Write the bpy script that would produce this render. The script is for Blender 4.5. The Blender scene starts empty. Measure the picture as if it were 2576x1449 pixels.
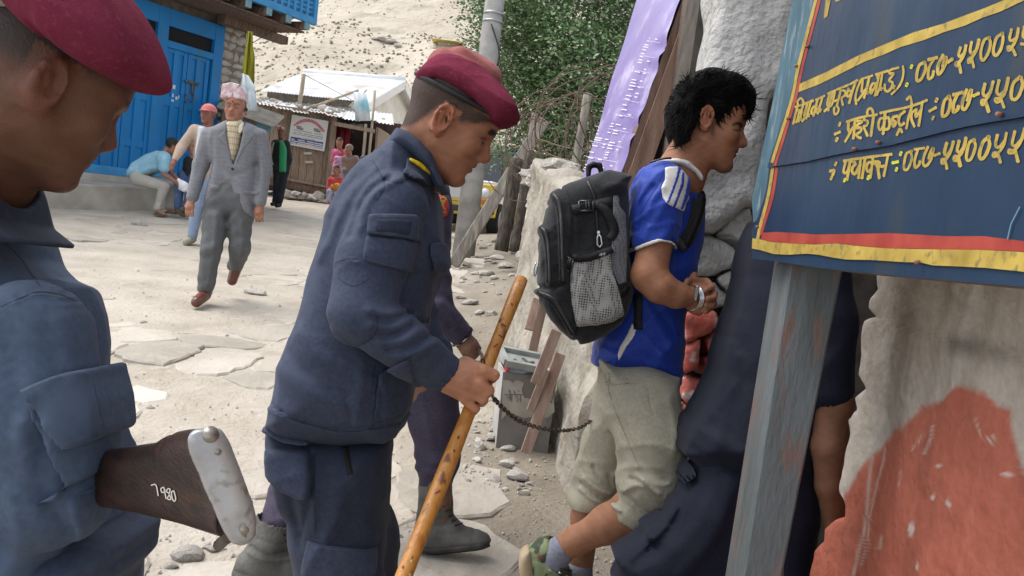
import bpy, bmesh, math, random
import numpy as np
from mathutils import Vector, Matrix
random.seed(7); RNG = np.random.default_rng(7)
SC = bpy.context.scene
COL = SC.collection
rad = math.radians

# ------------------------------------------------------------------ camera
FOC, CX, CY, CAMZ = 2143.0, 1288.0, 724.5, 1.33      # photo measured on a 2576 x 1449 sheet
PITCH, ROLL = rad(4.67), rad(7.0)
_cp, _sp, _cr, _sr = math.cos(PITCH), math.sin(PITCH), math.cos(ROLL), math.sin(ROLL)
CF = np.array([0, _cp, -_sp]); _r0 = np.array([1., 0, 0]); _u0 = np.array([0, _sp, _cp])
CR = _cr * _r0 + _sr * _u0; CU = -_sr * _r0 + _cr * _u0
CO = np.array([0, 0, CAMZ])
cam_d = bpy.data.cameras.new('camera'); cam = bpy.data.objects.new('camera', cam_d); COL.objects.link(cam)
cam_d.sensor_width = 36.0; cam_d.lens = 36.0 * FOC / 2576.0
cam_d.clip_start = 0.05; cam_d.clip_end = 2000
cam.matrix_world = Matrix(((CR[0], CU[0], -CF[0], CO[0]), (CR[1], CU[1], -CF[1], CO[1]), (CR[2], CU[2], -CF[2], CO[2]), (0, 0, 0, 1)))
SC.camera = cam
# ------------------------------------------------------------------ light
SUN_EL, SUN_AZ = rad(60), rad(-75)      # high soft sun behind thin cloud
world = bpy.data.worlds.new('World'); SC.world = world; world.use_nodes = True
nt = world.node_tree; nt.nodes.clear()
sky = nt.nodes.new('ShaderNodeTexSky'); sky.sky_type = 'NISHITA'; sky.sun_disc = False
sky.sun_elevation = SUN_EL; sky.sun_rotation = SUN_AZ; sky.air_density = 1.0; sky.dust_density = 6.0; sky.ozone_density = 1.0; sky.altitude = 2500
hs = nt.nodes.new('ShaderNodeHueSaturation'); hs.inputs['Saturation'].default_value = 0.28
bg = nt.nodes.new('ShaderNodeBackground'); bg.inputs['Strength'].default_value = 0.15
wo = nt.nodes.new('ShaderNodeOutputWorld')
nt.links.new(sky.outputs[0], hs.inputs['Color']); nt.links.new(hs.outputs[0], bg.inputs[0]); nt.links.new(bg.outputs[0], wo.inputs[0])
sun_d = bpy.data.lights.new('sun', 'SUN'); sun_d.energy = 1.3; sun_d.angle = rad(40); sun_d.color = (1.0, 0.95, 0.88)
sun = bpy.data.objects.new('sun', sun_d); COL.objects.link(sun)
_sd = Vector((math.sin(SUN_AZ) * math.cos(SUN_EL), math.cos(SUN_AZ) * math.cos(SUN_EL), math.sin(SUN_EL)))
sun.rotation_euler = _sd.to_track_quat('Z', 'Y').to_euler()
SC.view_settings.view_transform = 'Standard'; SC.view_settings.look = 'None'
SC.view_settings.exposure = 1.36; SC.view_settings.gamma = 1.0; SC.view_settings.use_curve_mapping = False

# ------------------------------------------------------------------ geometry of the view
def C(x, y, c):                      # sheet point at forward depth c, in camera axes (right, up, forward)
    return np.array([(x - CX) / FOC * c, -(y - CY) / FOC * c, c])
def W(p):                            # camera axes -> world
    p = np.asarray(p, float)
    return CO + p[..., 0:1] * CR + p[..., 1:2] * CU + p[..., 2:3] * CF
def WV(v):
    v = np.asarray(v, float); return v[0] * CR + v[1] * CU + v[2] * CF
def D(x, y, c): return W(C(x, y, c))
def ray(x, y):
    v = WV(C(x, y, 1.0)); return v / np.linalg.norm(v)
def onplane(x, y, p0, n):
    v = ray(x, y); t = np.dot(np.asarray(p0) - CO, n) / np.dot(v, n); return CO + v * t
def proj(P):                         # world points (N,3) -> sheet px
    q = np.asarray(P, float) - CO
    a, b, c = q @ CR, q @ CU, q @ CF
    return CX + FOC * a / c, CY - FOC * b / c, c
def smooth(e0, e1, x):
    t = np.clip((x - e0) / (e1 - e0), 0, 1); return t * t * (3 - 2 * t)
def _hash(ix, iy, seed):
    n = (ix.astype(np.int64) * 374761393 + iy.astype(np.int64) * 668265263 + seed * 974634777) & 0x7fffffff
    n = ((n ^ (n >> 13)) * 1274126177) & 0x7fffffff
    return ((n ^ (n >> 16)) & 0xffff) / 65535.0
def vn2(x, y, seed=0):               # value noise -1..1
    x = np.asarray(x, float); y = np.asarray(y, float)
    ix, iy = np.floor(x), np.floor(y); fx, fy = x - ix, y - iy
    fx = fx * fx * (3 - 2 * fx); fy = fy * fy * (3 - 2 * fy)
    a, b = _hash(ix, iy, seed), _hash(ix + 1, iy, seed); c, d = _hash(ix, iy + 1, seed), _hash(ix + 1, iy + 1, seed)
    return 2 * ((a * (1 - fx) + b * fx) * (1 - fy) + (c * (1 - fx) + d * fx) * fy) - 1
def fbm(x, y, seed=0, o=4):
    s, a = 0, 1.0
    for i in range(o):
        s = s + a * vn2(np.asarray(x) * 2 ** i, np.asarray(y) * 2 ** i, seed + i); a *= .5
    return s
SLOPE = 0.055
def wallx(Y): return 0.52 - 0.075 * (np.asarray(Y, float) - 3.4)      # foot of the roadside wall on the right
def gz0(X, Y):
    X = np.asarray(X, float); Y = np.asarray(Y, float)
    z = SLOPE * np.minimum(Y, 24) + 0.02 * np.maximum(Y - 24, 0)
    bank = smooth(-0.9, 0.15, X - wallx(Y)) * smooth(3.6, 6.0, Y) * (1 - smooth(13, 20, Y)) * 0.16
    return z + bank
def gz(X, Y):
    X = np.asarray(X, float); Y = np.asarray(Y, float)
    return gz0(X, Y) + .018 * fbm(X * 1.3, Y * 1.3, 3) + .006 * fbm(X * 7, Y * 7, 11, 3)
def G(x, y):                         # where the sight line meets the ground
    v = ray(x, y); t0, t1 = 0.3, 60.0
    f = lambda t: CO[2] + v[2] * t - float(gz0(CO[0] + v[0] * t, CO[1] + v[1] * t))
    for _ in range(50):
        m = .5 * (t0 + t1)
        if f(m) > 0: t0 = m
        else: t1 = m
    return CO + v * t0
def FY(x, c):                        # sheet y where ground is met in column x at forward depth c
    a, b = -2000., 9000.
    for _ in range(50):
        m = .5 * (a + b); p = D(x, m, c)
        if p[2] > float(gz0(p[0], p[1])): a = m
        else: b = m
    return a
def ZP(region, pts, wret):           # points read in an enlarged view -> sheet px
    k = (region[2] - region[0]) / wret
    return [((region[0] + a * k) * .628906, (region[1] + b * k) * .628906) for a, b in pts]

# ------------------------------------------------------------------ materials
MATS = {}
def srgb(r, g, b):
    f = lambda v: (v / 255 / 12.92) if v / 255 <= .04045 else ((v / 255 + .055) / 1.055) ** 2.4
    return (f(r), f(g), f(b))
def M(name, col, col2=None, rough=.85, scale=6., bump=0., bscale=80., bdist=.01, attr=False, metal=0., spec=.3, detail=5., sheen=0., contrast=(.35, .65),
      stretch=None, rnd=0., bump2=None, col3=None, scale3=40., alpha=None):
    if name in MATS: return MATS[name]
    m = bpy.data.materials.new(name); m.use_nodes = True; MATS[name] = m
    t = m.node_tree; b = t.nodes['Principled BSDF']; L = t.links.new
    b.inputs['Roughness'].default_value = rough; b.inputs['Metallic'].default_value = metal
    b.inputs['Specular IOR Level'].default_value = spec
    if sheen: b.inputs['Sheen Weight'].default_value = sheen; b.inputs['Sheen Roughness'].default_value = .5
    tc = t.nodes.new('ShaderNodeTexCoord'); co = tc.outputs['Object']
    if stretch:
        mp = t.nodes.new('ShaderNodeMapping'); mp.inputs['Scale'].default_value = stretch; L(co, mp.inputs[0]); co = mp.outputs[0]
    out = None
    if col2 is not None:
        n = t.nodes.new('ShaderNodeTexNoise'); n.inputs['Scale'].default_value = scale; n.inputs['Detail'].default_value = detail; L(co, n.inputs['Vector'])
        r = t.nodes.new('ShaderNodeValToRGB'); r.color_ramp.elements[0].position = contrast[0]; r.color_ramp.elements[1].position = contrast[1]
        r.color_ramp.elements[0].color = (*col, 1); r.color_ramp.elements[1].color = (*col2, 1); L(n.outputs['Fac'], r.inputs[0]); out = r.outputs[0]
        if col3 is not None:
            n3 = t.nodes.new('ShaderNodeTexNoise'); n3.inputs['Scale'].default_value = scale3; n3.inputs['Detail'].default_value = 6; L(co, n3.inputs['Vector'])
            r3 = t.nodes.new('ShaderNodeValToRGB'); r3.color_ramp.elements[0].position = .55; r3.color_ramp.elements[1].position = .68; L(n3.outputs['Fac'], r3.inputs[0])
            mx = t.nodes.new('ShaderNodeMix'); mx.data_type = 'RGBA'; L(r3.outputs[0], mx.inputs['Factor']); L(out, mx.inputs['A']); mx.inputs['B'].default_value = (*col3, 1); out = mx.outputs['Result']
    else:
        b.inputs['Base Color'].default_value = (*col, 1)
    if attr:
        at = t.nodes.new('ShaderNodeAttribute'); at.attribute_name = 'Col'
        if out is None: out = at.outputs['Color']
        else:
            mx = t.nodes.new('ShaderNodeMix'); mx.data_type = 'RGBA'; mx.blend_type = 'MULTIPLY'; mx.inputs['Factor'].default_value = 1
            L(out, mx.inputs['A']); L(at.outputs['Color'], mx.inputs['B']); out = mx.outputs['Result']
    if rnd:
        oi = t.nodes.new('ShaderNodeObjectInfo'); mr = t.nodes.new('ShaderNodeMapRange'); L(oi.outputs['Random'], mr.inputs[0])
        mr.inputs['To Min'].default_value = 1 - rnd; mr.inputs['To Max'].default_value = 1 + rnd
        h2 = t.nodes.new('ShaderNodeHueSaturation'); L(mr.outputs[0], h2.inputs['Value'])
        if out is None: h2.inputs['Color'].default_value = (*col, 1)
        else: L(out, h2.inputs['Color'])
        out = h2.outputs[0]
    if out is not None: L(out, b.inputs['Base Color'])
    if bump:
        n2 = t.nodes.new('ShaderNodeTexNoise'); n2.inputs['Scale'].default_value = bscale; n2.inputs['Detail'].default_value = 4; L(co, n2.inputs['Vector'])
        bp = t.nodes.new('ShaderNodeBump'); bp.inputs['Strength'].default_value = bump; bp.inputs['Distance'].default_value = bdist
        L(n2.outputs['Fac'], bp.inputs['Height']); last = bp
        if bump2:
            n4 = t.nodes.new('ShaderNodeTexNoise'); n4.inputs['Scale'].default_value = bump2[0]; n4.inputs['Detail'].default_value = 2; n4.inputs['Distortion'].default_value = 1.2; L(co, n4.inputs['Vector'])
            b2 = t.nodes.new('ShaderNodeBump'); b2.inputs['Strength'].default_value = bump2[1]; b2.inputs['Distance'].default_value = bump2[2]
            L(n4.outputs['Fac'], b2.inputs['Height']); L(b2.outputs[0], bp.inputs['Normal'])
        L(bp.outputs[0], b.inputs['Normal'])
    return m

# ------------------------------------------------------------------ objects
WL = {}
def mesh_obj(name, v, f, mat, parent=None, smooth_=True, colors=None, kind=None):
    me = bpy.data.meshes.new(name); v = np.asarray(v, np.float32)
    if isinstance(f, np.ndarray):
        n = len(f); k = f.shape[1]
        me.vertices.add(len(v)); me.vertices.foreach_set('co', v.ravel())
        me.loops.add(n * k); me.loops.foreach_set('vertex_index', f.astype(np.int32).ravel())
        me.polygons.add(n); me.polygons.foreach_set('loop_start', np.arange(0, n * k, k, dtype=np.int32))
        me.update(calc_edges=True); me.validate()
    else:
        me.from_pydata([tuple(map(float, p)) for p in v], [], f); me.update()
    if smooth_: me.polygons.foreach_set('use_smooth', np.ones(len(me.polygons), bool))
    if colors is not None:
        ca = me.color_attributes.new('Col', 'FLOAT_COLOR', 'POINT'); cc = np.ones((len(v), 4), np.float32); cc[:, :3] = colors
        ca.data.foreach_set('color', cc.ravel())
    me.materials.append(mat)
    o = bpy.data.objects.new(name, me); COL.objects.link(o)
    if parent is not None: attach(o, parent)
    else: WL[o.name] = np.zeros(3)
    if kind: o['kind'] = kind
    return o
def attach(o, parent):
    o.parent = parent; o.location = tuple(-WL[parent.name]); WL[o.name] = np.zeros(3)
def thing(name, label, cat, loc=(0, 0, 0), group=None):
    o = bpy.data.objects.new(name, None); COL.objects.link(o); o.empty_display_size = .1
    o.location = tuple(map(float, loc)); WL[o.name] = np.array(loc, float)
    return tag(o, label, cat, group)
def tag(o, label, cat, group=None, kind=None):
    o['label'] = label; o['category'] = cat
    if group: o['group'] = group
    if kind: o['kind'] = kind
    return o
def nrm(v): v = np.asarray(v, float); return v / np.linalg.norm(v)
class MB:
    def __init__(s): s.v = []; s.f = []
    def add(s, v, f):
        k = len(s.v); s.v += [tuple(map(float, p)) for p in v]; s.f += [tuple(i + k for i in q) for q in f]; return s
    def hexa(s, lo, hi):             # two quads (4 corners each, same order)
        return s.add(list(lo) + list(hi), [(0, 3, 2, 1), (4, 5, 6, 7), (0, 1, 5, 4), (1, 2, 6, 5), (2, 3, 7, 6), (3, 0, 4, 7)])
    def obox(s, c, ax, ay, az):      # centre and three half axes
        c, ax, ay, az = map(np.asarray, (c, ax, ay, az))
        q = lambda k: [c - ax - ay + k * az, c + ax - ay + k * az, c + ax + ay + k * az, c - ax + ay + k * az]
        return s.hexa(q(-1), q(1))
    def box(s, x0, x1, y0, y1, z0, z1):
        return s.obox(((x0 + x1) / 2, (y0 + y1) / 2, (z0 + z1) / 2), ((x1 - x0) / 2, 0, 0), (0, (y1 - y0) / 2, 0), (0, 0, (z1 - z0) / 2))
    def beam(s, p, q, w, h, up=(0, 0, 1), taper=1.0):
        p = np.asarray(p, float); q = np.asarray(q, float); d = nrm(q - p); a = nrm(np.cross(d, up)); b = np.cross(a, d)
        k = lambda o, t: [o - a * w * t / 2 - b * h * t / 2, o + a * w * t / 2 - b * h * t / 2, o + a * w * t / 2 + b * h * t / 2, o - a * w * t / 2 + b * h * t / 2]
        return s.hexa(k(p, 1), k(q, taper))
    def tube(s, pts, r, n=8, cap=True, jit=0):
        pts = [np.asarray(p, float) for p in pts]; m = len(pts); rs = r if hasattr(r, '__len__') else [r] * m
        k = len(s.v); a = None
        for i, p in enumerate(pts):
            d = nrm(pts[min(i + 1, m - 1)] - pts[max(i - 1, 0)])
            if a is None: a = nrm(np.cross(d, (0, 0, 1) if abs(d[2]) < .9 else (1, 0, 0)))
            else: a = nrm(a - d * np.dot(a, d))
            b = np.cross(d, a)
            for j in range(n):
                t = 2 * math.pi * j / n; rr = rs[i] * (1 + (random.uniform(-jit, jit) if jit else 0))
                s.v.append(tuple(p + rr * (math.cos(t) * a + math.sin(t) * b)))
        for i in range(m - 1):
            for j in range(n):
                j2 = (j + 1) % n; s.f.append((k + i * n + j, k + i * n + j2, k + (i + 1) * n + j2, k + (i + 1) * n + j))
        if cap: s.f.append(tuple(k + j for j in range(n))[::-1]); s.f.append(tuple(k + (m - 1) * n + j for j in range(n)))
        return s
    def prism(s, poly, off):         # polygon in space pushed along a vector
        n = len(poly); a = [np.asarray(p, float) for p in poly]; b = [p + np.asarray(off) for p in a]
        return s.add(a + b, [tuple(range(n))[::-1], tuple(range(n, 2 * n))] + [(i, (i + 1) % n, n + (i + 1) % n, n + i) for i in range(n)])
    def build(s, name, mat, parent=None, smooth_=False, kind=None, bevel=0):
        o = mesh_obj(name, s.v, s.f, mat, parent, smooth_, kind=kind)
        bm = bmesh.new(); bm.from_mesh(o.data); bmesh.ops.recalc_face_normals(bm, faces=bm.faces[:])
        if bevel: bmesh.ops.bevel(bm, geom=bm.edges[:], offset=bevel, segments=1, affect='EDGES', clamp_overlap=True)
        bm.to_mesh(o.data); bm.free()
        return o
def stroke(pts, w, plane_p, plane_n, off, brush=0.):   # flat painted stroke on a plane; pts px, w px
    pts = [np.array(p, float) for p in pts]; mb = MB(); m = len(pts)
    for i in range(m):
        d = nrm(pts[min(i + 1, m - 1)] - pts[max(i - 1, 0)] + 1e-9); a = np.array([-d[1], d[0]]) * w / 2 * (1 + random.uniform(-brush, brush))
        e = -d * w * .4 if i == 0 else (d * w * .4 if i == m - 1 else 0)
        for q in (pts[i] + a + e, pts[i] - a + e):
            mb.v.append(tuple(onplane(q[0], q[1], plane_p, plane_n) + np.asarray(plane_n) * off))
    mb.f = [(2 * i, 2 * i + 1, 2 * i + 3, 2 * i + 2) for i in range(m - 1)]
    if brush:
        for q in (pts[0], pts[-1]):
            k = len(mb.v); mb.v += [tuple(onplane(q[0] + w * .56 * math.cos(t) * random.uniform(.85, 1.1), q[1] + w * .62 * math.sin(t), plane_p, plane_n) + np.asarray(plane_n) * (off + .0001)) for t in np.arange(9) * .698]; mb.f.append(tuple(range(k, k + 9)))
    return mb
def curve_pts(pts, n=6):             # Catmull-Rom
    P = [np.array(p, float) for p in pts]; P = [2 * P[0] - P[1]] + P + [2 * P[-1] - P[-2]]; out = []
    for i in range(1, len(P) - 2):
        for j in range(n):
            t = j / n; a, b, c, d = P[i - 1], P[i], P[i + 1], P[i + 2]
            out.append(.5 * ((2 * b) + (c - a) * t + (2 * a - 5 * b + 4 * c - d) * t * t + (3 * b - a - 3 * c + d) * t ** 3))
    return out + [P[-2]]

# ------------------------------------------------------------------ solid sculpting (distance field, camera-aligned axes)
def seg2(A, B, pts):
    d = np.full(np.broadcast(A, B).shape, 9., np.float32)
    for (x0, y0), (x1, y1) in zip(pts[:-1], pts[1:]):
        dx, dy = x1 - x0, y1 - y0; t = np.clip(((A - x0) * dx + (B - y0) * dy) / (dx * dx + dy * dy + 1e-12), 0, 1)
        d = np.minimum(d, np.hypot(A - x0 - t * dx, B - y0 - t * dy))
    return d
def poly2(A, B, pts):
    d = seg2(A, B, list(pts) + [pts[0]]); ins = np.zeros(d.shape, bool)
    n = len(pts)
    for i in range(n):
        x0, y0 = pts[i]; x1, y1 = pts[(i + 1) % n]
        if y0 == y1: continue
        c = ((y0 > B) != (y1 > B)) & (A < (x1 - x0) * (B - y0) / (y1 - y0) + x0); ins ^= c
    return np.where(ins, -d, d)
def pin(px, py, pts): return poly2(np.asarray(px, float), np.asarray(py, float), pts) < 0
class Fld:
    def __init__(s, lo, hi, h, zones=()):
        ax = []
        for i in range(3):
            t = lo[i]; l = []
            while t < hi[i]:
                l.append(t); st = h
                for (z, a, b, hh) in zones:
                    if z == i and a <= t <= b: st = min(st, hh)
                t += st
            ax.append(np.array(l, np.float32))
        s.x = ax; s.f = np.full([len(a) for a in ax], 1., np.float32)
    def blk(s, lo, hi):
        sl = []
        for i in range(3):
            a = max(int(np.searchsorted(s.x[i], lo[i])) - 1, 0); b = min(int(np.searchsorted(s.x[i], hi[i])) + 1, len(s.x[i]))
            if b <= a: return None
            sl.append(slice(a, b))
        return tuple(sl)
    def mix(s, bl, d, k, mode='u'):
        f = s.f[bl]
        if mode == 'u':
            if k > 0: h = np.maximum(k - np.abs(f - d), 0); s.f[bl] = np.minimum(f, d) - h * h / (4 * k)
            else: s.f[bl] = np.minimum(f, d)
        else:
            d = -d
            if k > 0: h = np.maximum(k - np.abs(f - d), 0); s.f[bl] = np.maximum(f, d) + h * h / (4 * k)
            else: s.f[bl] = np.maximum(f, d)
    def ax3(s, bl): return s.x[0][bl[0]][:, None, None], s.x[1][bl[1]][None, :, None], s.x[2][bl[2]][None, None, :]
    def cone(s, a, ra, b, rb, k=.02, flat=None, mode='u', pad=.03):
        a = np.asarray(a, np.float32); b = np.asarray(b, np.float32); R = max(ra, rb); g = R * max(1, flat[1] if flat else 1) + pad + k
        bl = s.blk(np.minimum(a, b) - g, np.maximum(a, b) + g)
        if bl is None: return s
        x, y, z = s.ax3(bl); q = [x - a[0], y - a[1], z - a[2]]; e = b - a
        if flat:
            w = nrm(flat[0]).astype(np.float32); sc = 1 / flat[1] - 1; dt = (q[0] * w[0] + q[1] * w[1] + q[2] * w[2]) * sc
            q = [q[i] + w[i] * dt for i in range(3)]; e = e + w * np.float32(np.dot(e, w) * sc)
        ee = float(np.dot(e, e)) + 1e-10
        t = np.clip((q[0] * e[0] + q[1] * e[1] + q[2] * e[2]) / np.float32(ee), 0, 1)
        d = np.sqrt((q[0] - t * e[0]) ** 2 + (q[1] - t * e[1]) ** 2 + (q[2] - t * e[2]) ** 2) - (np.float32(ra) + np.float32(rb - ra) * t)
        s.mix(bl, d, k, mode); return s
    def chain(s, pts, k=.02, flat=None, mode='u'):   # pts: [(point, r), ...]
        for (a, ra), (b, rb) in zip(pts[:-1], pts[1:]): s.cone(a, ra, b, rb, k, flat, mode)
        return s
    def px(s, pts, k=.02, flat=None, mode='u'):      # pts: [(x, y, c, r_px), ...]
        return s.chain([(C(x, y, c), r * c / FOC) for x, y, c, r in pts], k, flat, mode)
    def ell(s, c, r, R=None, k=.02, mode='u', pad=.03):
        c = np.asarray(c, np.float32); g = max(r) + pad + k; bl = s.blk(c - g, c + g)
        if bl is None: return s
        x, y, z = s.ax3(bl); q = [x - c[0], y - c[1], z - c[2]]
        if R is not None: q = [q[0] * R[i][0] + q[1] * R[i][1] + q[2] * R[i][2] for i in range(3)]
        p = [q[i] / np.float32(r[i]) for i in range(3)]
        k0 = np.sqrt(p[0] ** 2 + p[1] ** 2 + p[2] ** 2); k1 = np.sqrt((p[0] / r[0]) ** 2 + (p[1] / r[1]) ** 2 + (p[2] / r[2]) ** 2) + 1e-6
        s.mix(bl, (k0 * (k0 - 1) / k1).astype(np.float32), k, mode); return s
    def hit(s, x, y, c, cr=None):      # depth at which a sight line first meets the solid
        zs = s.x[2]; lo, hi = (cr if cr else (zs[0], zs[-1])); zs = zs[(zs >= lo) & (zs <= hi)]
        if len(zs) == 0: return c
        i = np.searchsorted(s.x[0], (x - CX) / FOC * zs); j = np.searchsorted(s.x[1], -(y - CY) / FOC * zs); k = np.searchsorted(s.x[2], zs)
        ok = (i < len(s.x[0])) & (j < len(s.x[1])); v = np.where(ok, s.f[np.minimum(i, len(s.x[0]) - 1), np.minimum(j, len(s.x[1]) - 1), k], 1); w = np.nonzero(v < .004)[0]
        return float(zs[w[0]]) if len(w) else None
    def pl3(s, poly, c, cr=None, up=0.):
        h = [s.hit(x, y, c, cr) for x, y in poly]; m = [v for v in h if v is not None]; m = float(np.median(m)) if m else c; h = [(m if v is None else v) - up for v in h]
        return [((x - CX) / FOC * q, -(y - CY) / FOC * q) for (x, y), q in zip(poly, h)]
    def pl(s, poly, c): return [((x - CX) / FOC * c, -(y - CY) / FOC * c) for x, y in poly]
    def slab(s, poly, c0, half, rnd, k=.02, mode='u', tilt=(0, 0), ek=1.):
        k_ = max(half - rnd, 0) * ek; q_ = np.array(poly, float); lo_, hi_ = q_.min(0), q_.max(0); t_ = (q_ - lo_) / (hi_ - lo_)   # each corner at the depth of the edge that makes the outline there
        ed = lambda near: c0 - k_ if near else c0 + k_
        qx = ed(lo_[0] < CX) * (1 - t_[:, 0]) + ed(hi_[0] > CX) * t_[:, 0]; qy = ed(lo_[1] < CY) * (1 - t_[:, 1]) + ed(hi_[1] > CY) * t_[:, 1]
        P = [((x - CX) / FOC * u, -(y - CY) / FOC * v) for (x, y), u, v in zip(poly, qx, qy)]
        for _ in range(4 if tilt != (0, 0) else 0):
            ca, cb = np.mean([p[0] for p in P]), np.mean([p[1] for p in P]); o_ = [tilt[0] * (p[0] - ca) + tilt[1] * (p[1] - cb) for p in P]; P = [((x - CX) / FOC * (u + o), -(y - CY) / FOC * (v + o)) for (x, y), u, v, o in zip(poly, qx, qy, o_)]
        A = s.x[0][:, None].astype(np.float64); B = s.x[1][None, :].astype(np.float64)
        d2 = poly2(A, B, P).astype(np.float32)[:, :, None]
        ca, cb = np.mean([p[0] for p in P]), np.mean([p[1] for p in P])
        cz = (c0 + tilt[0] * (A - ca) + tilt[1] * (B - cb)).astype(np.float32)[:, :, None]
        w = np.abs(s.x[2][None, None, :] - cz) - half
        d = np.minimum(np.maximum(d2 + rnd, w + rnd), 0) + np.sqrt(np.maximum(d2 + rnd, 0) ** 2 + np.maximum(w + rnd, 0) ** 2) - rnd
        s.mix((slice(None),) * 3, d.astype(np.float32), k, mode); return s
    def cut(s, p, n, keep=False):    # remove the side the normal points to
        n = nrm(n); x, y, z = s.x[0][:, None, None], s.x[1][None, :, None], s.x[2][None, None, :]
        d = ((x - p[0]) * n[0] + (y - p[1]) * n[1] + (z - p[2]) * n[2]).astype(np.float32)
        s.f = np.maximum(s.f, d); return s
    def clip(s, poly, c, inside=True, r=0):
        A = s.x[0][:, None].astype(np.float64); B = s.x[1][None, :].astype(np.float64)
        d2 = poly2(A, B, s.pl(poly, c)).astype(np.float32)[:, :, None]
        s.f = np.maximum(s.f, d2 if inside else -d2); return s
    def fold(s, pts, c, w, amp, crange=None):      # px polyline, width px, height in m (negative = crease)
        A = s.x[0][:, None].astype(np.float64); B = s.x[1][None, :].astype(np.float64)
        if len(pts) > 2: pts = [tuple(p) for p in curve_pts(pts, 4)]
        d = seg2(A, B, s.pl3(pts, c, crange)); g = (amp * np.exp(-(d / (w * c / FOC)) ** 2)).astype(np.float32)
        if crange is None: s.f -= g[:, :, None]
        else:
            m = (s.x[2] > crange[0]) & (s.x[2] < crange[1]); s.f[:, :, m] -= g[:, :, None]
        return s
    def noise(s, amp, freq, seed=0):
        r = np.random.default_rng(seed); x, y, z = s.x[0][:, None, None], s.x[1][None, :, None], s.x[2][None, None, :]
        for i in range(4):
            kx, ky, kz = r.normal(size=3) * freq; s.f += (amp / 2 * np.sin(kx * x + ky * y + kz * z + r.uniform(0, 6.28))).astype(np.float32)
        return s
    def wrinkle(s, amp, fa, fb, ang, seed=0, crange=None):   # crumpled cloth: warped ridges running along one direction
        r = np.random.default_rng(seed); c_, s_ = math.cos(rad(ang)), math.sin(rad(ang)); x, y, z = s.x[0][:, None, None], s.x[1][None, :, None], s.x[2][None, None, :]
        u = x * c_ + y * s_; v = -x * s_ + y * c_ + z * .5; ph = r.uniform(0, 6.28, 6)
        w = np.sin(u * fa * .45 + ph[0] + 1.1 * np.sin(v * fb * .33 + ph[1])) * 1.6 + np.sin(u * fa * 1.3 + v * fb * .2 + ph[2]) * .7
        k = (1 - np.abs(np.sin(v * fb + w + ph[3]))) ** 1.8; m = .5 + .5 * np.sin(u * fa * .6 + z * 9 + ph[4] + np.sin(v * fb * .21 + ph[5]) * 2)
        s.f -= (amp * (k - .3) * m).astype(np.float32); return s
    def copy(s):
        o = Fld.__new__(Fld); o.x = s.x; o.f = s.f.copy(); return o
    def patch(s, poly, c, thick, crange, deep=.012, curve=False):
        o = s.copy(); A = s.x[0][:, None].astype(np.float64); B = s.x[1][None, :].astype(np.float64)
        if curve: poly = [tuple(p) for p in curve_pts(list(poly) + [poly[0]], 4)][:-1]
        d2 = poly2(A, B, s.pl3(poly, c, crange, thick)).astype(np.float32)[:, :, None]
        z = s.x[2][None, None, :]; zz = np.maximum(crange[0] - z, z - crange[1])
        o.f = np.maximum(np.maximum(np.maximum(s.f - thick, -(s.f + deep)), d2), zz).astype(np.float32); return o
    def mesh(s, sm=1):
        f = s.f.copy(); f[0] = f[-1] = 1; f[:, 0] = f[:, -1] = 1; f[:, :, 0] = f[:, :, -1] = 1
        ins = f < 0; n = ins.shape
        cnt = np.zeros([k - 1 for k in n], np.int8)
        for dx in (0, 1):
            for dy in (0, 1):
                for dz in (0, 1): cnt += ins[dx:n[0] - 1 + dx, dy:n[1] - 1 + dy, dz:n[2] - 1 + dz]
        I, J, K = np.nonzero((cnt > 0) & (cnt < 8)); N = len(I)
        idg = np.full(cnt.shape, -1, np.int32); idg[I, J, K] = np.arange(N)
        cor = [(a, b, c) for a in (0, 1) for b in (0, 1) for c in (0, 1)]
        V = [f[I + a, J + b, K + c] for a, b, c in cor]; acc = np.zeros((N, 3)); num = np.zeros(N)
        for i in range(8):
            for j in range(i + 1, 8):
                if sum(abs(cor[i][q] - cor[j][q]) for q in range(3)) != 1: continue
                m = (V[i] < 0) != (V[j] < 0); t = V[i][m] / (V[i][m] - V[j][m])
                for q in range(3): acc[m, q] += cor[i][q] + t * (cor[j][q] - cor[i][q])
                num[m] += 1
        acc /= num[:, None]; P = np.empty((N, 3))
        for q, ii in enumerate((I, J, K)):
            x = s.x[q]; P[:, q] = x[ii] + acc[:, q] * (x[ii + 1] - x[ii])
        quads = []
        sx = ins[:-1, 1:-1, 1:-1] != ins[1:, 1:-1, 1:-1]; i, j, k = np.nonzero(sx); j += 1; k += 1
        q = np.stack([idg[i, j - 1, k - 1], idg[i, j, k - 1], idg[i, j, k], idg[i, j - 1, k]], 1); fl = ins[i, j, k]; q[fl] = q[fl][:, ::-1]; quads.append(q)
        sy = ins[1:-1, :-1, 1:-1] != ins[1:-1, 1:, 1:-1]; i, j, k = np.nonzero(sy); i += 1; k += 1
        q = np.stack([idg[i - 1, j, k - 1], idg[i - 1, j, k], idg[i, j, k], idg[i, j, k - 1]], 1); fl = ins[i, j, k]; q[fl] = q[fl][:, ::-1]; quads.append(q)
        sz = ins[1:-1, 1:-1, :-1] != ins[1:-1, 1:-1, 1:]; i, j, k = np.nonzero(sz); i += 1; j += 1
        q = np.stack([idg[i - 1, j - 1, k], idg[i, j - 1, k], idg[i, j, k], idg[i - 1, j, k]], 1); fl = ins[i, j, k]; q[fl] = q[fl][:, ::-1]; quads.append(q)
        Q = np.concatenate(quads)
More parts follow.
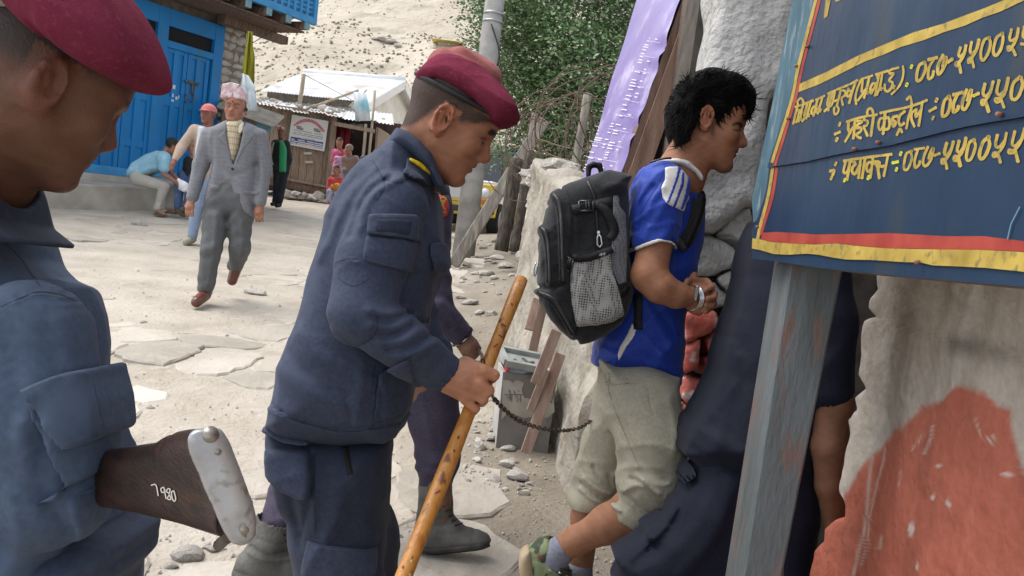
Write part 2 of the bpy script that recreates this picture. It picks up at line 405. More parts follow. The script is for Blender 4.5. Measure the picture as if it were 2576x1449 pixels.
        for _ in range(sm):
            E = np.concatenate([Q[:, [0, 1]], Q[:, [1, 2]], Q[:, [2, 3]], Q[:, [3, 0]]])
            dg = np.bincount(E[:, 0], minlength=N) + np.bincount(E[:, 1], minlength=N)
            for q in range(3):
                a = np.bincount(E[:, 0], P[E[:, 1], q], N) + np.bincount(E[:, 1], P[E[:, 0], q], N); P[:, q] += .5 * (a / np.maximum(dg, 1) - P[:, q])
        Wd = W(P)
        a, b, c, d = Wd[Q[:, 0]], Wd[Q[:, 1]], Wd[Q[:, 2]], Wd[Q[:, 3]]
        m0 = Wd.mean(0); vol = np.einsum('ij,ij->i', np.cross(b - a, c - a), a - m0).sum() + np.einsum('ij,ij->i', np.cross(c - a, d - a), a - m0).sum()
        if vol < 0: Q = Q[:, ::-1].copy()
        return P, Wd, Q
    def obj(s, name, mat, parent=None, sm=1, color=None):
        P, Wd, Q = s.mesh(sm); cols = None
        if color is not None:
            x, y = CX + FOC * P[:, 0] / P[:, 2], CY - FOC * P[:, 1] / P[:, 2]; cols = color(x, y, P[:, 2], P)
        return mesh_obj(name, Wd, Q, mat, parent, True, cols)
# ------------------------------------------------------------------ ground
m_dirt = M('dirt', (.36, .315, .255), (.48, .435, .37), .95, 2.2, .6, 55, .012, attr=True, contrast=(.3, .7), col3=(.44, .405, .35), scale3=11, bump2=(9, .5, .03))
m_flag = M('flagstone', (.345, .31, .26), (.455, .415, .36), .92, 2.5, .5, 35, .01, rnd=.16, contrast=(.3, .7), bump2=(6, .35, .03), col3=(.44, .395, .325), scale3=7)
m_rock = M('rock', (.33, .30, .26), (.50, .47, .43), .9, 7, .5, 40, .01, rnd=.2)
def axis_steps(a, b, zones, h):
    t, l = a, []
    while t < b:
        l.append(t); st = h
        for z0, z1, hh in zones:
            if z0 <= t < z1: st = min(st, hh)
        t += st
    return np.array(l + [b])
def grid_mesh(name, xs, ys, fz, mat, kind, cf=None):
    X, Y = np.meshgrid(xs, ys, indexing='ij'); Z = fz(X, Y); v = np.stack([X.ravel(), Y.ravel(), Z.ravel()], 1)
    nx, ny = len(xs), len(ys); i, j = np.meshgrid(np.arange(nx - 1), np.arange(ny - 1), indexing='ij'); a = (i * ny + j).ravel()
    return mesh_obj(name, v, np.stack([a, a + ny, a + ny + 1, a + 1], 1), mat, None, True, cf(X, Y) if cf else None, kind=kind)
gx = axis_steps(-30, 14, [(-3.2, 1.6, .045), (-7, 3, .12)], .5)
gy = axis_steps(-4, 40, [(1, 7, .045), (0, 18, .09)], .6)
def dirt_tone(X, Y):     # trodden brown earth beside the wall, pale stone dust on the road
    m = smooth(-1.25, -.35, X - wallx(Y) + .35 * vn2(X * 1.1, Y * 1.1, 77) + .12 * vn2(X * 4, Y * 4, 78)) * (1 - smooth(13, 19, Y)); a = (1 - .42 * m + .05 * fbm(X * 2, Y * 2, 79)).ravel()
    return np.stack([a, a * (1 - .03 * m.ravel()), a * (1 - .08 * m.ravel())], 1)
ground = grid_mesh('ground', gx, gy, gz, m_dirt, 'structure', dirt_tone)

# flagstones of the village road: jittered cells, each a slab of its own
def clip_poly(poly, p, n):
    out = []
    for i in range(len(poly)):
        a, b = poly[i], poly[(i + 1) % len(poly)]; da, db = np.dot(a - p, n), np.dot(b - p, n)
        if da <= 0: out.append(a)
        if da * db < 0: out.append(a + (b - a) * da / (da - db))
    return out
def flagstone(poly, top, tilt=(0, 0), thick=.05, inset=.012, mat=None, gap=.01):
    c = np.mean(poly, 0); P = []
    n = len(poly)
    for i in range(n):
        a, b = poly[i], poly[(i + 1) % n]; k = max(1, int(np.linalg.norm(b - a) / .075))
        for j in range(k):
            q = a + (b - a) * j / k; P.append(q * (.93 if not j else 1) + c * (.07 if not j else 0) + RNG.normal(size=2) * .014)
    P = np.array(P); dv = P - c; L = np.linalg.norm(dv, axis=1, keepdims=True); P = c + dv * np.maximum(L - gap, .02) / L
    I = c + dv * np.maximum(L - gap - inset, .015) / L; n = len(P); v = []
    zt = lambda q: float(gz0(c[0], c[1])) + SLOPE * (q[1] - c[1]) + top + tilt[0] * (q[0] - c[0]) + tilt[1] * (q[1] - c[1])
    for q in P: v.append((q[0], q[1], zt(q) - thick))
    for q in P: v.append((q[0], q[1], zt(q) - inset * .7))
    for q in I: v.append((q[0], q[1], zt(q) + RNG.normal() * .0015))
    v.append((c[0], c[1], zt(c) + RNG.normal() * .003))
    f = [(i, (i + 1) % n, n + (i + 1) % n, n + i) for i in range(n)] + [(n + i, n + (i + 1) % n, 2 * n + (i + 1) % n, 2 * n + i) for i in range(n)]
    f += [(2 * n + i, 2 * n + (i + 1) % n, 3 * n) for i in range(n)]
    return mesh_obj('flagstone', v, f, mat or m_flag, ground, False)
special = [([(985, 1190), (1130, 1162), (1270, 1185), (1290, 1290), (1180, 1312), (1000, 1285)], .012),
           ([(950, 1345), (1190, 1300), (1320, 1385), (1300, 1449), (1120, 1500), (930, 1460)], .003),
           ([(300, 975), (345, 966), (425, 985), (428, 1004), (380, 1012), (305, 1000)], .002),
           ([(250, 1028), (300, 1014), (362, 1020), (355, 1045), (300, 1060), (252, 1055)], .002),
           ([(900, 1230), (990, 1215), (1040, 1300), (985, 1345), (905, 1330)], .008)]
keep = []
m_flagw = M('flagstone_pale', (.52, .49, .43), (.62, .59, .53), .85, 5, .4, 40, .008)
for i, (pp, tp) in enumerate(special):
    q = [G(x, y)[:2] for x, y in pp]; keep.append(np.mean(q, 0)); flagstone([np.array(a) for a in q], tp, gap=0, mat=m_flagw if i in (2, 3) else None)
sites = []
for i in range(-12, 5):
    for j in range(0, 38):
        Y = 1.9 + j * .40 + max(0, j - 8) * .012 * (j - 8); X = i * .56 + (.28 if j % 2 else 0) + RNG.uniform(-.25, .25); Y += RNG.uniform(-.18, .18)
        sites.append((X * (1 + .04 * max(0, Y - 6)), Y))
sites = np.array(sites); cnt = 0
order = np.argsort(sites[:, 1])
for si in order:
    s0 = sites[si]; X, Y = s0
    x, y, c = proj(np.array([[X, Y, float(gz0(X, Y))]])); x, y = x[0], y[0]
    if c[0] < .5 or x < 60 or x > 1330 or y > 1560 or Y > 17.5: continue
    if X > wallx(Y) - (.95 if Y < 7 else .5) + .25 * vn2(Y * 1.3, 0.3, 5): continue
    if any(np.linalg.norm(s0 - k) < .36 for k in keep) or RNG.random() < .10 or cnt >= 285: continue
    poly = [s0 + np.array(d) for d in ((-.8, -.8), (.8, -.8), (.8, .8), (-.8, .8))]
    for t in sites[np.linalg.norm(sites - s0, axis=1) < 1.6]:
        d = t - s0
        if np.linalg.norm(d) > 1e-6: poly = clip_poly(poly, s0 + d / 2, d)
    if len(poly) < 3: continue
    flagstone([np.array(p) for p in poly], RNG.uniform(-.014, .0045), (RNG.normal() * .012, RNG.normal() * .016), gap=RNG.uniform(.002, .02)); cnt += 1

# rocks
def rock_mesh(seed, flat=.55):
    r = np.random.default_rng(seed); bm = bmesh.new(); bmesh.ops.create_icosphere(bm, subdivisions=2, radius=1)
    pl = [(nrm(r.normal(size=3)), r.uniform(.55, .9)) for _ in range(9)]
    for v in bm.verts:
        p = np.array(v.co); p *= 1 + .1 * r.normal()
        for n, d in pl:
            t = np.dot(p, n) - d
            if t > 0: p -= n * t * .9
        p[2] *= flat; p[0] *= 1.25; v.co = p
    me = bpy.data.meshes.new('rock'); bm.to_mesh(me); bm.free(); me.materials.append(m_rock); return me
ROCKS = [rock_mesh(50 + i, .45 + .25 * (i % 3) / 2) for i in range(9)]
def rock(P, r, label='pale loose stone lying on the dusty ground at the foot of the roadside wall', group='loose stones at the foot of the roadside wall', sink=.25, name='rock', tilt=.25):
    o = bpy.data.objects.new(name, random.choice(ROCKS)); COL.objects.link(o)
    o.location = (P[0], P[1], P[2] + r * (.5 - sink)); o.scale = (r, r * random.uniform(.7, 1), r * random.uniform(.7, 1.1))
    o.rotation_euler = (random.uniform(-tilt, tilt), random.uniform(-tilt, tilt), random.uniform(0, 6.28)); WL[o.name] = np.zeros(3)
    if label: tag(o, label, 'stone', group)
    return o
def rock2(P, r, y):
    if y > 1000: rock(P, r, 'pale loose stone on the dirt between the rubbish bin and the black boot', 'loose stones near the rubbish bin')
    else: rock(P, r, 'pale loose stone on the dusty bank by the leaning timber', 'loose stones on the bank by the leaning timber')
def onground(x, y):
    p = G(x, y); p[2] = float(gz(p[0], p[1])); return p
for x, y, w in [(1225, 690, 30), (1195, 688, 22), (1245, 700, 20), (1270, 672, 40), (1205, 792, 26), (1235, 795, 26), (1180, 770, 34), (1160, 750, 22), (1250, 655, 26), (1300, 640, 30),
                (1240, 1110, 34), (1275, 1135, 30), (1205, 1130, 38), (1275, 1175, 36), (1300, 1210, 52), (1245, 1215, 30), (1290, 1165, 22), (1200, 1165, 24), (1320, 1245, 26),
                (1180, 620, 26), (1215, 628, 20), (1150, 680, 20), (1165, 700, 16), (1225, 655, 14), (1290, 690, 18), (1310, 700, 22), (1255, 740, 16), (1220, 735, 14), (1150, 600, 30), (1180, 590, 26),
                (1300, 600, 22), (1330, 620, 26), (1315, 660, 22), (1345, 645, 18), (1190, 655, 15), (1240, 612, 16), (1275, 628, 20), (1305, 655, 14), (1160, 640, 15), (1330, 690, 20), (1500, 1350, 30), (1150, 1100, 22)]:
    p = onground(x, y); rock2(p, w / FOC * np.linalg.norm(p - CO) * .62, y)
for k in range(150):
    x, y = random.uniform(1140, 1340), random.choice([random.uniform(590, 720), random.uniform(1060, 1260)]); p = onground(x, y)
    if p[0] > wallx(p[1]) - .12: continue
    rock2(p, (4 + 13 * random.random() ** 2) / FOC * np.linalg.norm(p - CO) * .7, y)
for x, y, w, lab in [(640, 742, 56, 'flat grey stone lying alone on the road beyond the walking man in a checked suit'), (245, 1412, 60, None), (480, 1395, 70, 'broken flat stone by the heel of the black boot'), (380, 1025, 18, None), (362, 810, 22, None),
                     (350, 565, 40, 'flat slab lying in front of the seated boy'), (95, 640, 60, None), (540, 1380, 40, None), (430, 1420, 34, None), (520, 1372, 26, None)]:
    p = onground(x, y); rock(p, w / FOC * np.linalg.norm(p - CO) * .5, lab or 'small pale stone lying loose on the flagged road', None if lab else 'loose stones on the flagged road', .35, tilt=.1)
# pebbles and grit nobody could count
pv, pf = [], []
def pebble(P, r):
    k = len(pv)
    for d in ((1, 0, 0), (-.5, .87, 0), (-.5, -.87, 0), (.1, .1, .8), (0, 0, -.5)):
        pv.append((P[0] + r * d[0] * random.uniform(.6, 1.3), P[1] + r * d[1] * random.uniform(.6, 1.3), P[2] + r * d[2]))
    pf.extend([(k, k + 1, k + 3), (k + 1, k + 2, k + 3), (k + 2, k, k + 3)])
for k in range(3600):
    if k < 2300: x, y = random.uniform(1100, 1560), 600 + 950 * random.random() ** .8
    else: x, y = random.uniform(100, 1150), 560 + 900 * random.random() ** .8
    p = onground(x, y)
    if p[0] > wallx(p[1]) and p[1] > 3.6: continue
    pebble(p + np.array([0, 0, .003]), (random.random() ** 3 * .010 + .002) * (1 if p[1] < 5 else 1.4))
gr = mesh_obj('gravel', pv, pf, M('grit', (.40, .37, .32), (.55, .52, .47), .9, 40), None, False, kind='stuff'); tag(gr, 'small pale pebbles and grit scattered over the dirt road', 'gravel')

# ------------------------------------------------------------------ dry hillside behind the village
def hz(X, Y):
    s = Y + .55 * (X + 5)
    base = .02 * (Y - 24) + 1.32
    z = base + smooth(30, 46, s) * 0 + np.maximum(s - 34, 0) * .36 * (1 - smooth(70, 78, s)) + smooth(70, 78, s) * 14.2
    z = z + smooth(78, 90, s) * 1.2 + np.maximum(s - 92, 0) * .52
    z = z - .10 * np.maximum(X + 5, -60) * smooth(36, 60, s)
    n = smooth(30, 50, s)
    return z + n * (.9 * fbm(X * .07, Y * .07, 21) + .35 * fbm(X * .3, Y * .3, 31)) + smooth(95, 140, s) * (5 * fbm(X * .018, Y * .018, 41) + 1.5 * fbm(X * .06 + Y * .03, Y * .02, 45)) - .3 * (1 - n)
m_hill = M('dry_hill', (.34, .295, .23), (.52, .465, .385), .95, .07, .8, 1.2, .5, contrast=(.3, .7), col3=(.31, .28, .22), scale3=.3, detail=8)
hill = grid_mesh('hill', axis_steps(-150, 130, [(-45, 25, .8)], 3.), axis_steps(25, 330, [(25, 110, .7)], 3.), hz, m_hill, 'structure')
sv, sf = [], []
for k in range(15000):
    X, Y = random.uniform(-45, 18), random.uniform(38, 135); s = Y + .55 * (X + 5)
    if 69 < s < 91 and random.random() < .93: continue
    if s > 91 and random.random() < .6: continue
    if vn2(X * .12, Y * .12, 9) < -.25 and random.random() < .7: continue
    r = random.uniform(.04, .15); Z = float(hz(X, Y)); b = len(sv)
    for j in range(5):
        a = 6.28 * j / 5 + random.random(); sv.append((X + r * math.cos(a) * random.uniform(.7, 1.3), Y + r * math.sin(a) * random.uniform(.7, 1.2), Z - .04))
    for j in range(5): sv.append((sv[b + j][0] * .75 + X * .25 + random.uniform(-.2, .2) * r, sv[b + j][1] * .75 + Y * .25, Z + r * random.uniform(.35, .75)))
    sv.append((X, Y, Z + r * random.uniform(.7, 1.0)))
    sf += [(b + j, b + (j + 1) % 5, b + 5 + (j + 1) % 5, b + 5 + j) for j in range(5)] + [(b + 5 + j, b + 5 + (j + 1) % 5, b + 10) for j in range(5)]
sc = mesh_obj('scrub', sv, sf, M('scrub', (.15, .13, .09), (.27, .235, .165), .95, 3.), None, False, kind='stuff'); tag(sc, 'low dark scrub dotted over the dry hillside', 'scrub')
def hillpoint(x, y):
    v = ray(x, y); t0 = 30
    for k in range(3000):
        t = 30 + k * .1; p = CO + v * t
        if p[1] > 27 and p[2] < float(hz(p[0], p[1])): return p
    return CO + v * 120
for x, y, w in [(965, 107, 30), (985, 112, 26), (1000, 120, 20), (945, 100, 16)]:
    p = hillpoint(x, y); rock(p, w / FOC * np.linalg.norm(p - CO) * .6, 'dark boulder standing out on the pale upper hillside', 'dark boulders on the upper hillside', .1, 'boulder')
p = hillpoint(1127, 113); sc_ = np.linalg.norm(p - CO) / FOC
pag = thing('hill_shrine', 'small shrine with a gold roof far up on the hillside', 'shrine', p)
w_ = 26 * sc_
MB().box(p[0] - w_, p[0] + w_, p[1], p[1] + 2 * w_, p[2] - 3, p[2] + 5 * sc_).build('wall', M('shrine_wall', (.5, .46, .4)), pag)
mb = MB(); z0 = p[2] + 5 * sc_; mb.add([(p[0] - w_ * 1.5, p[1] - 1, z0), (p[0] + w_ * 1.5, p[1] - 1, z0), (p[0] + w_ * 1.5, p[1] + 2 * w_, z0), (p[0] - w_ * 1.5, p[1] + 2 * w_, z0), (p[0], p[1] + w_, z0 + 12 * sc_)], [(0, 1, 4), (1, 2, 4), (2, 3, 4), (3, 0, 4), (0, 3, 2, 1)]); mb.build('roof', M('gold_roof', (.62, .48, .10), (.75, .6, .2), .5), pag)
MB().tube([(p[0], p[1] + w_, z0 + 10 * sc_), (p[0], p[1] + w_, z0 + 20 * sc_)], [1.2 * sc_, .3 * sc_], 6).build('finial', M('gold_roof', (.62, .48, .10)), pag)

# ------------------------------------------------------------------ leafy tree behind the fence
tp = D(1430, 500, 13.0); tz = float(gz0(tp[0], tp[1])); TREE = thing('leafy_tree', 'large bushy tree with dense green leaves behind the concrete pole and barbed wire', 'tree', (tp[0], tp[1], tz))
mb = MB(); lobes = [(1285, 60, 12.6, 108), (1330, -80, 13.2, 150), (1400, 150, 12.4, 130), (1480, 20, 13.3, 160), (1330, 250, 12.5, 95), (1440, 300, 12.3, 120), (1540, 200, 13, 150), (1300, 160, 13, 100), (1380, 360, 12.6, 80), (1560, -60, 13.5, 180), (1235, 25, 13.2, 75), (1228, 120, 13.4, 60), (1225, -40, 13.4, 70), (1600, 120, 13.4, 140), (1600, 330, 13.4, 120), (1350, 60, 12.6, 110), (1450, 180, 12.4, 120), (1265, 240, 13.4, 60), (1290, 345, 13.2, 75), (1480, 400, 12.8, 90), (1400, -250, 13.4, 220)]
top = np.array([tp[0], tp[1], tz + 1.5]); mb.tube([(tp[0], tp[1], tz - .2), (tp[0] + .05, tp[1], tz + .8), top], [.2, .16, .14], 10)
tr = mb.build('trunk', M('bark', (.14, .11, .085), (.24, .20, .16), .95, 12, .8, 30, .02), TREE, True)
mb = MB()
for x, y, c, r in lobes: e = D(x, y, c); mb.tube([top, top * .5 + e * .5 + np.array([0, 0, -.2]), e], [.09, .05, .02], 6)
mb.build('limbs', MATS['bark'], TREE, True)
lv, lc = [], []
for x, y, c, r in lobes:
    ctr = D(x, y, c); R_ = r / FOC * c; ncl = int(62 * (r / 100) ** 2)
    for q in range(ncl):
        d = nrm(RNG.normal(size=3)); cp = ctr + d * R_ * (RNG.uniform(.45, 1.04)) * np.array([1, 1, .9]); cl = RNG.uniform(.10, .2); hue = RNG.uniform(.7, 1.3)
        n = 34; P = cp + RNG.normal(size=(n, 3)) * cl * np.array([1, 1, .6])
        for k in range(n):
            a = nrm(RNG.normal(size=3) * (1, 1, .4) + d * .3); nn = nrm(np.array([0, 0, 1.]) + RNG.normal(size=3) * .55); b = nrm(np.cross(a, nn)); L_ = RNG.uniform(.05, .085); w = L_ * .28; p = P[k]
            lv += [p, p + a * L_ * .5 + b * w, p + a * L_ - nn * .01, p + a * L_ * .5 - b * w]; h = hue * RNG.uniform(.75, 1.3); pale = RNG.random() < .28
            lc += [((.30, .38, .22) if pale else (.125 * h, .215 * h, .085 * h))] * 4
lv = np.array(lv); fa = np.arange(len(lv)).reshape(-1, 4)
m_leaf = M('leaf', (.9, .9, .9), (1.1, 1.1, 1.1), .45, 5, attr=True, spec=.5)
cr = mesh_obj('crown', lv, fa, m_leaf, TREE, False, np.array(lc)); cr['kind'] = 'stuff'

# concrete pole
m_conc = M('concrete', (.24, .23, .215), (.36, .35, .33), .9, 5, .5, 60, .01, bump2=(14, .2, .01))
pb = D(1166, 636, 11.8); pb[2] = float(gz0(pb[0], pb[1])); pt = D(1278, -260, 11.8)
po = thing('concrete_pole', 'tall tapering grey concrete pole in front of the leafy tree', 'pole', pb)
MB().tube([pb - np.array([0, 0, .3]), pb * .5 + pt * .5, pt], [.158, .142, .128], 20).build('shaft', m_conc, po, True)
for yy in (40, 60):
    q = D(1243 - (yy - 40) * .12, yy, 11.8); d = nrm(pt - pb); MB().tube([q, q + d * .03], .152, 20).build('band', M('galv', (.35, .36, .37), rough=.45, metal=.6), po, True)
MB().tube(curve_pts([D(1236, 60, 11.62), D(1254, 120, 11.6), D(1252, 160, 11.6), D(1226, 190, 11.62)], 6), .012, 6).build('cable', M('cable_black', (.03, .03, .03), rough=.6), po, True)

# ------------------------------------------------------------------ blue building on the left
TD = nrm((.45, .893, 0)); ND = np.array([TD[1], -TD[0], 0]); FP = D(395, 300, 14.7)
def fs(x, y, off=0):
    p = onplane(x, y, FP + ND * off, ND); return float(np.dot(p - FP, TD)), float(p[2])
def fw(s, z, o): q = FP + TD * s + ND * o; return np.array([q[0], q[1], z])
def fbox(mb, s0, s1, z0, z1, o0, o1):
    return mb.hexa([fw(s0, z0, o0), fw(s1, z0, o0), fw(s1, z1, o0), fw(s0, z1, o0)], [fw(s0, z0, o1), fw(s1, z0, o1), fw(s1, z1, o1), fw(s0, z1, o1)])
m_blue = M('blue_paint', (.004, .145, .40), (.01, .19, .47), .55, 2.5, .25, 30, .006, contrast=(.3, .7), col3=(.02, .15, .30), scale3=3, stretch=(1, 1, .35))
m_blue2 = M('blue_trim', (.03, .22, .48), (.06, .27, .52), .6, 6, .2, 30, .006)
m_dark = M('dark_gap', (.012, .012, .014)); m_stone = M('wall_stone', (.25, .22, .185), (.42, .385, .33), .9, 5, .7, 30, .015, rnd=.25)
m_mort = M('mud_mortar', (.16, .135, .105), (.24, .205, .165), .95, 9, .6, 40, .02)
m_brown = M('old_timber', (.12, .075, .055), (.23, .155, .12), .85, 3, .6, 40, .01, stretch=(8, 8, 1), rnd=.15)
sR = fs(525, 300)[0]; sC = fs(385, 370)[0]; sPL = fs(545, 250)[0]; sPR = fs(612, 230)[0]
zB = fs(300, 440)[1]; zT = fs(500, 45)[1]; zD = fs(470, 40)[1]
BLD = thing('blue_building', 'village house with bright blue double doors, stone pier and blue balcony', 'house', fw(sC, zB, 0))
fbox(MB(), sC - 5.5, sPL + .02, zB - .6, zT + 3.2, -.35, -.12).build('wall', m_mort, BLD)
fbox(MB(), sC - 5.5, sPR, zB - .6, zT + 3.2, -5, -.36).build('house_body', m_mort, BLD)
wD = sPL - sC - .12
zTr0, zTr1 = fs(470, 38)[1], fs(470, 62)[1]
def door(s0, s1, nm='door'):
    d = MB(); fbox(d, s0 + .1, s1 - .1, zB, zD - .62, -.08, -.05); dr = d.build('door', m_blue, BLD)
    sm = (s0 + s1) / 2; H = zD - .62 - zB
    for (a, b) in ((s0 + .1, sm - .008), (sm + .008, s1 - .1)):
        for q0, q1 in ((0, .02), (.22, .25), (.57, .62), (.97, 1.0)):
            fbox(MB(), a + .085, b - .085, zB + H * q0, zB + H * q1 + .05, -.05, -.028).build('rail', m_blue, dr)
        for c0, c1 in ((a, a + .08), ((a + b) / 2 - .05, (a + b) / 2 + .05), (b - .08, b)):
            fbox(MB(), c0, c1, zB, zB + H, -.049, -.022).build('stile', m_blue, dr)
    return dr
dr1 = door(sC - wD - .12, sC); dr2 = door(sC, sPL - .12)
for s_ in (sC - wD - .12, sC, sPL - .07):
    fbox(MB(), s_ - .11, s_ + .11, zB - .02, zT, -.1, .02).build('door_post', m_blue, BLD, bevel=.008)
for (s0, s1) in ((sC - wD - .01, sC - .11), (sC + .11, sPL - .18)):
    fbox(MB(), s0, s1, zD - .62, zD - .5, -.1, .015).build('lintel', m_blue, BLD, bevel=.006); fbox(MB(), s0, s1, zD - .5, zD - .26, -.1, -.06).build('transom_opening', m_dark, BLD)
    fbox(MB(), s0, s1, zD - .26, zT, -.1, .012).build('head_board', m_blue, BLD, bevel=.006)
    fbox(MB(), s0 - .1, s1 + .1, zB - .02, zB + .12, -.1, .03).build('sill', m_blue2, BLD, bevel=.006)
# latch
lx = fs(483, 208); m_iron = M('dark_iron', (.06, .05, .045), (.13, .10, .08), .6, 20, .3, 80)
MB().obox(fw(lx[0], lx[1], .0), TD * .16, np.array([0, 0, .02]), ND * .015).build('latch_bar', m_iron, BLD)
MB().obox(fw(lx[0] + .02, lx[1] - .10, .0), TD * .02, np.array([0, 0, .09]), ND * .012).build('hasp', m_iron, BLD)
for k in (0, 1):
    q = fs(466 + 14 * k, 247); MB().tube([fw(q[0], q[1] + .07, 0), fw(q[0], q[1] + .03, .045), fw(q[0], q[1] - .04, .045), fw(q[0], q[1] - .08, 0)], .011, 6).build('pull_handle', m_iron, BLD, True)
for (x, y, a, b) in ((440, 219, 8, 10), (437, 240, 4, 9), (446, 247, 6, 8), (452, 244, 3, 9), (436, 253, 7, 5)):
    q = fs(x, y); MB().obox(fw(q[0], q[1], -.0205), TD * a * .0035, np.array([0, 0, b * .0035]), ND * .0007).build('paint_scrape', M('chalk_white', (.55, .6, .65)), dr2)
# stone pier with separate stones
fbox(MB(), sPL, sPR - .02, zB - .6, zT + 1.2, -.4, -.03).build('pier_core', m_mort, BLD)
z = zB - .3; row = 0
while z < zT + 1.1:
    h = random.uniform(.10, .19); s_ = sPL + .01
    while s_ < sPR - .04:
        w = min(random.uniform(.12, .34), sPR - s_)
        if w > .06:
            o = bpy.data.objects.new('stone', ROCKS[random.randrange(9)]); COL.objects.link(o); o.parent = BLD
            q = fw(s_ + w / 2, z + h / 2, -.03) - WL[BLD.name]; o.location = tuple(q); o.scale = (w / 2 * .85, .05, h / 2 * 2.0); o.rotation_euler = (random.uniform(-.12, .12), random.uniform(-.08, .08), math.atan2(TD[1], TD[0]))
        s_ += w + .015
    z += h + .02; row += 1
# balcony
def bs(x, y): return fs(x, y, 1.15)
b0, b1 = bs(618, 0), bs(794, 65); zb = b1[1]; zb0 = zb
BAL = thing('balcony_marker', '', '', (0, 0, 0)); bpy.data.objects.remove(BAL)
sE = b1[0]; sS = sE - 4.2
fbox(MB(), sS, sE, zb, zb + .13, 1.09, 1.18).build('balcony_beam', m_blue2, BLD, bevel=.006)
fbox(MB(), sE - .09, sE, zb + .12, zb + 2.0, 1.07, 1.17).build('balcony_post', m_blue2, BLD)
fbox(MB(), sS, sE - .09, zb + .13, zb + .17, -.12, 1.09).build('balcony_floor', m_brown, BLD)
for i in range(9):
    s_ = sE - .25 - i * .5
    j = fbox(MB(), s_ - .07, s_ + .07, zb - .13, zb + .0, -.3, 1.16).build('joist', m_brown, BLD)
    fbox(MB(), s_ - .071, s_ + .071, zb - .131, zb + .001, 1.158, 1.17).build('joist_end', M('teal_paint', (.10, .26, .33), (.20, .30, .33), .7, 12), BLD)
for i in range(7): fbox(MB(), sS, sE - .1, zb - .165 + .0 * i, zb - .135, -.05 + i * .15, .08 + i * .15).build('soffit_plank', m_brown, BLD)
for i in range(5): fbox(MB(), sS, sE - .09, zb + .2 + i * .085, zb + .235 + i * .085, 1.1, 1.13).build('balcony_rail', m_blue2, BLD)
for i in range(24): fbox(MB(), sE - .28 - i * .17, sE - .22 - i * .17, zb + .13, zb + .9, 1.115, 1.145).build('baluster', m_blue2, BLD)
fbox(MB(), sS, sE, zb + .9, zb + .97, 1.07, 1.17).build('hand_rail', m_blue2, BLD)
fbox(MB(), sE - .045, sE - .001, zb + .13, zb + .9, -.1, 1.07).build('balcony_side', m_blue2, BLD)
q = fs(620, 75, .3); fbox(MB(), sPR - .9, sPR + .75, zb - .32, zb - .17, .12, .30).build('bracket_beam', m_brown, BLD)
# bench plinth
pl0 = np.array(G(50, 526)); 
s0p = sC - 6.5; s1p = sPR - .7; pg = G(230, 527); off = float(np.dot(pg - FP, ND)); PLN = MB()
zt1 = lambda s_: float(gz0(*fw(s_, 0, off)[:2])) + .37
PLN.hexa([fw(s0p, -.5, -.1), fw(s1p, -.5, -.1), fw(s1p, -.5, off), fw(s0p, -.5, off)], [fw(s0p, zt1(s0p) + .03, -.1), fw(s1p, zt1(s1p) + .03, -.1), fw(s1p, zt1(s1p), off), fw(s0p, zt1(s0p), off)])
fbox(MB(), s0p, sPL + .1, 0, zB - .02, -.1, .16).build('step', M('cement', (.33, .30, .255), (.45, .42, .37), .9, 3, .5, 30, .01, bump2=(5, .3, .03)), BLD)
pln = PLN.build('plinth', M('cement', (.33, .30, .255), (.45, .42, .37), .9, 3, .5, 30, .01, bump2=(5, .3, .03)), None, bevel=.02); tag(pln, 'long grey cement bench plinth along the blue doors', 'bench')
pb = G(92, 543)
po = MB().tube([pb - np.array([0, 0, .1]), pb + np.array([.01, 0, .42])], [.085, .08], 9, jit=.06).build('short_post', M('weathered_post', (.30, .26, .20), (.42, .38, .31), .9, 6, .6, 40, .01), None, True); tag(po, 'short weathered wooden post standing before the cement bench', 'post')
# hanging cloth and plastic notice at the pier
def drape(name, pts, c, mat, label, cat, amp=.03, n=16, th=.006, fr=14):
    L_, R_ = pts; mb = MB(); m = len(L_); gl = [np.array(p, float) for p in L_]; gr_ = [np.array(p, float) for p in R_]; V = []
    for i in range(m):
        for j in range(n):
            t = j / (n - 1); p = gl[i] * (1 - t) + gr_[i] * t; q = D(p[0], p[1], c + amp * math.sin(t * fr + i * .7) + amp * .6 * math.sin(t * fr * 2.3 + i)); V.append(q)
    k = len(V); V += [v + CF * th for v in V]; f = []
    for i in range(m - 1):
        for j in range(n - 1):
            a = i * n + j; f.append((a, a + 1, a + n + 1, a + n)); f.append((k + a, k + a + n, k + a + n + 1, k + a + 1))
    for i in range(m - 1): f += [(i * n, (i + 1) * n, k + (i + 1) * n, k + i * n), (i * n + n - 1, k + i * n + n - 1, k + (i + 1) * n + n - 1, (i + 1) * n + n - 1)]
    for j in range(n - 1): f += [(j, k + j, k + j + 1, j + 1), ((m - 1) * n + j, (m - 1) * n + j + 1, k + (m - 1) * n + j + 1, k + (m - 1) * n + j)]
    o = mesh_obj(name, V, f, mat, None, True); return tag(o, label, cat)
drape('hanging_cloth', ([(622, 78), (618, 120), (612, 150), (610, 180), (618, 195), (630, 208)], [(636, 80), (636, 115), (641, 145), (640, 200), (640, 205), (638, 212)]), 13.2,
      M('yellow_cloth', (.22, .21, .02), (.42, .40, .04), .8, 4, contrast=(.3, .7), stretch=(6, 6, 1)), 'yellow green cloth hanging below the balcony beside the stone pier', 'cloth', .05)
drape('plastic_notice', ([(609, 184), (606, 215), (612, 240), (618, 277)], [(625, 190), (640, 215), (644, 245), (648, 279)]), 13.0,
      M('pale_plastic', (.45, .55, .60), (.72, .78, .80), .4, 6, .3, 20, .02), 'pale blue and white plastic sheet hanging under the yellow cloth', 'sheet', .02)

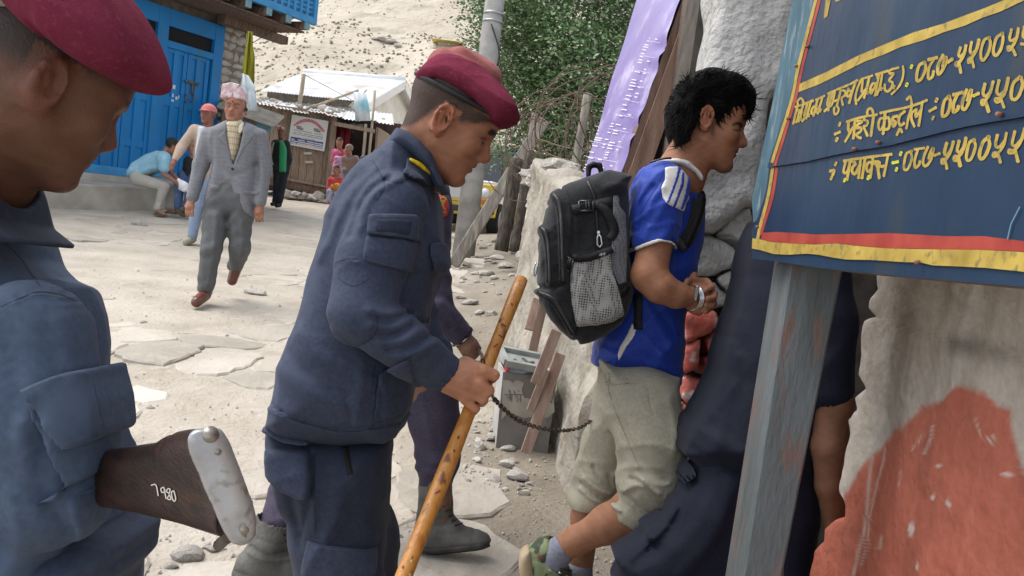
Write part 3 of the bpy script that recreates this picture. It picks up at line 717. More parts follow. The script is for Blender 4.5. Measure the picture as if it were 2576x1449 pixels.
# ------------------------------------------------------------------ houses at the end of the road
m_tin = M('tin_roof', (.66, .67, .68), (.84, .85, .86), .35, 1.2, .15, 8, .01, rnd=.08, col3=(.62, .52, .42), scale3=1.5, metal=.0, spec=.6)
A, B, RL, RR = D(652, 229, 22.5), D(926, 259, 22.5), D(764, 181, 25.2), D(1020, 202, 25.2)
BB = RR + (RR - B) * np.array([1, 1, -1]); AA = RL + (RL - A) * np.array([1, 1, -1])
H1 = thing('tin_roof_house', 'stone house with a shiny tin gable roof below the dry hill', 'house', (B + A) / 2 * np.array([1, 1, 0]) + np.array([0, 0, 1.3]))
for k in range(9):
    for (a0, a1, r0, r1) in ((A, B, RL, RR), (AA, BB, RL, RR)):
        t0, t1 = k / 9, (k + 1) / 9 + .012; mb = MB(); nc = 10; V = []
        for j in range(nc + 1):
            t = t0 + (t1 - t0) * j / nc; up = np.array([0, 0, .025 * (j % 2) + .004 * (k % 2)])
            V += [a0 * (1 - t) + a1 * t + up, r0 * (1 - t) + r1 * t + up]
        mb.add(V, [(2 * j, 2 * j + 2, 2 * j + 3, 2 * j + 1) for j in range(nc)]); mb.build('roof_sheet', m_tin, H1)
MB().tube([RL + np.array([0, 0, .03]), RR + np.array([0, 0, .03])], .07, 8).build('ridge_cap', m_tin, H1, True)
dn = np.array([0, 0, -2.6]); ins = lambda p: p
MB().prism([A + TD * 0 + (B - A) * .04 + (RL - A) * .08, B - (B - A) * .04 + (RL - A) * .08, B - (B - A) * .04 + (RL - A) * .08 + dn, A + (B - A) * .04 + (RL - A) * .08 + dn], (0, .4, 0)).build('front_wall', m_mort, H1)
for r_ in range(5):
    for k in range(22):
        t = (k + random.uniform(.2, .8)) / 22; q = A + (B - A) * (.04 + .92 * t) + (RL - A) * .08 + np.array([0, -.02, -.30 - r_ * .19]); o = bpy.data.objects.new('stone', ROCKS[random.randrange(9)]); COL.objects.link(o); o.parent = H1
        o.location = tuple(q - WL[H1.name]); o.scale = (.11, .07, .13); o.rotation_euler = (random.uniform(-.2, .2), random.uniform(-.2, .2), .1)
m_cream = M('cream_board', (.60, .56, .48), (.74, .70, .62), .8, 3, .2, 20, .01)
g0, g1 = B * .97 + BB * .03, B * .03 + BB * .97; gt = RR - np.array([0, 0, .14]); inw = nrm(A - B) * .3
MB().prism([g0 + inw, g1 + inw, gt + inw], nrm(A - B) * .2).build('gable_wall', m_cream, H1); MB().prism([g0 + inw, g1 + inw, g1 + inw + dn, g0 + inw + dn], nrm(A - B) * .2).build('end_wall', m_cream, H1)
for (a, b) in ((B, RR), (BB, RR)): MB().beam(a - np.array([0, 0, .12]), b - np.array([0, 0, .12]), .05, .24).build('barge_board', M('white_board', (.72, .70, .66), (.8, .78, .74), .7, 4), H1)
for k in range(3):
    t = .25 + .22 * k; q = g0 * (1 - t) + g1 * t + inw * .9 + np.array([0, 0, -.45]); e = nrm(BB - B)
    MB().obox(q, e * .28, np.array([0, 0, .42]), nrm(A - B) * .03).build('window', M('white_board', (.72, .70, .66)), H1); MB().obox(q - nrm(A - B) * .032, e * .2, np.array([0, 0, .33]), nrm(A - B) * .004).build('pane', M('dull_pane', (.42, .40, .36), rough=.4), H1)
e = nrm(B - A); MB().beam(g0 + inw + np.array([0, 0, -.95]), g1 + inw + np.array([0, 0, -.95]) + e * .0, .6, .05).build('end_awning', m_tin, H1)

# wooden shack with the notice
SHC = 20.5
SHK = thing('wooden_shack', 'brown plank shack with tin awning and dark doorway', 'shack', D(760, 480, SHC))
def shline(x, y0, s): return y0 + s * (x - 654)
xs_ = np.linspace(646, 838, 11)
for i in range(10):
    x0, x1 = xs_[i] + .3, xs_[i + 1] - .5; wob = random.uniform(-.03, .03)
    pl_ = [D(x0, shline(x0, 258, .136), SHC + wob), D(x1, shline(x1, 258, .136), SHC + wob), D(x1 - 12, shline(x1, 444, .20), SHC + wob), D(x0 - 12, shline(x0, 444, .20), SHC + wob)]
    MB().prism(pl_, (0, .06, 0)).build('plank', M('shack_plank', (.23, .165, .12), (.34, .26, .20), .85, 4, .4, 20, .01, stretch=(6, 6, 1), rnd=.12), SHK)
MB().beam(D(632, 448, SHC - .06), D(826, 487, SHC - .06), .1, .14).build('bottom_beam', m_brown, SHK); MB().beam(D(640, 434, SHC - .05), D(824, 470, SHC - .05), .05, .05).build('lower_rail', MATS['shack_plank'], SHK)
MB().beam(D(842, 288, SHC - .03), D(826, 482, SHC - .03), .12, .1, (0, 1, 0)).build('door_post', MATS['shack_plank'], SHK)
MB().prism([D(640, 268, SHC + .3), D(842, 295, SHC + .3), D(828, 500, SHC + .3), D(630, 470, SHC + .3)], (0, 3.0, 0)).build('shack_body', M('dark_board', (.05, .04, .033), (.08, .06, .05)), SHK)
MB().prism([D(836, 290, SHC + 2.2), D(1010, 312, SHC + 2.2), D(1000, 520, SHC + 2.2), D(826, 500, SHC + 2.2)], (0, .1, 0)).build('back_wall', M('dark_interior', (.07, .045, .04), (.11, .07, .06)), SHK)
MB().prism([D(946, 320, SHC), D(952, 320, SHC), D(942, 500, SHC), D(936, 500, SHC)], (0, 2.2, 0)).build('side_wall', M('shack_plank', (.23, .165, .12)), SHK)
aw0, aw1 = D(645, 262, SHC - .35), D(988, 312, SHC - .35); ab0, ab1 = D(670, 250, SHC + 2.3), D(985, 285, SHC + 2.3)
for k in range(8):
    t0, t1 = k / 8, (k + 1) / 8 + .01; V = []
    for j in range(11):
        t = t0 + (t1 - t0) * j / 10; up = np.array([0, 0, .03 * (j % 2) - .03 * (k % 3)]); V += [aw0 * (1 - t) + aw1 * t + up, ab0 * (1 - t) + ab1 * t + up]
    MB().add(V, [(2 * j, 2 * j + 2, 2 * j + 3, 2 * j + 1) for j in range(10)]).build('awning_sheet', m_tin, SHK)
MB().beam(D(841, 311, SHC - .3), D(942, 330, SHC - .3), .09, .09).build('awning_beam', MATS['shack_plank'], SHK)
MB().prism([D(840, 300, SHC + .1), D(836, 302, SHC + .1), D(846, 330, SHC + .1)], (0, .02, 0))
drape('red_curtain', ([(846, 312), (844, 350), (842, 400), (840, 440)], [(882, 322), (880, 350), (878, 400), (876, 445)]), SHC + .5, M('red_curtain', (.16, .012, .02), (.24, .02, .03), .8, 3), 'dark red curtain hanging in the shack doorway', 'curtain', .04)
for (x0, y0, x1, y1, w, lab) in ((943, 228, 926, 410, 7, 'tall thin bamboo pole holding the awning of the shack'), (920, 312, 913, 400, 8, 'shorter bamboo post inside the shack awning'), (764, 187, 752, 270, 11, 'square grey post standing up through the shack awning'), (770, 274, 902, 227, 6, 'long slanting pole lying against the tin roof'), (878, 268, 923, 226, 4, 'short slanting stick beside the blue poster')):
    cc = SHC - .3 if x0 > 900 else SHC + .6
    o = MB().tube([D(x0, y0, cc), D((x0 + x1) / 2 + 1, (y0 + y1) / 2, cc), D(x1, y1, cc)], w / 2 / FOC * cc, 8, jit=.05).build('pole', M('bamboo', (.33, .27, .19), (.45, .39, .30), .8, 10, stretch=(1, 1, .3)), None, True); tag(o, lab, 'pole')
# banner notice on the shack
nc = [(735, 288), (825, 304), (815, 380), (725, 364)]; NB = thing('notice_banner', 'white printed notice banner with red arch and blue base nailed to the shack', 'banner', D(775, 340, SHC - .1))
NPL = D(775, 335, SHC - .09); NN = -np.array(CF); NN = nrm(NN)
def npz(pts): return ZP((1130, 440, 1330, 620), pts, 1610)
def flat(pts, mat, parent, pp, nn, off, name):
    v = [onplane(x, y, pp, nn) + nn * off for x, y in pts]; return MB().add(v, [tuple(range(len(v)))]).build(name, mat, parent)
MB().prism([onplane(x, y, NPL, NN) for x, y in npz([(310, 145), (1480, 360), (1340, 1330), (175, 1110)])], CF * .02).build('sheet', M('banner_white', (.62, .64, .62), (.70, .71, .69), .6, 2), NB)
m_ink = M('ink_black', (.10, .10, .11)); m_red = M('print_red', (.62, .16, .20), (.68, .30, .32), .6, 30); m_navy = M('print_navy', (.06, .08, .22)); m_wht = M('print_white', (.62, .63, .68)); m_pink = M('print_pink', (.66, .52, .50))
arc = npz([(370, 500), (460, 440), (600, 370), (720, 340), (850, 340), (960, 365), (1080, 430), (1180, 520), (1260, 610), (1325, 680)])
for k in range(9): stroke([np.array(arc[k]) * .93 + np.array(arc[k + 1]) * .07, np.array(arc[k]) * .1 + np.array(arc[k + 1]) * .9], 7 if k else 4, NPL, NN, .006).build('lettering', m_red, NB)
flat(npz([(265, 855), (590, 905), (600, 880), (1020, 950), (1030, 1000), (1315, 1040), (1290, 1260), (1040, 1210), (760, 1150), (250, 1070)]), m_navy, NB, NPL, NN, .004, 'blue_panel')
for a, b in (((290, 930), (370, 945)), ((300, 990), (470, 1020)), ((290, 1045), (430, 1075)), ((510, 965), (710, 1000)), ((510, 1025), (750, 1070)), ((800, 1015), (1010, 1060)), ((780, 1075), (1010, 1115)), ((1050, 1070), (1280, 1110)), ((1050, 1130), (1280, 1165)), ((1060, 1185), (1280, 1225))):
    stroke(npz([a, b]), 2.6, NPL, NN, .007).build('lettering', m_wht, NB)
for a, b in (((490, 1085), (730, 1130)), ((790, 1130), (1020, 1185))): stroke(npz([a, b]), 4.5, NPL, NN, .008).build('lettering', m_pink, NB)
stroke(npz([(610, 905), (1000, 965)]), 3.5, NPL, NN, .008).build('lettering', M('print_pale_green', (.50, .58, .48)), NB)
for y0, xs2 in ((640, ((370, 500), (520, 640), (660, 960), (1020, 1290))), (715, ((370, 450), (480, 650), (700, 850), (870, 1050), (1080, 1310))), (770, ((340, 480), (500, 580), (610, 760), (790, 980), (1010, 1290)))):
    for x0, x1 in xs2:
        sl = .185; n = max(2, int((x1 - x0) / 38))
        for k in range(n):
            xa = x0 + (x1 - x0) * k / n; xb = xa + (x1 - x0) / n * .75; ya, yb = y0 + sl * (xa - 400), y0 + sl * (xb - 400)
            stroke(npz([(xa, ya), (xb, yb)]), 1.1, NPL, NN, .007).build('lettering', m_ink, NB)
for cx_, cy_ in ((560, 580), (1120, 660)):
    flat(npz([(cx_ - 110, cy_ - 75), (cx_ + 50, cy_ - 45), (cx_ + 60, cy_ - 20), (cx_ + 115, cy_ + 10), (cx_ + 110, cy_ + 60), (cx_ - 10, cy_ + 45), (cx_ - 110, cy_ + 10)]), M('print_grey', (.30, .31, .32)), NB, NPL, NN, .006, 'picture')
    stroke(npz([(cx_ - 100, cy_ - 60), (cx_ + 30, cy_ - 38)]), 1.6, NPL, NN, .009).build('picture', m_ink, NB); stroke(npz([(cx_ - 95, cy_ + 8), (cx_ + 100, cy_ + 60)]), 1.8, NPL, NN, .009).build('picture', m_ink, NB)
for (x, y) in ((775, 386), (778, 408)): o = MB().obox(D(x, y, SHC - .06), CR * .09, CU * .025, CF * .03).build('hasp', M('pale_metal', (.5, .47, .42), rough=.5), SHK)
drape('blue_poster', ([(889, 231), (891, 265), (894, 304)], [(921, 233), (928, 265), (933, 304)]), SHC - .45, M('poster_print', (.30, .58, .66), (.72, .78, .80), .6, 1.6, contrast=(.42, .52)), 'pale blue and white poster hanging from the shack awning', 'poster', .01)
for k in range(26):
    t = random.random(); q = aw0 * (1 - t) + aw1 * t; q = q + (ab0 - aw0) * random.uniform(.15, .6) + np.array([0, 0, .04]); rock(q, random.uniform(.05, .13), 'flat stone weighing down the tin awning of the shack', 'stones on the tin awning', .1)
for k in range(20):
    x = random.uniform(700, 838); p = D(x, 478 + .2 * (x - 700), SHC - .25); p[2] = float(gz0(p[0], p[1])) + random.uniform(0, .12); rock(p, random.uniform(.1, .2), 'flat stone under the bottom beam of the plank shack', 'stones under the plank shack', .2)
# low stone-slab hut behind the grey suit
HT = thing('slab_roof_hut', 'low hut with a grey stone slab roof edge behind the suited man', 'hut', D(650, 470, 15.5))
MB().hexa([D(560, 262, 15.2), D(700, 312, 15.2), D(672, 276, 17.6), D(560, 235, 17.6)], [D(560, 274, 15.2), D(700, 319, 15.2), D(672, 284, 17.6), D(560, 245, 17.6)]).build('roof', M('slate', (.27, .24, .20), (.40, .36, .30), .9, 5, .6, 12, .03), HT)
for k in range(9): q = D(572 + k * 15, 259 + k * 5.4, 15.4); MB().obox(q, CR * .07 + CU * -.025, np.array([0, .3, .12]), np.array([0, 0, .018])).build('roof_slab', M('slate', (.27, .24, .20)), HT)
MB().prism([D(560, 276, 15.7), D(650, 306, 15.7), D(632, 478, 15.7), D(545, 470, 15.7)], (-.6, 1.4, 0)).build('wall', m_mort, HT)
MB().prism([D(645, 306, 15.55), D(683, 318, 15.55), D(681, 330, 15.55), D(643, 320, 15.55)], (0, .08, 0)).build('fascia', M('teal_paint', (.10, .26, .33)), HT)
# overhead wires
for pts, lab in (([D(616, 120, 14), D(690, 75, 16), D(800, 10, 18), D(835, -20, 18)], 'thin dark cable slung from the stone pier up across the hill'), ([D(764, 187, 21), D(830, 222, 21.3), D(905, 262, 21)], 'thin wire from the grey post down to the blue poster')):
    o = MB().tube(curve_pts(pts, 8), .007, 5).build('wire', MATS['cable_black'], None, True); tag(o, lab, 'wire')
# ------------------------------------------------------------------ roadside wall with the gate opening (right)
hv = ray(1250, 545); SD = nrm((hv[0], hv[1], 0)); SN = np.array([-SD[1], SD[0], 0])      # runs away from us / faces the road
SP = D(1895, 655, 1.80)
Z4 = lambda pts: ZP((3000, 0, 4096, 1152), pts, 1379)
WP = D(2130, 770, 1.97)
def wsz(p): return float(np.dot(p - WP, SD)), float(p[2])
def wpt(s, z, o=0):
    q = WP + SD * s + SN * o; return np.array([q[0], q[1], z])
edge8 = [(640, -500), (620, -200), (610, 0), (565, 50), (560, 90), (600, 140), (548, 150), (530, 280), (510, 430), (545, 490), (490, 545), (510, 600), (460, 655), (470, 740), (455, 860), (435, 960), (430, 1010), (460, 1060), (455, 1135), (400, 1150), (350, 1190), (345, 1260), (300, 1310), (280, 1449), (240, 1700), (180, 2400)]
Z8 = lambda pts: ZP((3000, 1152, 4096, 2304), pts, 1379)
esz = np.array([wsz(onplane(x, y, WP, SN)) for x, y in Z8(edge8)]); esz = esz[np.argsort(esz[:, 1])]
zs = np.arange(-.15, 2.5, .0075); es = np.interp(zs, esz[:, 1], esz[:, 0]) + .007 * fbm(zs * 12, 0 * zs, 3)
nS = 300; tt = np.linspace(0, 1, nS) ** 1.15 * 2.3
S_ = es[:, None] - tt[None, :] * (1 + 0 * es[:, None]); Zg = np.repeat(zs[:, None], nS, 1)
off = .009 * fbm(S_ * 5, Zg * 5, 61, 4) + .0012 * fbm(S_ * 40, Zg * 22, 71, 3) - .03 * np.exp(-tt[None, :] / .012)
V = WP[None, None, :] + SD * S_[..., None] + SN * off[..., None]; V[..., 2] = Zg
px_, py_, _ = proj(V.reshape(-1, 3)); px_ = px_.reshape(S_.shape); py_ = py_.reshape(S_.shape)
terr = Z8([(300, 1300), (345, 1190), (400, 1155), (460, 1130), (462, 1060), (520, 990), (600, 870), (730, 760), (800, 660), (870, 600), (950, 560), (1040, 500), (1170, 520), (1240, 590), (1310, 610), (1330, 750), (1379, 900), (1500, 1200), (1700, 2400), (100, 2400)])
wob = 9 * fbm(S_ * 26, Zg * 10, 81, 3); dT = poly2(px_ + wob, py_ + wob * .6, terr)
red = smooth(7, -7, dT)
streak = fbm(S_ * 34, Zg * 2.2, 91, 3); blot = fbm(S_ * 6, Zg * 5, 101, 4)
white = np.array([.50, .455, .40]); grime = np.array([.25, .205, .155]); terra = np.array([.42, .112, .07]); terra2 = np.array([.34, .085, .052])
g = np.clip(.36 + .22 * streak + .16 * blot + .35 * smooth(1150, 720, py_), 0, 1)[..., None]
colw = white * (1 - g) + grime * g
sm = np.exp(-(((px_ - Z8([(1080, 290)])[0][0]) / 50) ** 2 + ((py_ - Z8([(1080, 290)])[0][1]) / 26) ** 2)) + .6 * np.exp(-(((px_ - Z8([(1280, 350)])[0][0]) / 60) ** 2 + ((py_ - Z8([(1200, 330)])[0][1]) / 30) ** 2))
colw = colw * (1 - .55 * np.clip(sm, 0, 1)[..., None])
t_ = np.clip(.5 + .5 * blot + .25 * streak, 0, 1)[..., None]; colr = terra * (1 - t_) + terra2 * t_
colr = colr * (1 - .25 * smooth(.2, 1., fbm(S_ * 9, Zg * 5, 120, 3))[..., None]) + .02 * smooth(.5, 1.1, fbm(S_ * 60, Zg * 12, 130, 3))[..., None]
colr = colr * .88 + .12 * np.array([.42, .22, .16]) * (1 + .5 * fbm(S_ * 4, Zg * 3, 151)[..., None])
colx = colw * (1 - red[..., None]) + colr * red[..., None]
for pts, w in (([(615, 860), (600, 960), (590, 1100), (575, 1230), (545, 1330), (520, 1449)], 3.2), ([(680, 810), (670, 880), (640, 980), (605, 1140), (590, 1280), (560, 1400)], 2.0), ([(920, 690), (905, 760), (880, 830)], 2.4), ([(870, 740), (830, 790), (815, 815)], 1.6), ([(760, 920), (745, 1000)], 1.5), ([(1130, 660), (1170, 760)], 1.5), ([(660, 1260), (655, 1310)], 3)):
    d_ = seg2(px_, py_, Z8(pts)); k_ = np.clip(1.3 - d_ / (w * 1.6), 0, 1)[..., None] * .5; colx = colx * (1 - k_) + np.array([.58, .50, .42]) * k_
for (x, y, a, b) in ((815, 1215, 16, 36), (1215, 760, 18, 14), (1300, 935, 22, 14), (945, 900, 14, 10), (920, 1050, 10, 12), (840, 1400, 6, 14), (995, 1090, 16, 22), (820, 540, 14, 20)):
    X0, Y0 = Z8([(x, y)])[0]; d_ = np.hypot((px_ - X0) / (a * .5), (py_ - Y0) / (b * .5)) + .25 * vn2(S_ * 90, Zg * 90, 7); k_ = .75 * smooth(1.25, .6, d_ + .3 * fbm(S_ * 50, Zg * 40, 17, 2))[..., None]; colx = colx * (1 - k_) + (np.array([.55, .52, .48]) if y > 600 else np.array([.28, .23, .17])) * k_
ke = np.exp(-tt / .03)[None, :, None] * (1 - red[..., None]); colx = colx * (1 - .6 * ke) + np.array([.50, .45, .46]) * .6 * ke
nz = len(zs); i, j = np.meshgrid(np.arange(nz - 1), np.arange(nS - 1), indexing='ij'); a = (i * nS + j).ravel(); Q = np.stack([a, a + nS, a + nS + 1, a + 1], 1)
# return face at the opening
nb = nz * nS; dep = [.06, .18, .34]; Vs = [V[:, 0, :] - SN * d + SD * (.02 * vn2(zs * 18, 0 * zs + d * 10, 5)[:, None]) for d in dep]
VV = np.concatenate([V.reshape(-1, 3)] + Vs); CC = np.concatenate([colx.reshape(-1, 3)] + [colx[:, 0, :] * .9] * 3)
rq = []
cols_ = [np.arange(nz) * nS] + [nb + k * nz + np.arange(nz) for k in range(3)]
for k in range(3): rq.append(np.stack([cols_[k][:-1], cols_[k + 1][:-1], cols_[k + 1][1:], cols_[k][1:]], 1))
m_wall = M('limewash', (.93, .93, .93), (1.06, 1.05, 1.04), .9, 60, .6, 60, .006, attr=True, bump2=(12, .2, .01))
nw = mesh_obj('roadside_wall', VV, np.concatenate([Q] + rq), m_wall, None, True, CC); tag(nw, 'limewashed wall with a terracotta painted lower part under the blue signboard', 'wall')
Bk = MB().prism([wpt(-.30, -.2, -.36), wpt(-2.4, -.2, -.36), wpt(-2.4, 2.5, -.36), wpt(-.30, 2.5, -.36)], -SN * .05).build('core', m_mort, nw)

# ------------------------------------------------------------------ police signboard
SGN = thing('police_signboard', 'large navy blue signboard hand painted with yellow telephone numbers', 'signboard', SP)
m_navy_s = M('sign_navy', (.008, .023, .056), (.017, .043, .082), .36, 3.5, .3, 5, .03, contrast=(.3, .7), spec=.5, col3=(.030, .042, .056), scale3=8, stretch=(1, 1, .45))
m_yel = M('sign_yellow', (.27, .185, .035), (.48, .345, .072), .55, 22, .2, 60, .003, contrast=(.25, .7), detail=8, col3=(.20, .16, .06), scale3=70); m_yg = M('sign_yellow_green', (.42, .44, .04)); m_sred = M('sign_red', (.26, .03, .025), (.36, .06, .04), .5, 16)
m_sblue = M('sign_board_blue', (.035, .085, .115), (.075, .145, .185), .6, 9, .4, 40, .006, contrast=(.3, .7), col3=(.17, .22, .25), scale3=30, stretch=(2, 2, .5))
m_pale = M('raw_edge', (.45, .44, .40))
def sflat(pts, off, name, mat, parent=None, thick=0.0):
    v = [onplane(x, y, SP, SN) + SN * off for x, y in pts]
    if thick: return MB().prism(v, -SN * thick).build(name, mat, parent or SGN)
    return MB().add(v, [tuple(range(len(v)))]).build(name, mat, parent or SGN)
seam = Z4([(105, 845), (300, 815), (430, 785), (560, 760), (720, 735), (1000, 665), (1110, 640), (1220, 620), (1379, 595), (1900, 480)])
le_up = Z4([(350, -300), (345, 0), (240, 380), (215, 500), (100, 845)]); le_lo = Z4([(100, 845), (85, 960), (50, 1080), (12, 1165), (18, 1240), (15, 1300)])
bot = Z4([(15, 1300), (400, 1355), (800, 1395), (1379, 1445), (1900, 1480)])
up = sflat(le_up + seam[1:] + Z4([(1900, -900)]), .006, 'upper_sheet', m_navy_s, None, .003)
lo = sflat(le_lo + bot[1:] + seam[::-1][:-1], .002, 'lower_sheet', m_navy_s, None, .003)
sflat(Z4([(205, -300), (205, 0), (110, 480), (0, 1010), (8, 1120), (60, 1080), (110, 840), (235, 480), (380, 0), (400, -300)]), -.004, 'side_board', m_sblue, None, .07)
sflat(Z4([(60, 1300), (400, 1358), (1379, 1449), (1900, 1490), (1900, 1330), (60, 1180)]), -.004, 'back_frame', m_brown, None, .05)
sflat(Z4([(215, -300), (1900, -900), (1900, 900), (100, 900)]), -.03, 'backing', m_brown, None, .02)
L = lambda pts: curve_pts(pts, 3)
stroke(L(Z4([(365, -100), (350, 0), (262, 330), (228, 500), (128, 815)])), 8, SP, SN, .0068).build('yellow_border', m_yel, SGN); stroke(L(Z4([(385, -100), (368, 0), (282, 330), (245, 500), (143, 830)])), 7, SP, SN, .0066).build('red_border', m_sred, SGN)
stroke(L(Z4([(120, 850), (100, 980), (60, 1130), (40, 1230)])), 8, SP, SN, .0028).build('yellow_border', m_yel, SGN); stroke(L(Z4([(140, 850), (118, 990), (78, 1120), (62, 1180)])), 8, SP, SN, .0026).build('red_border', m_sred, SGN)
sflat(Z4([(70, 1172), (140, 1168), (240, 1174), (340, 1181), (560, 1178), (700, 1174), (850, 1182), (1000, 1190), (1190, 1190), (1379, 1214), (1900, 1290), (1900, 1330), (1379, 1268), (1180, 1258), (980, 1257), (850, 1252), (700, 1251), (560, 1238), (450, 1226), (340, 1232), (230, 1226), (130, 1222), (60, 1206)]), .0026, 'red_band', m_sred)
sflat(Z4([(22, 1200), (60, 1206), (130, 1222), (340, 1233), (450, 1227), (560, 1240), (700, 1252), (980, 1258), (1180, 1260), (1379, 1270), (1900, 1340), (1900, 1440), (1379, 1368), (1200, 1350), (1040, 1342), (940, 1338), (870, 1322), (800, 1322), (620, 1310), (500, 1308), (430, 1298), (360, 1284), (300, 1278), (200, 1284), (130, 1280), (70, 1262), (20, 1252)]), .0045, 'yellow_band', m_yel)
sflat(Z4([(268, 424), (400, 366), (560, 285), (700, 226), (850, 165), (1000, 122), (1100, 84), (1200, 48), (1379, -25), (1900, -260), (1900, -200), (1379, 20), (1290, 62), (1200, 92), (1110, 132), (1000, 166), (900, 205), (780, 240), (690, 280), (600, 312), (450, 386), (370, 425), (262, 466)]), .0068, 'yellow_line', m_yel)
sflat(Z4([(412, -60), (440, -60), (425, 0), (408, 84), (390, 97), (392, 60), (400, 0)]), .0068, 'lettering', m_yel); sflat(Z4([(445, -60), (520, -60), (495, -4), (450, 12)]), .0068, 'lettering', m_yel)
def letters(reg, W_, strokes, w, off, mat=None):
    mb = MB()
    for st in strokes:
        p = ZP(reg, st if len(st) > 1 else [(st[0][0] - 6, st[0][1] + 14), (st[0][0] + 6, st[0][1] - 14)], W_)
        s_ = stroke(curve_pts(p, 5) if len(p) > 2 else p, w * random.uniform(.80, 1.0), SP, SN, off + random.uniform(0, .0003), .1); mb.add(s_.v, s_.f)
    return mb.build('lettering', mat or m_yel, SGN)
T1, T2, T3, T4 = (3160, 240, 3660, 520), (3640, 100, 4096, 380), (3300, 360, 3800, 740), (3640, 280, 4096, 700)
letters(T1, 2576, [[(240, 930), (235, 860), (290, 800), (340, 830), (355, 900)], [(235, 960), (190, 1120), (145, 1310)], [(190, 975), (370, 920)], [(215, 1060), (290, 1040), (250, 1120), (235, 1200), (200, 1290)], [(345, 940), (300, 1150), (255, 1270)], [(300, 1220)],
    [(400, 905), (545, 850)], [(430, 930), (380, 1120), (385, 1170), (440, 1120)], [(505, 890), (410, 1210)], [(430, 1140), (335, 1265)], [(470, 1150)], [(620, 830), (785, 750)], [(650, 830), (570, 1150)], [(640, 960), (560, 980), (520, 1060), (540, 1120), (610, 1080), (650, 980)], [(745, 790), (650, 1110)], [(710, 1050)],
    [(870, 700), (1100, 600), (1300, 520), (1475, 430)], [(890, 720), (850, 900), (860, 950), (930, 900)], [(950, 690), (870, 1040)], [(910, 960), (800, 1060)], [(1010, 680), (960, 880), (935, 950)], [(960, 870), (1080, 830)], [(1130, 640), (1050, 950)], [(1060, 960), (1090, 1030), (1060, 1110), (1010, 1130), (990, 1060), (1000, 1000)],
    [(1150, 640), (1220, 650), (1220, 740), (1160, 780), (1150, 830), (1175, 930)], [(1290, 600), (1260, 740), (1300, 760), (1350, 660), (1300, 640)], [(1440, 480), (1380, 640), (1310, 890)], [(1550, 430), (1480, 600), (1440, 780), (1455, 910)],
    [(1580, 400), (1785, 335)], [(1590, 430), (1570, 640), (1600, 660), (1680, 600)], [(1720, 380), (1680, 560), (1620, 780)], [(1600, 700), (1495, 840)], [(1695, 690)], [(1875, 310), (2100, 240)], [(1890, 320), (1900, 380)], [(1930, 320), (1850, 740)], [(1890, 500), (1800, 500), (1750, 600), (1760, 700), (1800, 640), (1860, 540)], [(2000, 280), (1950, 560), (1890, 720)], [(1980, 610)],
    [(2150, 280), (2160, 220), (2330, 170)], [(2160, 290), (2230, 300), (2140, 430), (2210, 480), (2190, 580), (2110, 660), (2050, 620), (2050, 530)], [(2245, 570)], [(2430, 150), (2440, 260), (2410, 430), (2330, 580), (2200, 710)]], 6.6, .0068)
letters(T2, 2360, [[(410, 790), (300, 850), (245, 1050), (260, 1170), (340, 1130), (420, 960), (430, 850), (400, 790)], [(500, 730), (660, 690)], [(600, 720), (500, 900), (480, 1060), (500, 1130), (570, 1080), (595, 980)], [(790, 650), (700, 820), (680, 960), (700, 1030), (760, 980), (850, 800), (855, 680), (810, 780), (790, 860)], [(905, 775), (985, 725)],
    [(1160, 490), (1120, 620), (1150, 670), (1230, 600)], [(1275, 450), (1230, 640), (1130, 790), (1070, 790), (1070, 860), (1110, 850)], [(1130, 820), (1165, 990)], [(1390, 380), (1360, 540), (1390, 600), (1450, 570)], [(1545, 330), (1490, 530), (1400, 680), (1340, 710), (1330, 790), (1380, 760)], [(1400, 720), (1440, 880)],
    [(1770, 280), (1660, 330), (1590, 560), (1600, 720), (1650, 740), (1740, 600), (1790, 400), (1760, 280)], [(2040, 190), (1920, 280), (1850, 500), (1860, 620), (1920, 640), (2010, 500), (2050, 300), (2030, 190)], [(2230, 120), (2190, 280), (2220, 340), (2300, 310)], [(2370, 100), (2330, 300), (2240, 460), (2160, 470), (2160, 540), (2220, 520)], [(2240, 480), (2310, 630)],
    [(2500, 60), (2470, 220), (2500, 280), (2580, 250)], [(2650, 40), (2610, 240), (2520, 400), (2440, 410)]], 8.6, .0068)
letters(T2, 2360, [[(140, 875)], [(40, 1250)]], 9, .007, m_yg)
letters(T3, 1907, [[(220, 680), (290, 650)], [(405, 490), (600, 430), (860, 385)], [(425, 500), (420, 600), (440, 640), (490, 590)], [(525, 460), (500, 740)], [(450, 660), (375, 790)], [(560, 480), (630, 490), (560, 540), (545, 590), (610, 580), (610, 640), (550, 680), (560, 720), (610, 740)], [(670, 460), (720, 490), (700, 550), (660, 570), (690, 640), (715, 700)],
    [(810, 410), (770, 700)], [(810, 400), (790, 310), (750, 290), (715, 330), (715, 400)], [(920, 360), (1100, 320), (1300, 280), (1500, 220), (1630, 170)], [(990, 360), (960, 670)], [(990, 440), (910, 450), (885, 560), (910, 620), (960, 560)], [(980, 450), (1040, 430), (1060, 520), (1040, 600), (990, 610)], [(1170, 410), (1110, 430), (1100, 540), (1130, 560), (1150, 500), (1110, 480)],
    [(1290, 340), (1220, 400), (1200, 490), (1230, 550), (1280, 520)], [(1175, 690), (1220, 600), (1250, 650)], [(1400, 270), (1350, 430), (1320, 590)], [(1400, 260), (1390, 160), (1370, 110), (1330, 150)], [(1470, 310), (1410, 350), (1395, 450), (1440, 560)], [(1470, 310), (1460, 420), (1530, 330)], [(1560, 230), (1510, 550)], [(1785, 165)], [(1680, 330), (1770, 280)], [(1730, 440)], [(290, 530)], [(245, 765)]], 7.6, .0068)
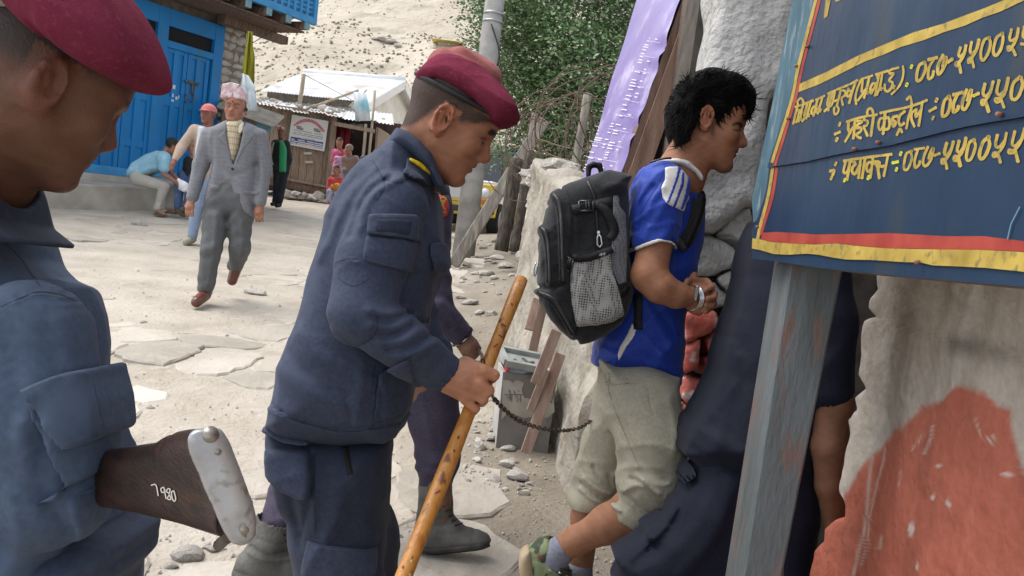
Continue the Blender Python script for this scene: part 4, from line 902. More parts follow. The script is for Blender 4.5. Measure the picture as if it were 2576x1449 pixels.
letters(T3, 1907, [[(190, 1130)], [(110, 1240), (165, 1230), (150, 1290)], [(125, 1345)], [(320, 1085), (600, 1040), (1040, 985)], [(340, 1110), (310, 1240), (340, 1270), (390, 1220)], [(410, 1080), (365, 1370)], [(450, 1090), (490, 1130), (450, 1180), (440, 1250), (490, 1280), (560, 1150)], [(570, 1060), (540, 1340)], [(640, 1050), (595, 1340)],
    [(760, 1050), (740, 1200), (720, 1340)], [(750, 1120), (690, 1110), (660, 1200), (690, 1250), (740, 1200)], [(750, 1130), (800, 1130), (830, 1180)], [(800, 1100), (860, 1110), (840, 1200), (860, 1340)], [(850, 1170), (930, 1170)], [(990, 1010), (930, 1310)], [(1350, 940), (1270, 980), (1235, 1150), (1245, 1220), (1300, 1200), (1355, 1050), (1340, 940)], [(1400, 910), (1540, 890)], [(1450, 910), (1400, 1080), (1410, 1190), (1470, 1140), (1480, 1100)], [(1600, 880), (1540, 1020), (1530, 1130), (1580, 1160), (1650, 1060), (1690, 890), (1640, 960), (1620, 1040)], [(1710, 1000), (1780, 975)]], 7.8, .0027)
letters(T3, 1907, [[(1190, 975)], [(1075, 1115), (1145, 1100)], [(1125, 1215)], [(330, 1380)], [(695, 1340)]], 7.5, .003, m_yg)
letters(T4, 1573, [[(620, 375), (550, 440), (520, 600), (540, 650), (600, 600), (635, 450), (610, 375)], [(680, 350), (800, 320)], [(730, 350), (675, 480), (680, 590), (735, 550), (745, 520)], [(860, 290), (810, 420), (800, 530), (840, 550), (900, 440), (930, 280), (890, 350), (870, 420)], [(960, 365), (1025, 335)], [(1115, 210), (1090, 330), (1130, 370), (1190, 320)], [(1230, 180), (1190, 320), (1130, 420), (1075, 430), (1080, 490), (1120, 470)], [(1130, 460), (1165, 575)],
    [(1310, 160), (1280, 310), (1320, 350), (1390, 300)], [(1440, 130), (1390, 320), (1330, 400), (1265, 410), (1280, 450), (1340, 430)], [(1350, 440), (1380, 520)], [(1600, 110), (1510, 200), (1480, 360), (1510, 420), (1580, 380), (1640, 220), (1620, 120)]], 9.2, .0068)
letters(T4, 1573, [[(535, 1020), (505, 1140), (540, 1180), (590, 1120)], [(630, 1000), (590, 1130), (530, 1230), (475, 1240), (475, 1290), (520, 1280)], [(520, 1260), (540, 1360)], [(710, 990), (685, 1110), (720, 1140), (770, 1080)], [(805, 950), (770, 1090), (710, 1190), (650, 1200), (645, 1250), (700, 1240)], [(700, 1220), (725, 1320)], [(920, 970), (850, 1010), (810, 1180), (825, 1250), (880, 1220), (935, 1060), (910, 970)], [(1120, 930), (1040, 1000), (990, 1160), (1010, 1230), (1070, 1190), (1130, 1040), (1110, 930)],
    [(1240, 910), (1215, 1040), (1260, 1070), (1330, 1000)], [(1365, 880), (1330, 1030), (1260, 1140), (1190, 1150), (1190, 1200), (1250, 1180)], [(1250, 1160), (1280, 1270)], [(1480, 860), (1445, 1020), (1490, 1050), (1560, 980)], [(1620, 820), (1570, 980), (1480, 1110), (1410, 1110), (1410, 1150), (1480, 1140)], [(1490, 1130), (1525, 1260)]], 9.2, .0027)
for x, y in Z4([(257, 335), (218, 600), (312, 238), (678, 722), (557, 755), (1298, 582), (60, 1145), (880, 1325)]):
    q = onplane(x, y, SP, SN) + SN * .009; MB().tube([q - SN * .002, q + SN * .004], .003, 8).build('nail', M('rust', (.16, .07, .045), (.26, .14, .10), .8, 40), SGN, True)
stroke(Z4([(1379, 1045), (1335, 1130), (1318, 1205)]), 3, SP, SN, .0048).build('scratch', M('scratch_blue', (.10, .20, .28)), SGN)
# sign post
def lerpD(a, b, t): return a + (b - a) * t
NLt, NLb = D(1985, 690, 1.64), D(1868, 1460, 1.64); NRt, NRb = D(2118, 690, 1.64), D(1966, 1460, 1.64); FLt, FLb = D(1943, 690, 1.82), D(1822, 1460, 1.82)
k0, k1 = -.35, 1.0
def downto(t, b):
    k = 1.0
    while lerpD(t, b, k)[2] > 0.02: k += .02
    return lerpD(t, b, k + .1)
m_post = M('old_post', (.075, .088, .09), (.135, .155, .165), .85, 5, .6, 30, .006, contrast=(.25, .7), col3=(.17, .105, .085), scale3=9, stretch=(3, 3, .8), bump2=(60, .3, .003))
tq = [lerpD(NLt, NLb, k0), lerpD(NRt, NRb, k0), lerpD(NRt, NRb, k0) + (FLt - NLt), lerpD(FLt, FLb, k0)]; bq = [downto(NLt, NLb), downto(NRt, NRb), downto(NRt, NRb) + (FLb - NLb), downto(FLt, FLb)]
po = MB().hexa(bq, tq).build('sign_post', m_post, None, bevel=.004); tag(po, 'thick worn grey blue wooden post holding up the navy signboard', 'post')

# ------------------------------------------------------------------ stone pier on the far side of the gate
PRC = 3.05
PIER = thing('whitewashed_stone_wall', 'cracked whitewashed stone wall with a red painted foot beyond the boy', 'wall', D(1800, 1200, PRC))
m_ww = M('whitewash', (.33, .325, .31), (.45, .44, .42), .9, 4, .9, 34, .02, contrast=(.3, .7), col3=(.29, .265, .235), scale3=9, bump2=(8, .4, .02))
m_redw = M('red_wash', (.30, .05, .035), (.44, .13, .10), .9, 12, .7, 40, .010, contrast=(.3, .7), col3=(.46, .42, .40), scale3=16)
m_rawst = M('raw_stone', (.27, .25, .22), (.40, .37, .33), .9, 8, .7, 30, .012)
def stoneslab(poly, c, mat, name, h=.012, rnd=.035, half=.12, seed=0, amp=.006, tilt=(0, 0), parent=PIER, freq=35):
    xs = [p[0] for p in poly]; ys = [p[1] for p in poly]; lo = C(min(xs) - 14, max(ys) + 14, c); hi = C(max(xs) + 14, min(ys) - 14, c)
    f = Fld((lo[0], lo[1], c - half - .05), (hi[0], hi[1], c + half + .03), h); f.slab(poly, c, half, rnd, 0, tilt=tilt, ek=.45); f.noise(amp, freq, seed); f.noise(amp * .4, freq * 3, seed + 1)
    return f.obj(name, mat, parent)
stoneslab([(1800, -260), (2010, -260), (1990, -60), (1978, 30), (1968, 80), (1975, 130), (1962, 190), (1945, 230), (1915, 272), (1905, 320), (1893, 380), (1903, 415), (1890, 470), (1878, 518), (1848, 522), (1808, 562), (1780, 588), (1690, 592), (1690, 430), (1705, 380), (1752, 190), (1775, 60)], PRC, m_ww, 'plaster', .011, .05, .16, 3, .011, freq=9)
for i, (poly, mt) in enumerate((
    ([(1848, 528), (1880, 523), (1884, 600), (1872, 627), (1850, 620), (1812, 602), (1785, 594), (1810, 567)], m_ww), ([(1700, 600), (1768, 594), (1808, 604), (1838, 627), (1846, 646), (1828, 676), (1790, 692), (1700, 700)], m_ww),
    ([(1848, 650), (1870, 638), (1874, 685), (1846, 692), (1832, 680)], m_ww), ([(1790, 699), (1826, 683), (1846, 695), (1850, 730), (1820, 738), (1792, 718)], m_ww), ([(1700, 707), (1786, 705), (1800, 730), (1832, 747), (1826, 768), (1790, 774), (1700, 772)], m_ww),
    ([(1815, 800), (1830, 782), (1865, 778), (1880, 800), (1850, 815)], m_rawst), ([(1850, 735), (1900, 725), (1900, 775), (1852, 770)], m_ww), ([(1905, 330), (1930, 300), (1940, 370), (1912, 400)], m_ww), ([(1915, 410), (1945, 380), (1940, 500), (1900, 510), (1900, 450)], m_ww),
    ([(1700, 782), (1790, 782), (1800, 812), (1750, 848), (1700, 862)], m_redw), ([(1758, 850), (1810, 812), (1850, 830), (1838, 880), (1790, 892), (1752, 880)], m_redw), ([(1700, 868), (1746, 852), (1748, 925), (1700, 938)], m_redw), ([(1752, 892), (1790, 896), (1780, 945), (1750, 940)], m_redw),
    ([(1700, 945), (1730, 940), (1775, 952), (1765, 1005), (1722, 1015), (1700, 990)], m_redw), ([(1690, 1000), (1715, 1020), (1760, 1018), (1755, 1068), (1700, 1070)], m_redw), ([(1790, 900), (1850, 890), (1850, 960), (1785, 960)], m_redw), ([(1780, 968), (1850, 965), (1840, 1060), (1770, 1060)], m_redw), ([(1700, 1078), (1840, 1075), (1840, 1250), (1690, 1260)], m_redw))):
    stoneslab(poly, PRC + .03 + RNG.uniform(-.02, .025), mt, 'stone', .009, .022, .12, 20 + i, .006)
MB().prism([D(1805, -300, PRC + .1), D(2300, -300, PRC + .1), D(2300, 1500, PRC + .1), D(1672, 1300, PRC + .1), D(1700, 420, PRC + .1)], CF * .3).build('core', M('deep_mortar', (.045, .04, .035), (.09, .075, .06), .95, 12), PIER)
# dark brown wall beyond it, facing the road
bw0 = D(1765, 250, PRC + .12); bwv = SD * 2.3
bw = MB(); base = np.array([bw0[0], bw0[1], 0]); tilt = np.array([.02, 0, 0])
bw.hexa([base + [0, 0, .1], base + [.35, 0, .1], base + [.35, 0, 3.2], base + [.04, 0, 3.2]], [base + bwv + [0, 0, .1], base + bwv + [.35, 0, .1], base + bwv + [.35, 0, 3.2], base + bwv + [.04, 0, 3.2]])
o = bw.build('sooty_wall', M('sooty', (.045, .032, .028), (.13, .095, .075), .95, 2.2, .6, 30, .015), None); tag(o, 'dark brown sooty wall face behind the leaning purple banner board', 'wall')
# inside of the gate, with an unseen roof added to keep it dark
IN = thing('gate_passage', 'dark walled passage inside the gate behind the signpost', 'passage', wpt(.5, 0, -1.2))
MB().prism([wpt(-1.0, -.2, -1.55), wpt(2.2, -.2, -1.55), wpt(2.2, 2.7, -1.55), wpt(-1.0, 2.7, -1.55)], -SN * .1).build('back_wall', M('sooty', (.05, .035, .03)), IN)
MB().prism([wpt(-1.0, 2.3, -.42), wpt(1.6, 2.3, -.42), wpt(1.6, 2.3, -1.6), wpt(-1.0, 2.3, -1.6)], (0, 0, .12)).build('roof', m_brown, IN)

# ------------------------------------------------------------------ low plaster wall along the road
def roughwall(name, p0, p1, h0, h1, th, mat, seed, parent=None, res=.03, amp=.02):
    p0 = np.array(p0, float); p1 = np.array(p1, float); d = p1 - p0; Ln = np.linalg.norm(d); d /= Ln; nn_ = np.array([-d[1], d[0]])
    n = int(Ln / res); prof = []; k = int(max(h0, h1) / res); kt = max(3, int(th / res)); verts = []; m = 2 * k + kt
    for i in range(n + 1):
        t = i / n; c = p0 + d * Ln * t; hh = h0 + (h1 - h0) * t + .05 * float(vn2(t * 9, 1., seed)) + .03 * float(vn2(t * 30, 2., seed)); g0_ = float(gz0(c[0], c[1])) - .1
        for j in range(m + 1):
            if j <= k: u = j / k; q = (c + nn_ * (th / 2 * (1.25 - .25 * u)), g0_ + (hh + .1) * u); o_ = 1
            elif j <= k + kt: u = (j - k) / kt; q = (c + nn_ * (th / 2 - th * u), g0_ + hh + .1 + .03 * math.sin(u * 3.14)); o_ = .5
            else: u = (j - k - kt) / k; q = (c - nn_ * (th / 2 * (1 + .25 * u)), g0_ + (hh + .1) * (1 - u)); o_ = -1
            w = amp * float(fbm(t * Ln * 4, q[1] * 4 + j * .02 * (o_ == .5), seed + 5, 4)) * (1 if abs(o_) == 1 else .6); verts.append((*(q[0] + nn_ * w * o_), q[1] + (w if o_ == .5 else 0)))
    f = []; M1 = m + 1
    for i in range(n):
        for j in range(m): a = i * M1 + j; f.append((a, a + 1, a + M1 + 1, a + M1))
    f.append(tuple(range(M1))[::-1]); f.append(tuple(n * M1 + j for j in range(M1)))
    o = mesh_obj(name, verts, f, mat, parent, True); bm = bmesh.new(); bm.from_mesh(o.data); bmesh.ops.recalc_face_normals(bm, faces=bm.faces[:]); bm.to_mesh(o.data); bm.free(); return o
m_plw = M('mud_plaster', (.25, .225, .185), (.40, .37, .315), .95, 5, .7, 30, .015, contrast=(.3, .7), col3=(.26, .22, .17), scale3=14, bump2=(9, .4, .03))
lw = roughwall('low_plaster_wall', (.50, 3.5), (.16, 6.4), 1.05, 1.30, .24, m_plw, 5, amp=.034); tag(lw, 'low rough plastered wall along the road behind the backpack', 'wall')
STW = thing('dry_stone_wall', 'rough dry stone wall in shade beyond the low plaster wall', 'wall', (.30, 7.2, .4))
for k in range(120):
    t = random.random(); P_ = np.array([.14 + .14 * t, 6.4 + 2.2 * t, 0]); P_[2] = float(gz0(P_[0], P_[1])) + random.uniform(.0, 1.25); r = random.uniform(.06, .15)
    o = bpy.data.objects.new('stone', random.choice(ROCKS)); COL.objects.link(o); o.parent = STW; o.location = tuple(P_ + [random.uniform(-.05, .25), 0, 0] - WL[STW.name]); o.scale = (r * 1.2, r, r * .9); o.rotation_euler = (random.uniform(-.2, .2), random.uniform(-.2, .2), random.uniform(0, 6))
MB().prism([(.24, 6.3, .2), (.55, 8.8, .2), (.55, 8.8, 1.7), (.24, 6.3, 1.6)], (.3, 0, 0)).build('core', m_mort, STW)

# ------------------------------------------------------------------ leaning purple banner board
BN, BFR = 3.95, 4.7
q = [D(1562, 440, BN), D(1470, 440, BFR), D(1613, -30, BFR), D(1738, -60, BN)]
ex = lambda a, b, t: a + (b - a) * t
q = [ex(q[0], q[3], -.16), ex(q[1], q[2], -.16), ex(q[1], q[2], 1.25), ex(q[0], q[3], 1.25)]
BD = thing('purple_banner_board', 'tall purple printed banner on a brown timber frame leaning on the wall', 'banner', q[0])
bnn = nrm(np.cross(q[1] - q[0], q[3] - q[0])); bnn = bnn if np.dot(bnn, CO - q[0]) > 0 else -bnn
V = []; nu, nv = 14, 60
for i in range(nv + 1):
    for j in range(nu + 1):
        u, v = j / nu, i / nv; p = (q[0] * (1 - u) + q[1] * u) * (1 - v) + (q[3] * (1 - u) + q[2] * u) * v
        V.append(p + bnn * (.006 + .005 * math.sin(u * 9 + 5 * v) * math.sin(v * 17 + 3 * u) + (.009 * (1 - u) ** 6) * math.sin(v * 40 + 2 * math.sin(v * 23))))
fz = [(i * (nu + 1) + j, i * (nu + 1) + j + 1, (i + 1) * (nu + 1) + j + 1, (i + 1) * (nu + 1) + j) for i in range(nv) for j in range(nu)]
mesh_obj('vinyl_sheet', V, fz, M('purple_vinyl', (.19, .145, .36), (.29, .24, .45), .35, 2.5, .2, 20, .01, contrast=(.3, .7), col3=(.44, .40, .56), scale3=5), BD, True)
MB().prism([q[0], q[1], q[2], q[3]], -bnn * .03).build('backing', m_brown, BD)
a_, b_ = ex(q[0], q[3], 0), ex(q[0], q[3], 1); MB().beam(a_ + CR * .045 - bnn * .03, b_ + CR * .05 - bnn * .03, .085, .07, CF).build('frame', M('frame_timber', (.17, .10, .07), (.28, .18, .13), .8, 4, .5, 40, .01, stretch=(6, 6, 1)), BD)
Z3 = lambda pts: ZP((2000, 0, 3100, 1152), pts, 1384)
m_bt = M('banner_text', (.62, .61, .68))
def bst(pts, w): return stroke(Z3(pts), w, q[0], bnn, .021)
mbt = MB()
for st, w in (([(728, 72), (815, 52)], 5), ([(742, 75), (735, 100), (750, 128)], 5), ([(770, 66), (758, 90), (770, 112), (762, 128)], 5), ([(802, 58), (792, 122)], 5), ([(800, 60), (780, 95)], 4), ([(700, 40), (745, 28)], 4), ([(738, 30), (728, 75)], 4), ([(712, 40), (705, 70)], 4)):
    s_ = bst(st, w); mbt.add(s_.v, s_.f)
for r_ in range(46):
    y0 = 170 + r_ * 15 + random.uniform(-4, 4); xl = 676 - (y0 - 170) * .355; wd = 165
    for c0_, c1_, pr in ((.05, .26, .75), (.36, .46, .5), (.52, .68, .6), (.78, .86, .35)):
        if random.random() < pr: 
            xa, xb = xl + wd * c0_, xl + wd * (c0_ + (c1_ - c0_) * random.uniform(.5, 1)); s_ = bst([(xa, y0 + (xa - xl) * .18), (xb, y0 + (xb - xl) * .18)], 2.4); mbt.add(s_.v, s_.f)
for k in range(9):
    y0 = 190 + k * 75; xl = 660 - (y0 - 170) * .355; wd = 172; s_ = bst([(xl, y0), (xl + wd, y0 + wd * .2)], .8); mbt.add(s_.v, s_.f)
mbt.build('lettering', m_bt, BD)

# ------------------------------------------------------------------ rubbish bin and loose planks
BC = 4.05
m_bin = M('bin_grey', (.115, .105, .092), (.20, .185, .165), .8, 4, .4, 40, .006, contrast=(.3, .7), col3=(.07, .06, .052), scale3=7)
fT = [D(1264, 948, BC), D(1403, 940, BC)]; fB = [D(1256, 1125, BC), D(1389, 1122, BC)]; fB = [np.array([p[0], p[1], float(gz0(p[0], p[1])) - .02]) if False else p for p in fB]
bv = np.array([-.03, .26, 0]); BIN = thing('rubbish_bin', 'square grey metal rubbish bin with faded lettering and an open top', 'bin', (fB[0] + fB[1]) / 2)
zt_ = (fT[0][2] + fT[1][2]) / 2; fT = [np.array([p[0], p[1], zt_]) for p in fT]; gzb = float(gz0(fB[0][0], fB[0][1])) - .02; fB = [np.array([fT[0][0] + .01, fT[0][1], gzb]), np.array([fT[1][0] - .0, fT[1][1], gzb])]
n_ = np.cross(fB[1] - fB[0], (0, 0, 1)); n_ = nrm(n_)
for a, b, nm in ((0, 0, 'front_panel'),):
    MB().hexa([fB[0], fB[1], fT[1], fT[0]], [fB[0] + [0, .012, 0], fB[1] + [0, .012, 0], fT[1] + [0, .012, 0], fT[0] + [0, .012, 0]]).build('front_panel', m_bin, BIN)
MB().hexa([fB[0] + bv, fB[1] + bv, fT[1] + bv, fT[0] + bv], [fB[0] + bv * 1.05, fB[1] + bv * 1.05, fT[1] + bv * 1.05, fT[0] + bv * 1.05]).build('back_panel', m_bin, BIN)
for i_, sg in ((0, 1), (1, -1)):
    w_ = nrm(fB[1] - fB[0]) * .012 * sg; MB().hexa([fB[i_] + [0, .013, 0], fB[i_] + bv, fT[i_] + bv, fT[i_] + [0, .013, 0]], [fB[i_] + [0, .013, 0] + w_, fB[i_] + bv + w_, fT[i_] + bv + w_, fT[i_] + [0, .013, 0] + w_]).build('side_panel', M('bin_pale', (.34, .33, .31), (.42, .41, .39)), BIN)
ins_ = lambda z: [fB[0] + [.015, .02, z], fB[1] + [-.015, .02, z], fB[1] + bv + [-.015, -.02, z], fB[0] + bv + [.015, -.02, z]]
MB().prism(ins_((zt_ - gzb) - .09), (0, 0, -.02)).build('liner', M('dark_gap', (.02, .02, .02)), BIN)
o = MB().add([D(1276, 935, BC + .04), D(1300, 910, BC + .1), D(1345, 905, BC + .12), D(1352, 930, BC + .05), D(1315, 940, BC + .02), D(1330, 918, BC + .1)], [(0, 1, 5), (0, 5, 4), (5, 2, 3), (5, 3, 4), (1, 2, 5)]).build('waste_paper', M('waste_paper', (.62, .65, .74)), None, True); tag(o, 'crumpled pale blue paper sticking out of the grey bin', 'paper')
o = MB().add([D(1266, 925, BC + .05), D(1280, 905, BC + .07), D(1284, 925, BC + .03), D(1272, 936, BC + .02)], [(0, 1, 2), (0, 2, 3)]).build('red_wrapper', M('red_wrap', (.45, .04, .04)), None); tag(o, 'small red wrapper poking from the bin beside the paper', 'wrapper')
tr_ = [D(1257, 880, BC + .12), D(1372, 903, BC + .14), D(1356, 932, BC - .02), D(1273, 916, BC - .04)]
TR = thing('grey_tray', 'grey framed wooden tray lid lying tilted on top of the bin', 'lid', tr_[0]); nu_ = nrm(np.cross(tr_[1] - tr_[0], tr_[3] - tr_[0])); nu_ = nu_ if nu_[2] > 0 else -nu_
m_tray = M('tray_grey', (.22, .235, .22), (.31, .325, .31), .8, 9)
MB().prism(tr_, -nu_ * .015).build('board', m_tray, TR)
for i_ in range(4): MB().beam(tr_[i_] + nu_ * .008, tr_[(i_ + 1) % 4] + nu_ * .008, .025, .03, nu_).build('rim', m_tray, TR)
for (x0, y0, x1, y1) in ((1295, 905, 1300, 916), (1315, 903, 1338, 922), (1330, 914, 1342, 912), (1308, 912, 1316, 915)):
    a_ = onplane(x0, y0, tr_[0], nu_) + nu_ * .004; b_ = onplane(x1, y1, tr_[0], nu_) + nu_ * .004; MB().beam(a_, b_, .014, .006, nu_).build('lettering', m_ink, TR)
ZB = lambda pts: ZP((1900, 1150, 2500, 1900), pts, 1159); fn = nrm(np.cross(fB[1] - fB[0], fT[0] - fB[0])); fn = fn if np.dot(fn, CO - fB[0]) > 0 else -fn
v = [onplane(x, y, fT[0], fn) + fn * .003 for x, y in ZB([(215, 710), (270, 715), (290, 735), (320, 712), (380, 735), (360, 790), (380, 850), (430, 860), (470, 790), (600, 760), (615, 960), (560, 1005), (520, 1010), (500, 990), (420, 1005), (380, 1010), (330, 990), (260, 960), (205, 1020)])]
MB().add(v, [tuple(range(len(v)))]).build('notice', M('bin_notice', (.26, .235, .195), (.35, .325, .28), .85, 9), BIN)
mbt = MB()
for st in ([(230, 826), (370, 826)], [(262, 790), (275, 825), (262, 870)], [(245, 850), (262, 840), (282, 850), (275, 865)], [(285, 830), (283, 880)], [(300, 795), (312, 825)], [(330, 830), (312, 850), (340, 855), (320, 880)], [(350, 828), (352, 880)], [(265, 795), (272, 800)], [(332, 796), (340, 800)], [(565, 822), (600, 840)], [(580, 830), (570, 870), (590, 885)], [(600, 842), (590, 890)]):
    s_ = stroke(ZB(st), 1.9, fT[0], fn, .006); mbt.add(s_.v, s_.f)
mbt.build('lettering', m_ink, BIN)
m_plk = M('pink_plank', (.27, .175, .135), (.38, .275, .225), .85, 4, .5, 60, .006, stretch=(8, 8, 1), rnd=.12)
for (x0, y0, x1, y1, w, c0_, c1_, lab) in ((1400, 832, 1347, 966, 27, 3.72, 3.68, 'upper pinkish plank of the crossed stand with a slanted end'), (1410, 890, 1322, 1140, 27, 3.80, 3.72, 'longest pale pink plank standing on the dirt before the bin'), (1374, 930, 1334, 1034, 20, 3.77, 3.75, 'short pinkish plank fixed between two longer ones before the bin'), (1352, 752, 1330, 830, 22, 4.2, 4.15, 'short reddish plank with cut end hanging beneath the backpack'), (1366, 770, 1338, 890, 22, 4.24, 4.24, 'thin greyish plank reaching down behind the tray lid')):
    a_, b_ = D(x0, y0, c0_), D(x1, y1, c1_); o = MB().beam(a_, b_, w / FOC * c0_, .022, CF).build('plank', m_plk, None, bevel=.002); tag(o, lab, 'plank')

# ------------------------------------------------------------------ fence timbers, razor wire, vehicle, kiosk
m_fence = M('grey_timber', (.17, .15, .125), (.30, .27, .23), .9, 4, .6, 40, .01, stretch=(6, 6, 1), col3=(.40, .37, .27), scale3=3)
o = MB().beam(D(1369, 302, 11.0), D(1140, 668, 10.9), .15, .12, CF).build('leaning_timber', m_fence, None, bevel=.01); tag(o, 'long grey squared timber leaning diagonally beside the concrete pole', 'timber')
for (x0, y0, x1, y1, w, c_, lab, r_) in ((1479, 236, 1432, 470, 22, 6.6, 'weathered brown fence post tangled in the razor wire', 1), (1345, 285, 1316, 420, 16, 11.4, 'thin brown post standing behind the leaning timber', 1), (1300, 400, 1264, 600, 36, 10.2, 'thick bark covered stump post at the fence foot', 1), (1334, 380, 1296, 602, 26, 10.0, 'dark charred post beside the bark covered stump', 0)):
    b_ = D(x1, y1, c_); o = MB().tube(curve_pts([D(x0, y0, c_), D((x0 + x1) / 2 + 3, (y0 + y1) / 2, c_), b_ - np.array([0, 0, .15])], 5), w / 2 / FOC * c_, 9, jit=.07).build('fence_post', m_fence if r_ == 1 and w < 30 else M('dark_bark', (.045, .037, .03), (.12, .10, .08), .95, 8, .8, 30, .02, stretch=(4, 4, 1)), None, True); tag(o, lab, 'post')
RZ = thing('razor_wire', 'rusty coils of razor wire strung along the fence below the tree', 'wire', D(1440, 420, 7))
m_rust = M('rusty_wire', (.10, .065, .05), (.20, .14, .11), .7, 30)
for kk, (p0, p1, R0, tn) in enumerate(((D(1300, 400, 9.2), D(1585, 260, 5.3), .36, 9), (D(1330, 330, 8.6), D(1560, 330, 5.2), .30, 8))):
    ax_ = nrm(p1 - p0); u_ = nrm(np.cross(ax_, (0, 0, 1))); w_ = np.cross(u_, ax_); pts = []
    N = tn * 26
    for k in range(N + 1):
        t = k / N; a = t * tn * 6.283 + kk * 2; rr = R0 * (1 + .25 * math.sin(3 * t * 6.28 + kk) + .08 * math.sin(a * .5)); pts.append(p0 + (p1 - p0) * t + ax_ * .12 * math.sin(a + 1) + u_ * rr * math.cos(a) + w_ * (rr * math.sin(a)))
    MB().tube(pts, .0045, 4).build('coil', m_rust, RZ, True); mb = MB()
    for k in range(0, N, 2):
        d_ = nrm(pts[k + 1] - pts[k]); s_ = nrm(np.cross(d_, RNG.normal(size=3))); mb.beam(pts[k] - s_ * .016, pts[k] + s_ * .016, .012, .003)
    o = mb.build('barbs', m_rust, RZ); o['kind'] = 'stuff'
for (pts, ) in (([D(1325, 355, 9), D(1400, 395, 8), D(1520, 410, 5.6)],), ([D(1330, 340, 9), D(1430, 372, 7.4), D(1550, 368, 5.4)],), ([D(1300, 300, 9.4), D(1380, 262, 8), D(1500, 210, 6)],)):
    MB().tube(curve_pts(pts, 8), .005, 4).build('strand', m_rust, RZ, True)
for k in range(46):   # stones heaped at the fence foot and on the low wall
    x, y = (random.uniform(1385, 1450), random.uniform(425, 450)) if k < 12 else (random.uniform(1335, 1390), random.uniform(440, 470)); c_ = 5.6 if k < 12 else 6.6; p = D(x, y, c_); rock(p, random.uniform(.05, .12), 'grey stone heaped on top of the low roadside wall', 'stones heaped on the roadside wall')
# stone walls of the yard behind the tree so the bank reads as closed
o = roughwall('yard_wall', (.75, 9.2), (2.6, 17.0), .9, 1.0, .3, m_mort, 15, res=.08, amp=.05); tag(o, 'dark rubble yard wall under the leafy tree', 'wall')
VC = D(1146, 560, 16.6); VC[2] = float(gz0(VC[0], VC[1])); VH = nrm((-.16, -.987, 0)); VS = np.array([-VH[1], VH[0], 0])   # heading, its left side (our right)
def vb(f, l, u): return VC + VH * f + VS * l + np.array([0, 0, u])
JEEP = thing('parked_jeep', 'yellow and white jeep parked facing us behind the concrete pole', 'jeep', VC)
m_jw = M('jeep_white', (.62, .62, .60), (.70, .70, .68), .35, 6, spec=.6); m_jy = M('jeep_yellow', (.62, .40, .01), (.70, .46, .02), .35, 6, spec=.6); m_gl = M('jeep_glass', (.03, .035, .04), rough=.1, spec=.8); m_tyre = M('tyre', (.02, .02, .02), rough=.9)
def vbox(nm, f0, f1, l0, l1, u0, u1, mt, par=JEEP, bv=.02):
    return MB().hexa([vb(f0, l0, u0), vb(f0, l1, u0), vb(f1, l1, u0), vb(f1, l0, u0)], [vb(f0, l0, u1), vb(f0, l1, u1), vb(f1, l1, u1), vb(f1, l0, u1)]).build(nm, mt, par, bevel=bv)
bd = vbox('body', -3.4, -.05, -.72, .72, .48, .98, m_jw); vbox('yellow_band', -3.42, .0, -.73, .73, .36, .62, m_jy)
vbox('bonnet', -1.0, .0, -.66, .66, .95, 1.06, m_jw); vbox('front_panel', -.06, .02, -.70, .70, .6, 1.0, m_jy); vbox('grille', .0, .03, -.38, .38, .66, .92, M('grille_white', (.55, .55, .53)))
cab = MB().hexa([vb(-1.0, -.68, 1.0), vb(-1.0, .68, 1.0), vb(-3.4, .68, 1.0), vb(-3.4, -.68, 1.0)], [vb(-1.25, -.62, 1.8), vb(-1.25, .62, 1.8), vb(-3.4, .62, 1.8), vb(-3.4, -.62, 1.8)]).build('canopy', M('jeep_canvas', (.10, .09, .075), (.17, .15, .125), .9, 5), JEEP, bevel=.04)
MB().hexa([vb(-.99, -.6, 1.06), vb(-.99, .6, 1.06), vb(-1.0, .6, 1.06), vb(-1.0, -.6, 1.06)], [vb(-1.2, -.55, 1.7), vb(-1.2, .55, 1.7), vb(-1.22, .55, 1.7), vb(-1.22, -.55, 1.7)]).build('windscreen', m_gl, JEEP)
vbox('door', -2.1, -1.15, .715, .74, .55, 1.05, m_jw); vbox('side_window', -2.05, -1.25, .675, .70, 1.12, 1.6, m_gl, bv=0)
for l_ in (-.52, .52):
    h = MB().tube([vb(.0, l_, .82), vb(.05, l_, .82)], .095, 14).build('headlight', M('lamp_glass', (.7, .72, .74), rough=.1), JEEP, True); MB().obox(vb(.03, l_, .66), VS * .09, VH * .015, np.array([0, 0, .03])).build('indicator', M('amber', (.55, .13, .02), rough=.3), h)
vbox('bumper', .03, .12, -.75, .75, .42, .54, M('bumper_dark', (.05, .05, .05))); MB().tube([vb(-.9, .72, 1.15), vb(-.8, .88, 1.2)], .012, 6).build('mirror_arm', m_tyre, JEEP); MB().obox(vb(-.8, .93, 1.22), VS * .07, VH * .02, np.array([0, 0, .12])).build('mirror', m_tyre, JEEP, bevel=.015)
for f_ in (-.55, -2.8):
    for l_ in (-.66, .66):
        w = MB().tube([vb(f_, l_ - .1, .33), vb(f_, l_ + .1, .33)], .33, 20).build('wheel', m_tyre, JEEP, True); MB().tube([vb(f_, l_ - .105, .33), vb(f_, l_ + .105, .33)], .17, 16).build('rim', M('rim_grey', (.4, .4, .4), rough=.5), w, True)
KS = thing('white_kiosk', 'small white kiosk with a blue roof edge behind the jeep', 'kiosk', D(1265, 500, 22))
MB().prism([D(1246, 384, 22), D(1292, 390, 22), D(1282, 500, 22), D(1236, 500, 22)], (0, 1.5, 0)).build('wall', M('kiosk_dark', (.07, .06, .055)), KS)
MB().prism([D(1250, 384, 21.9), D(1277, 387, 21.9), D(1266, 466, 21.9), D(1239, 462, 21.9)], (0, .05, 0)).build('shutter', M('kiosk_white', (.66, .67, .68)), KS)
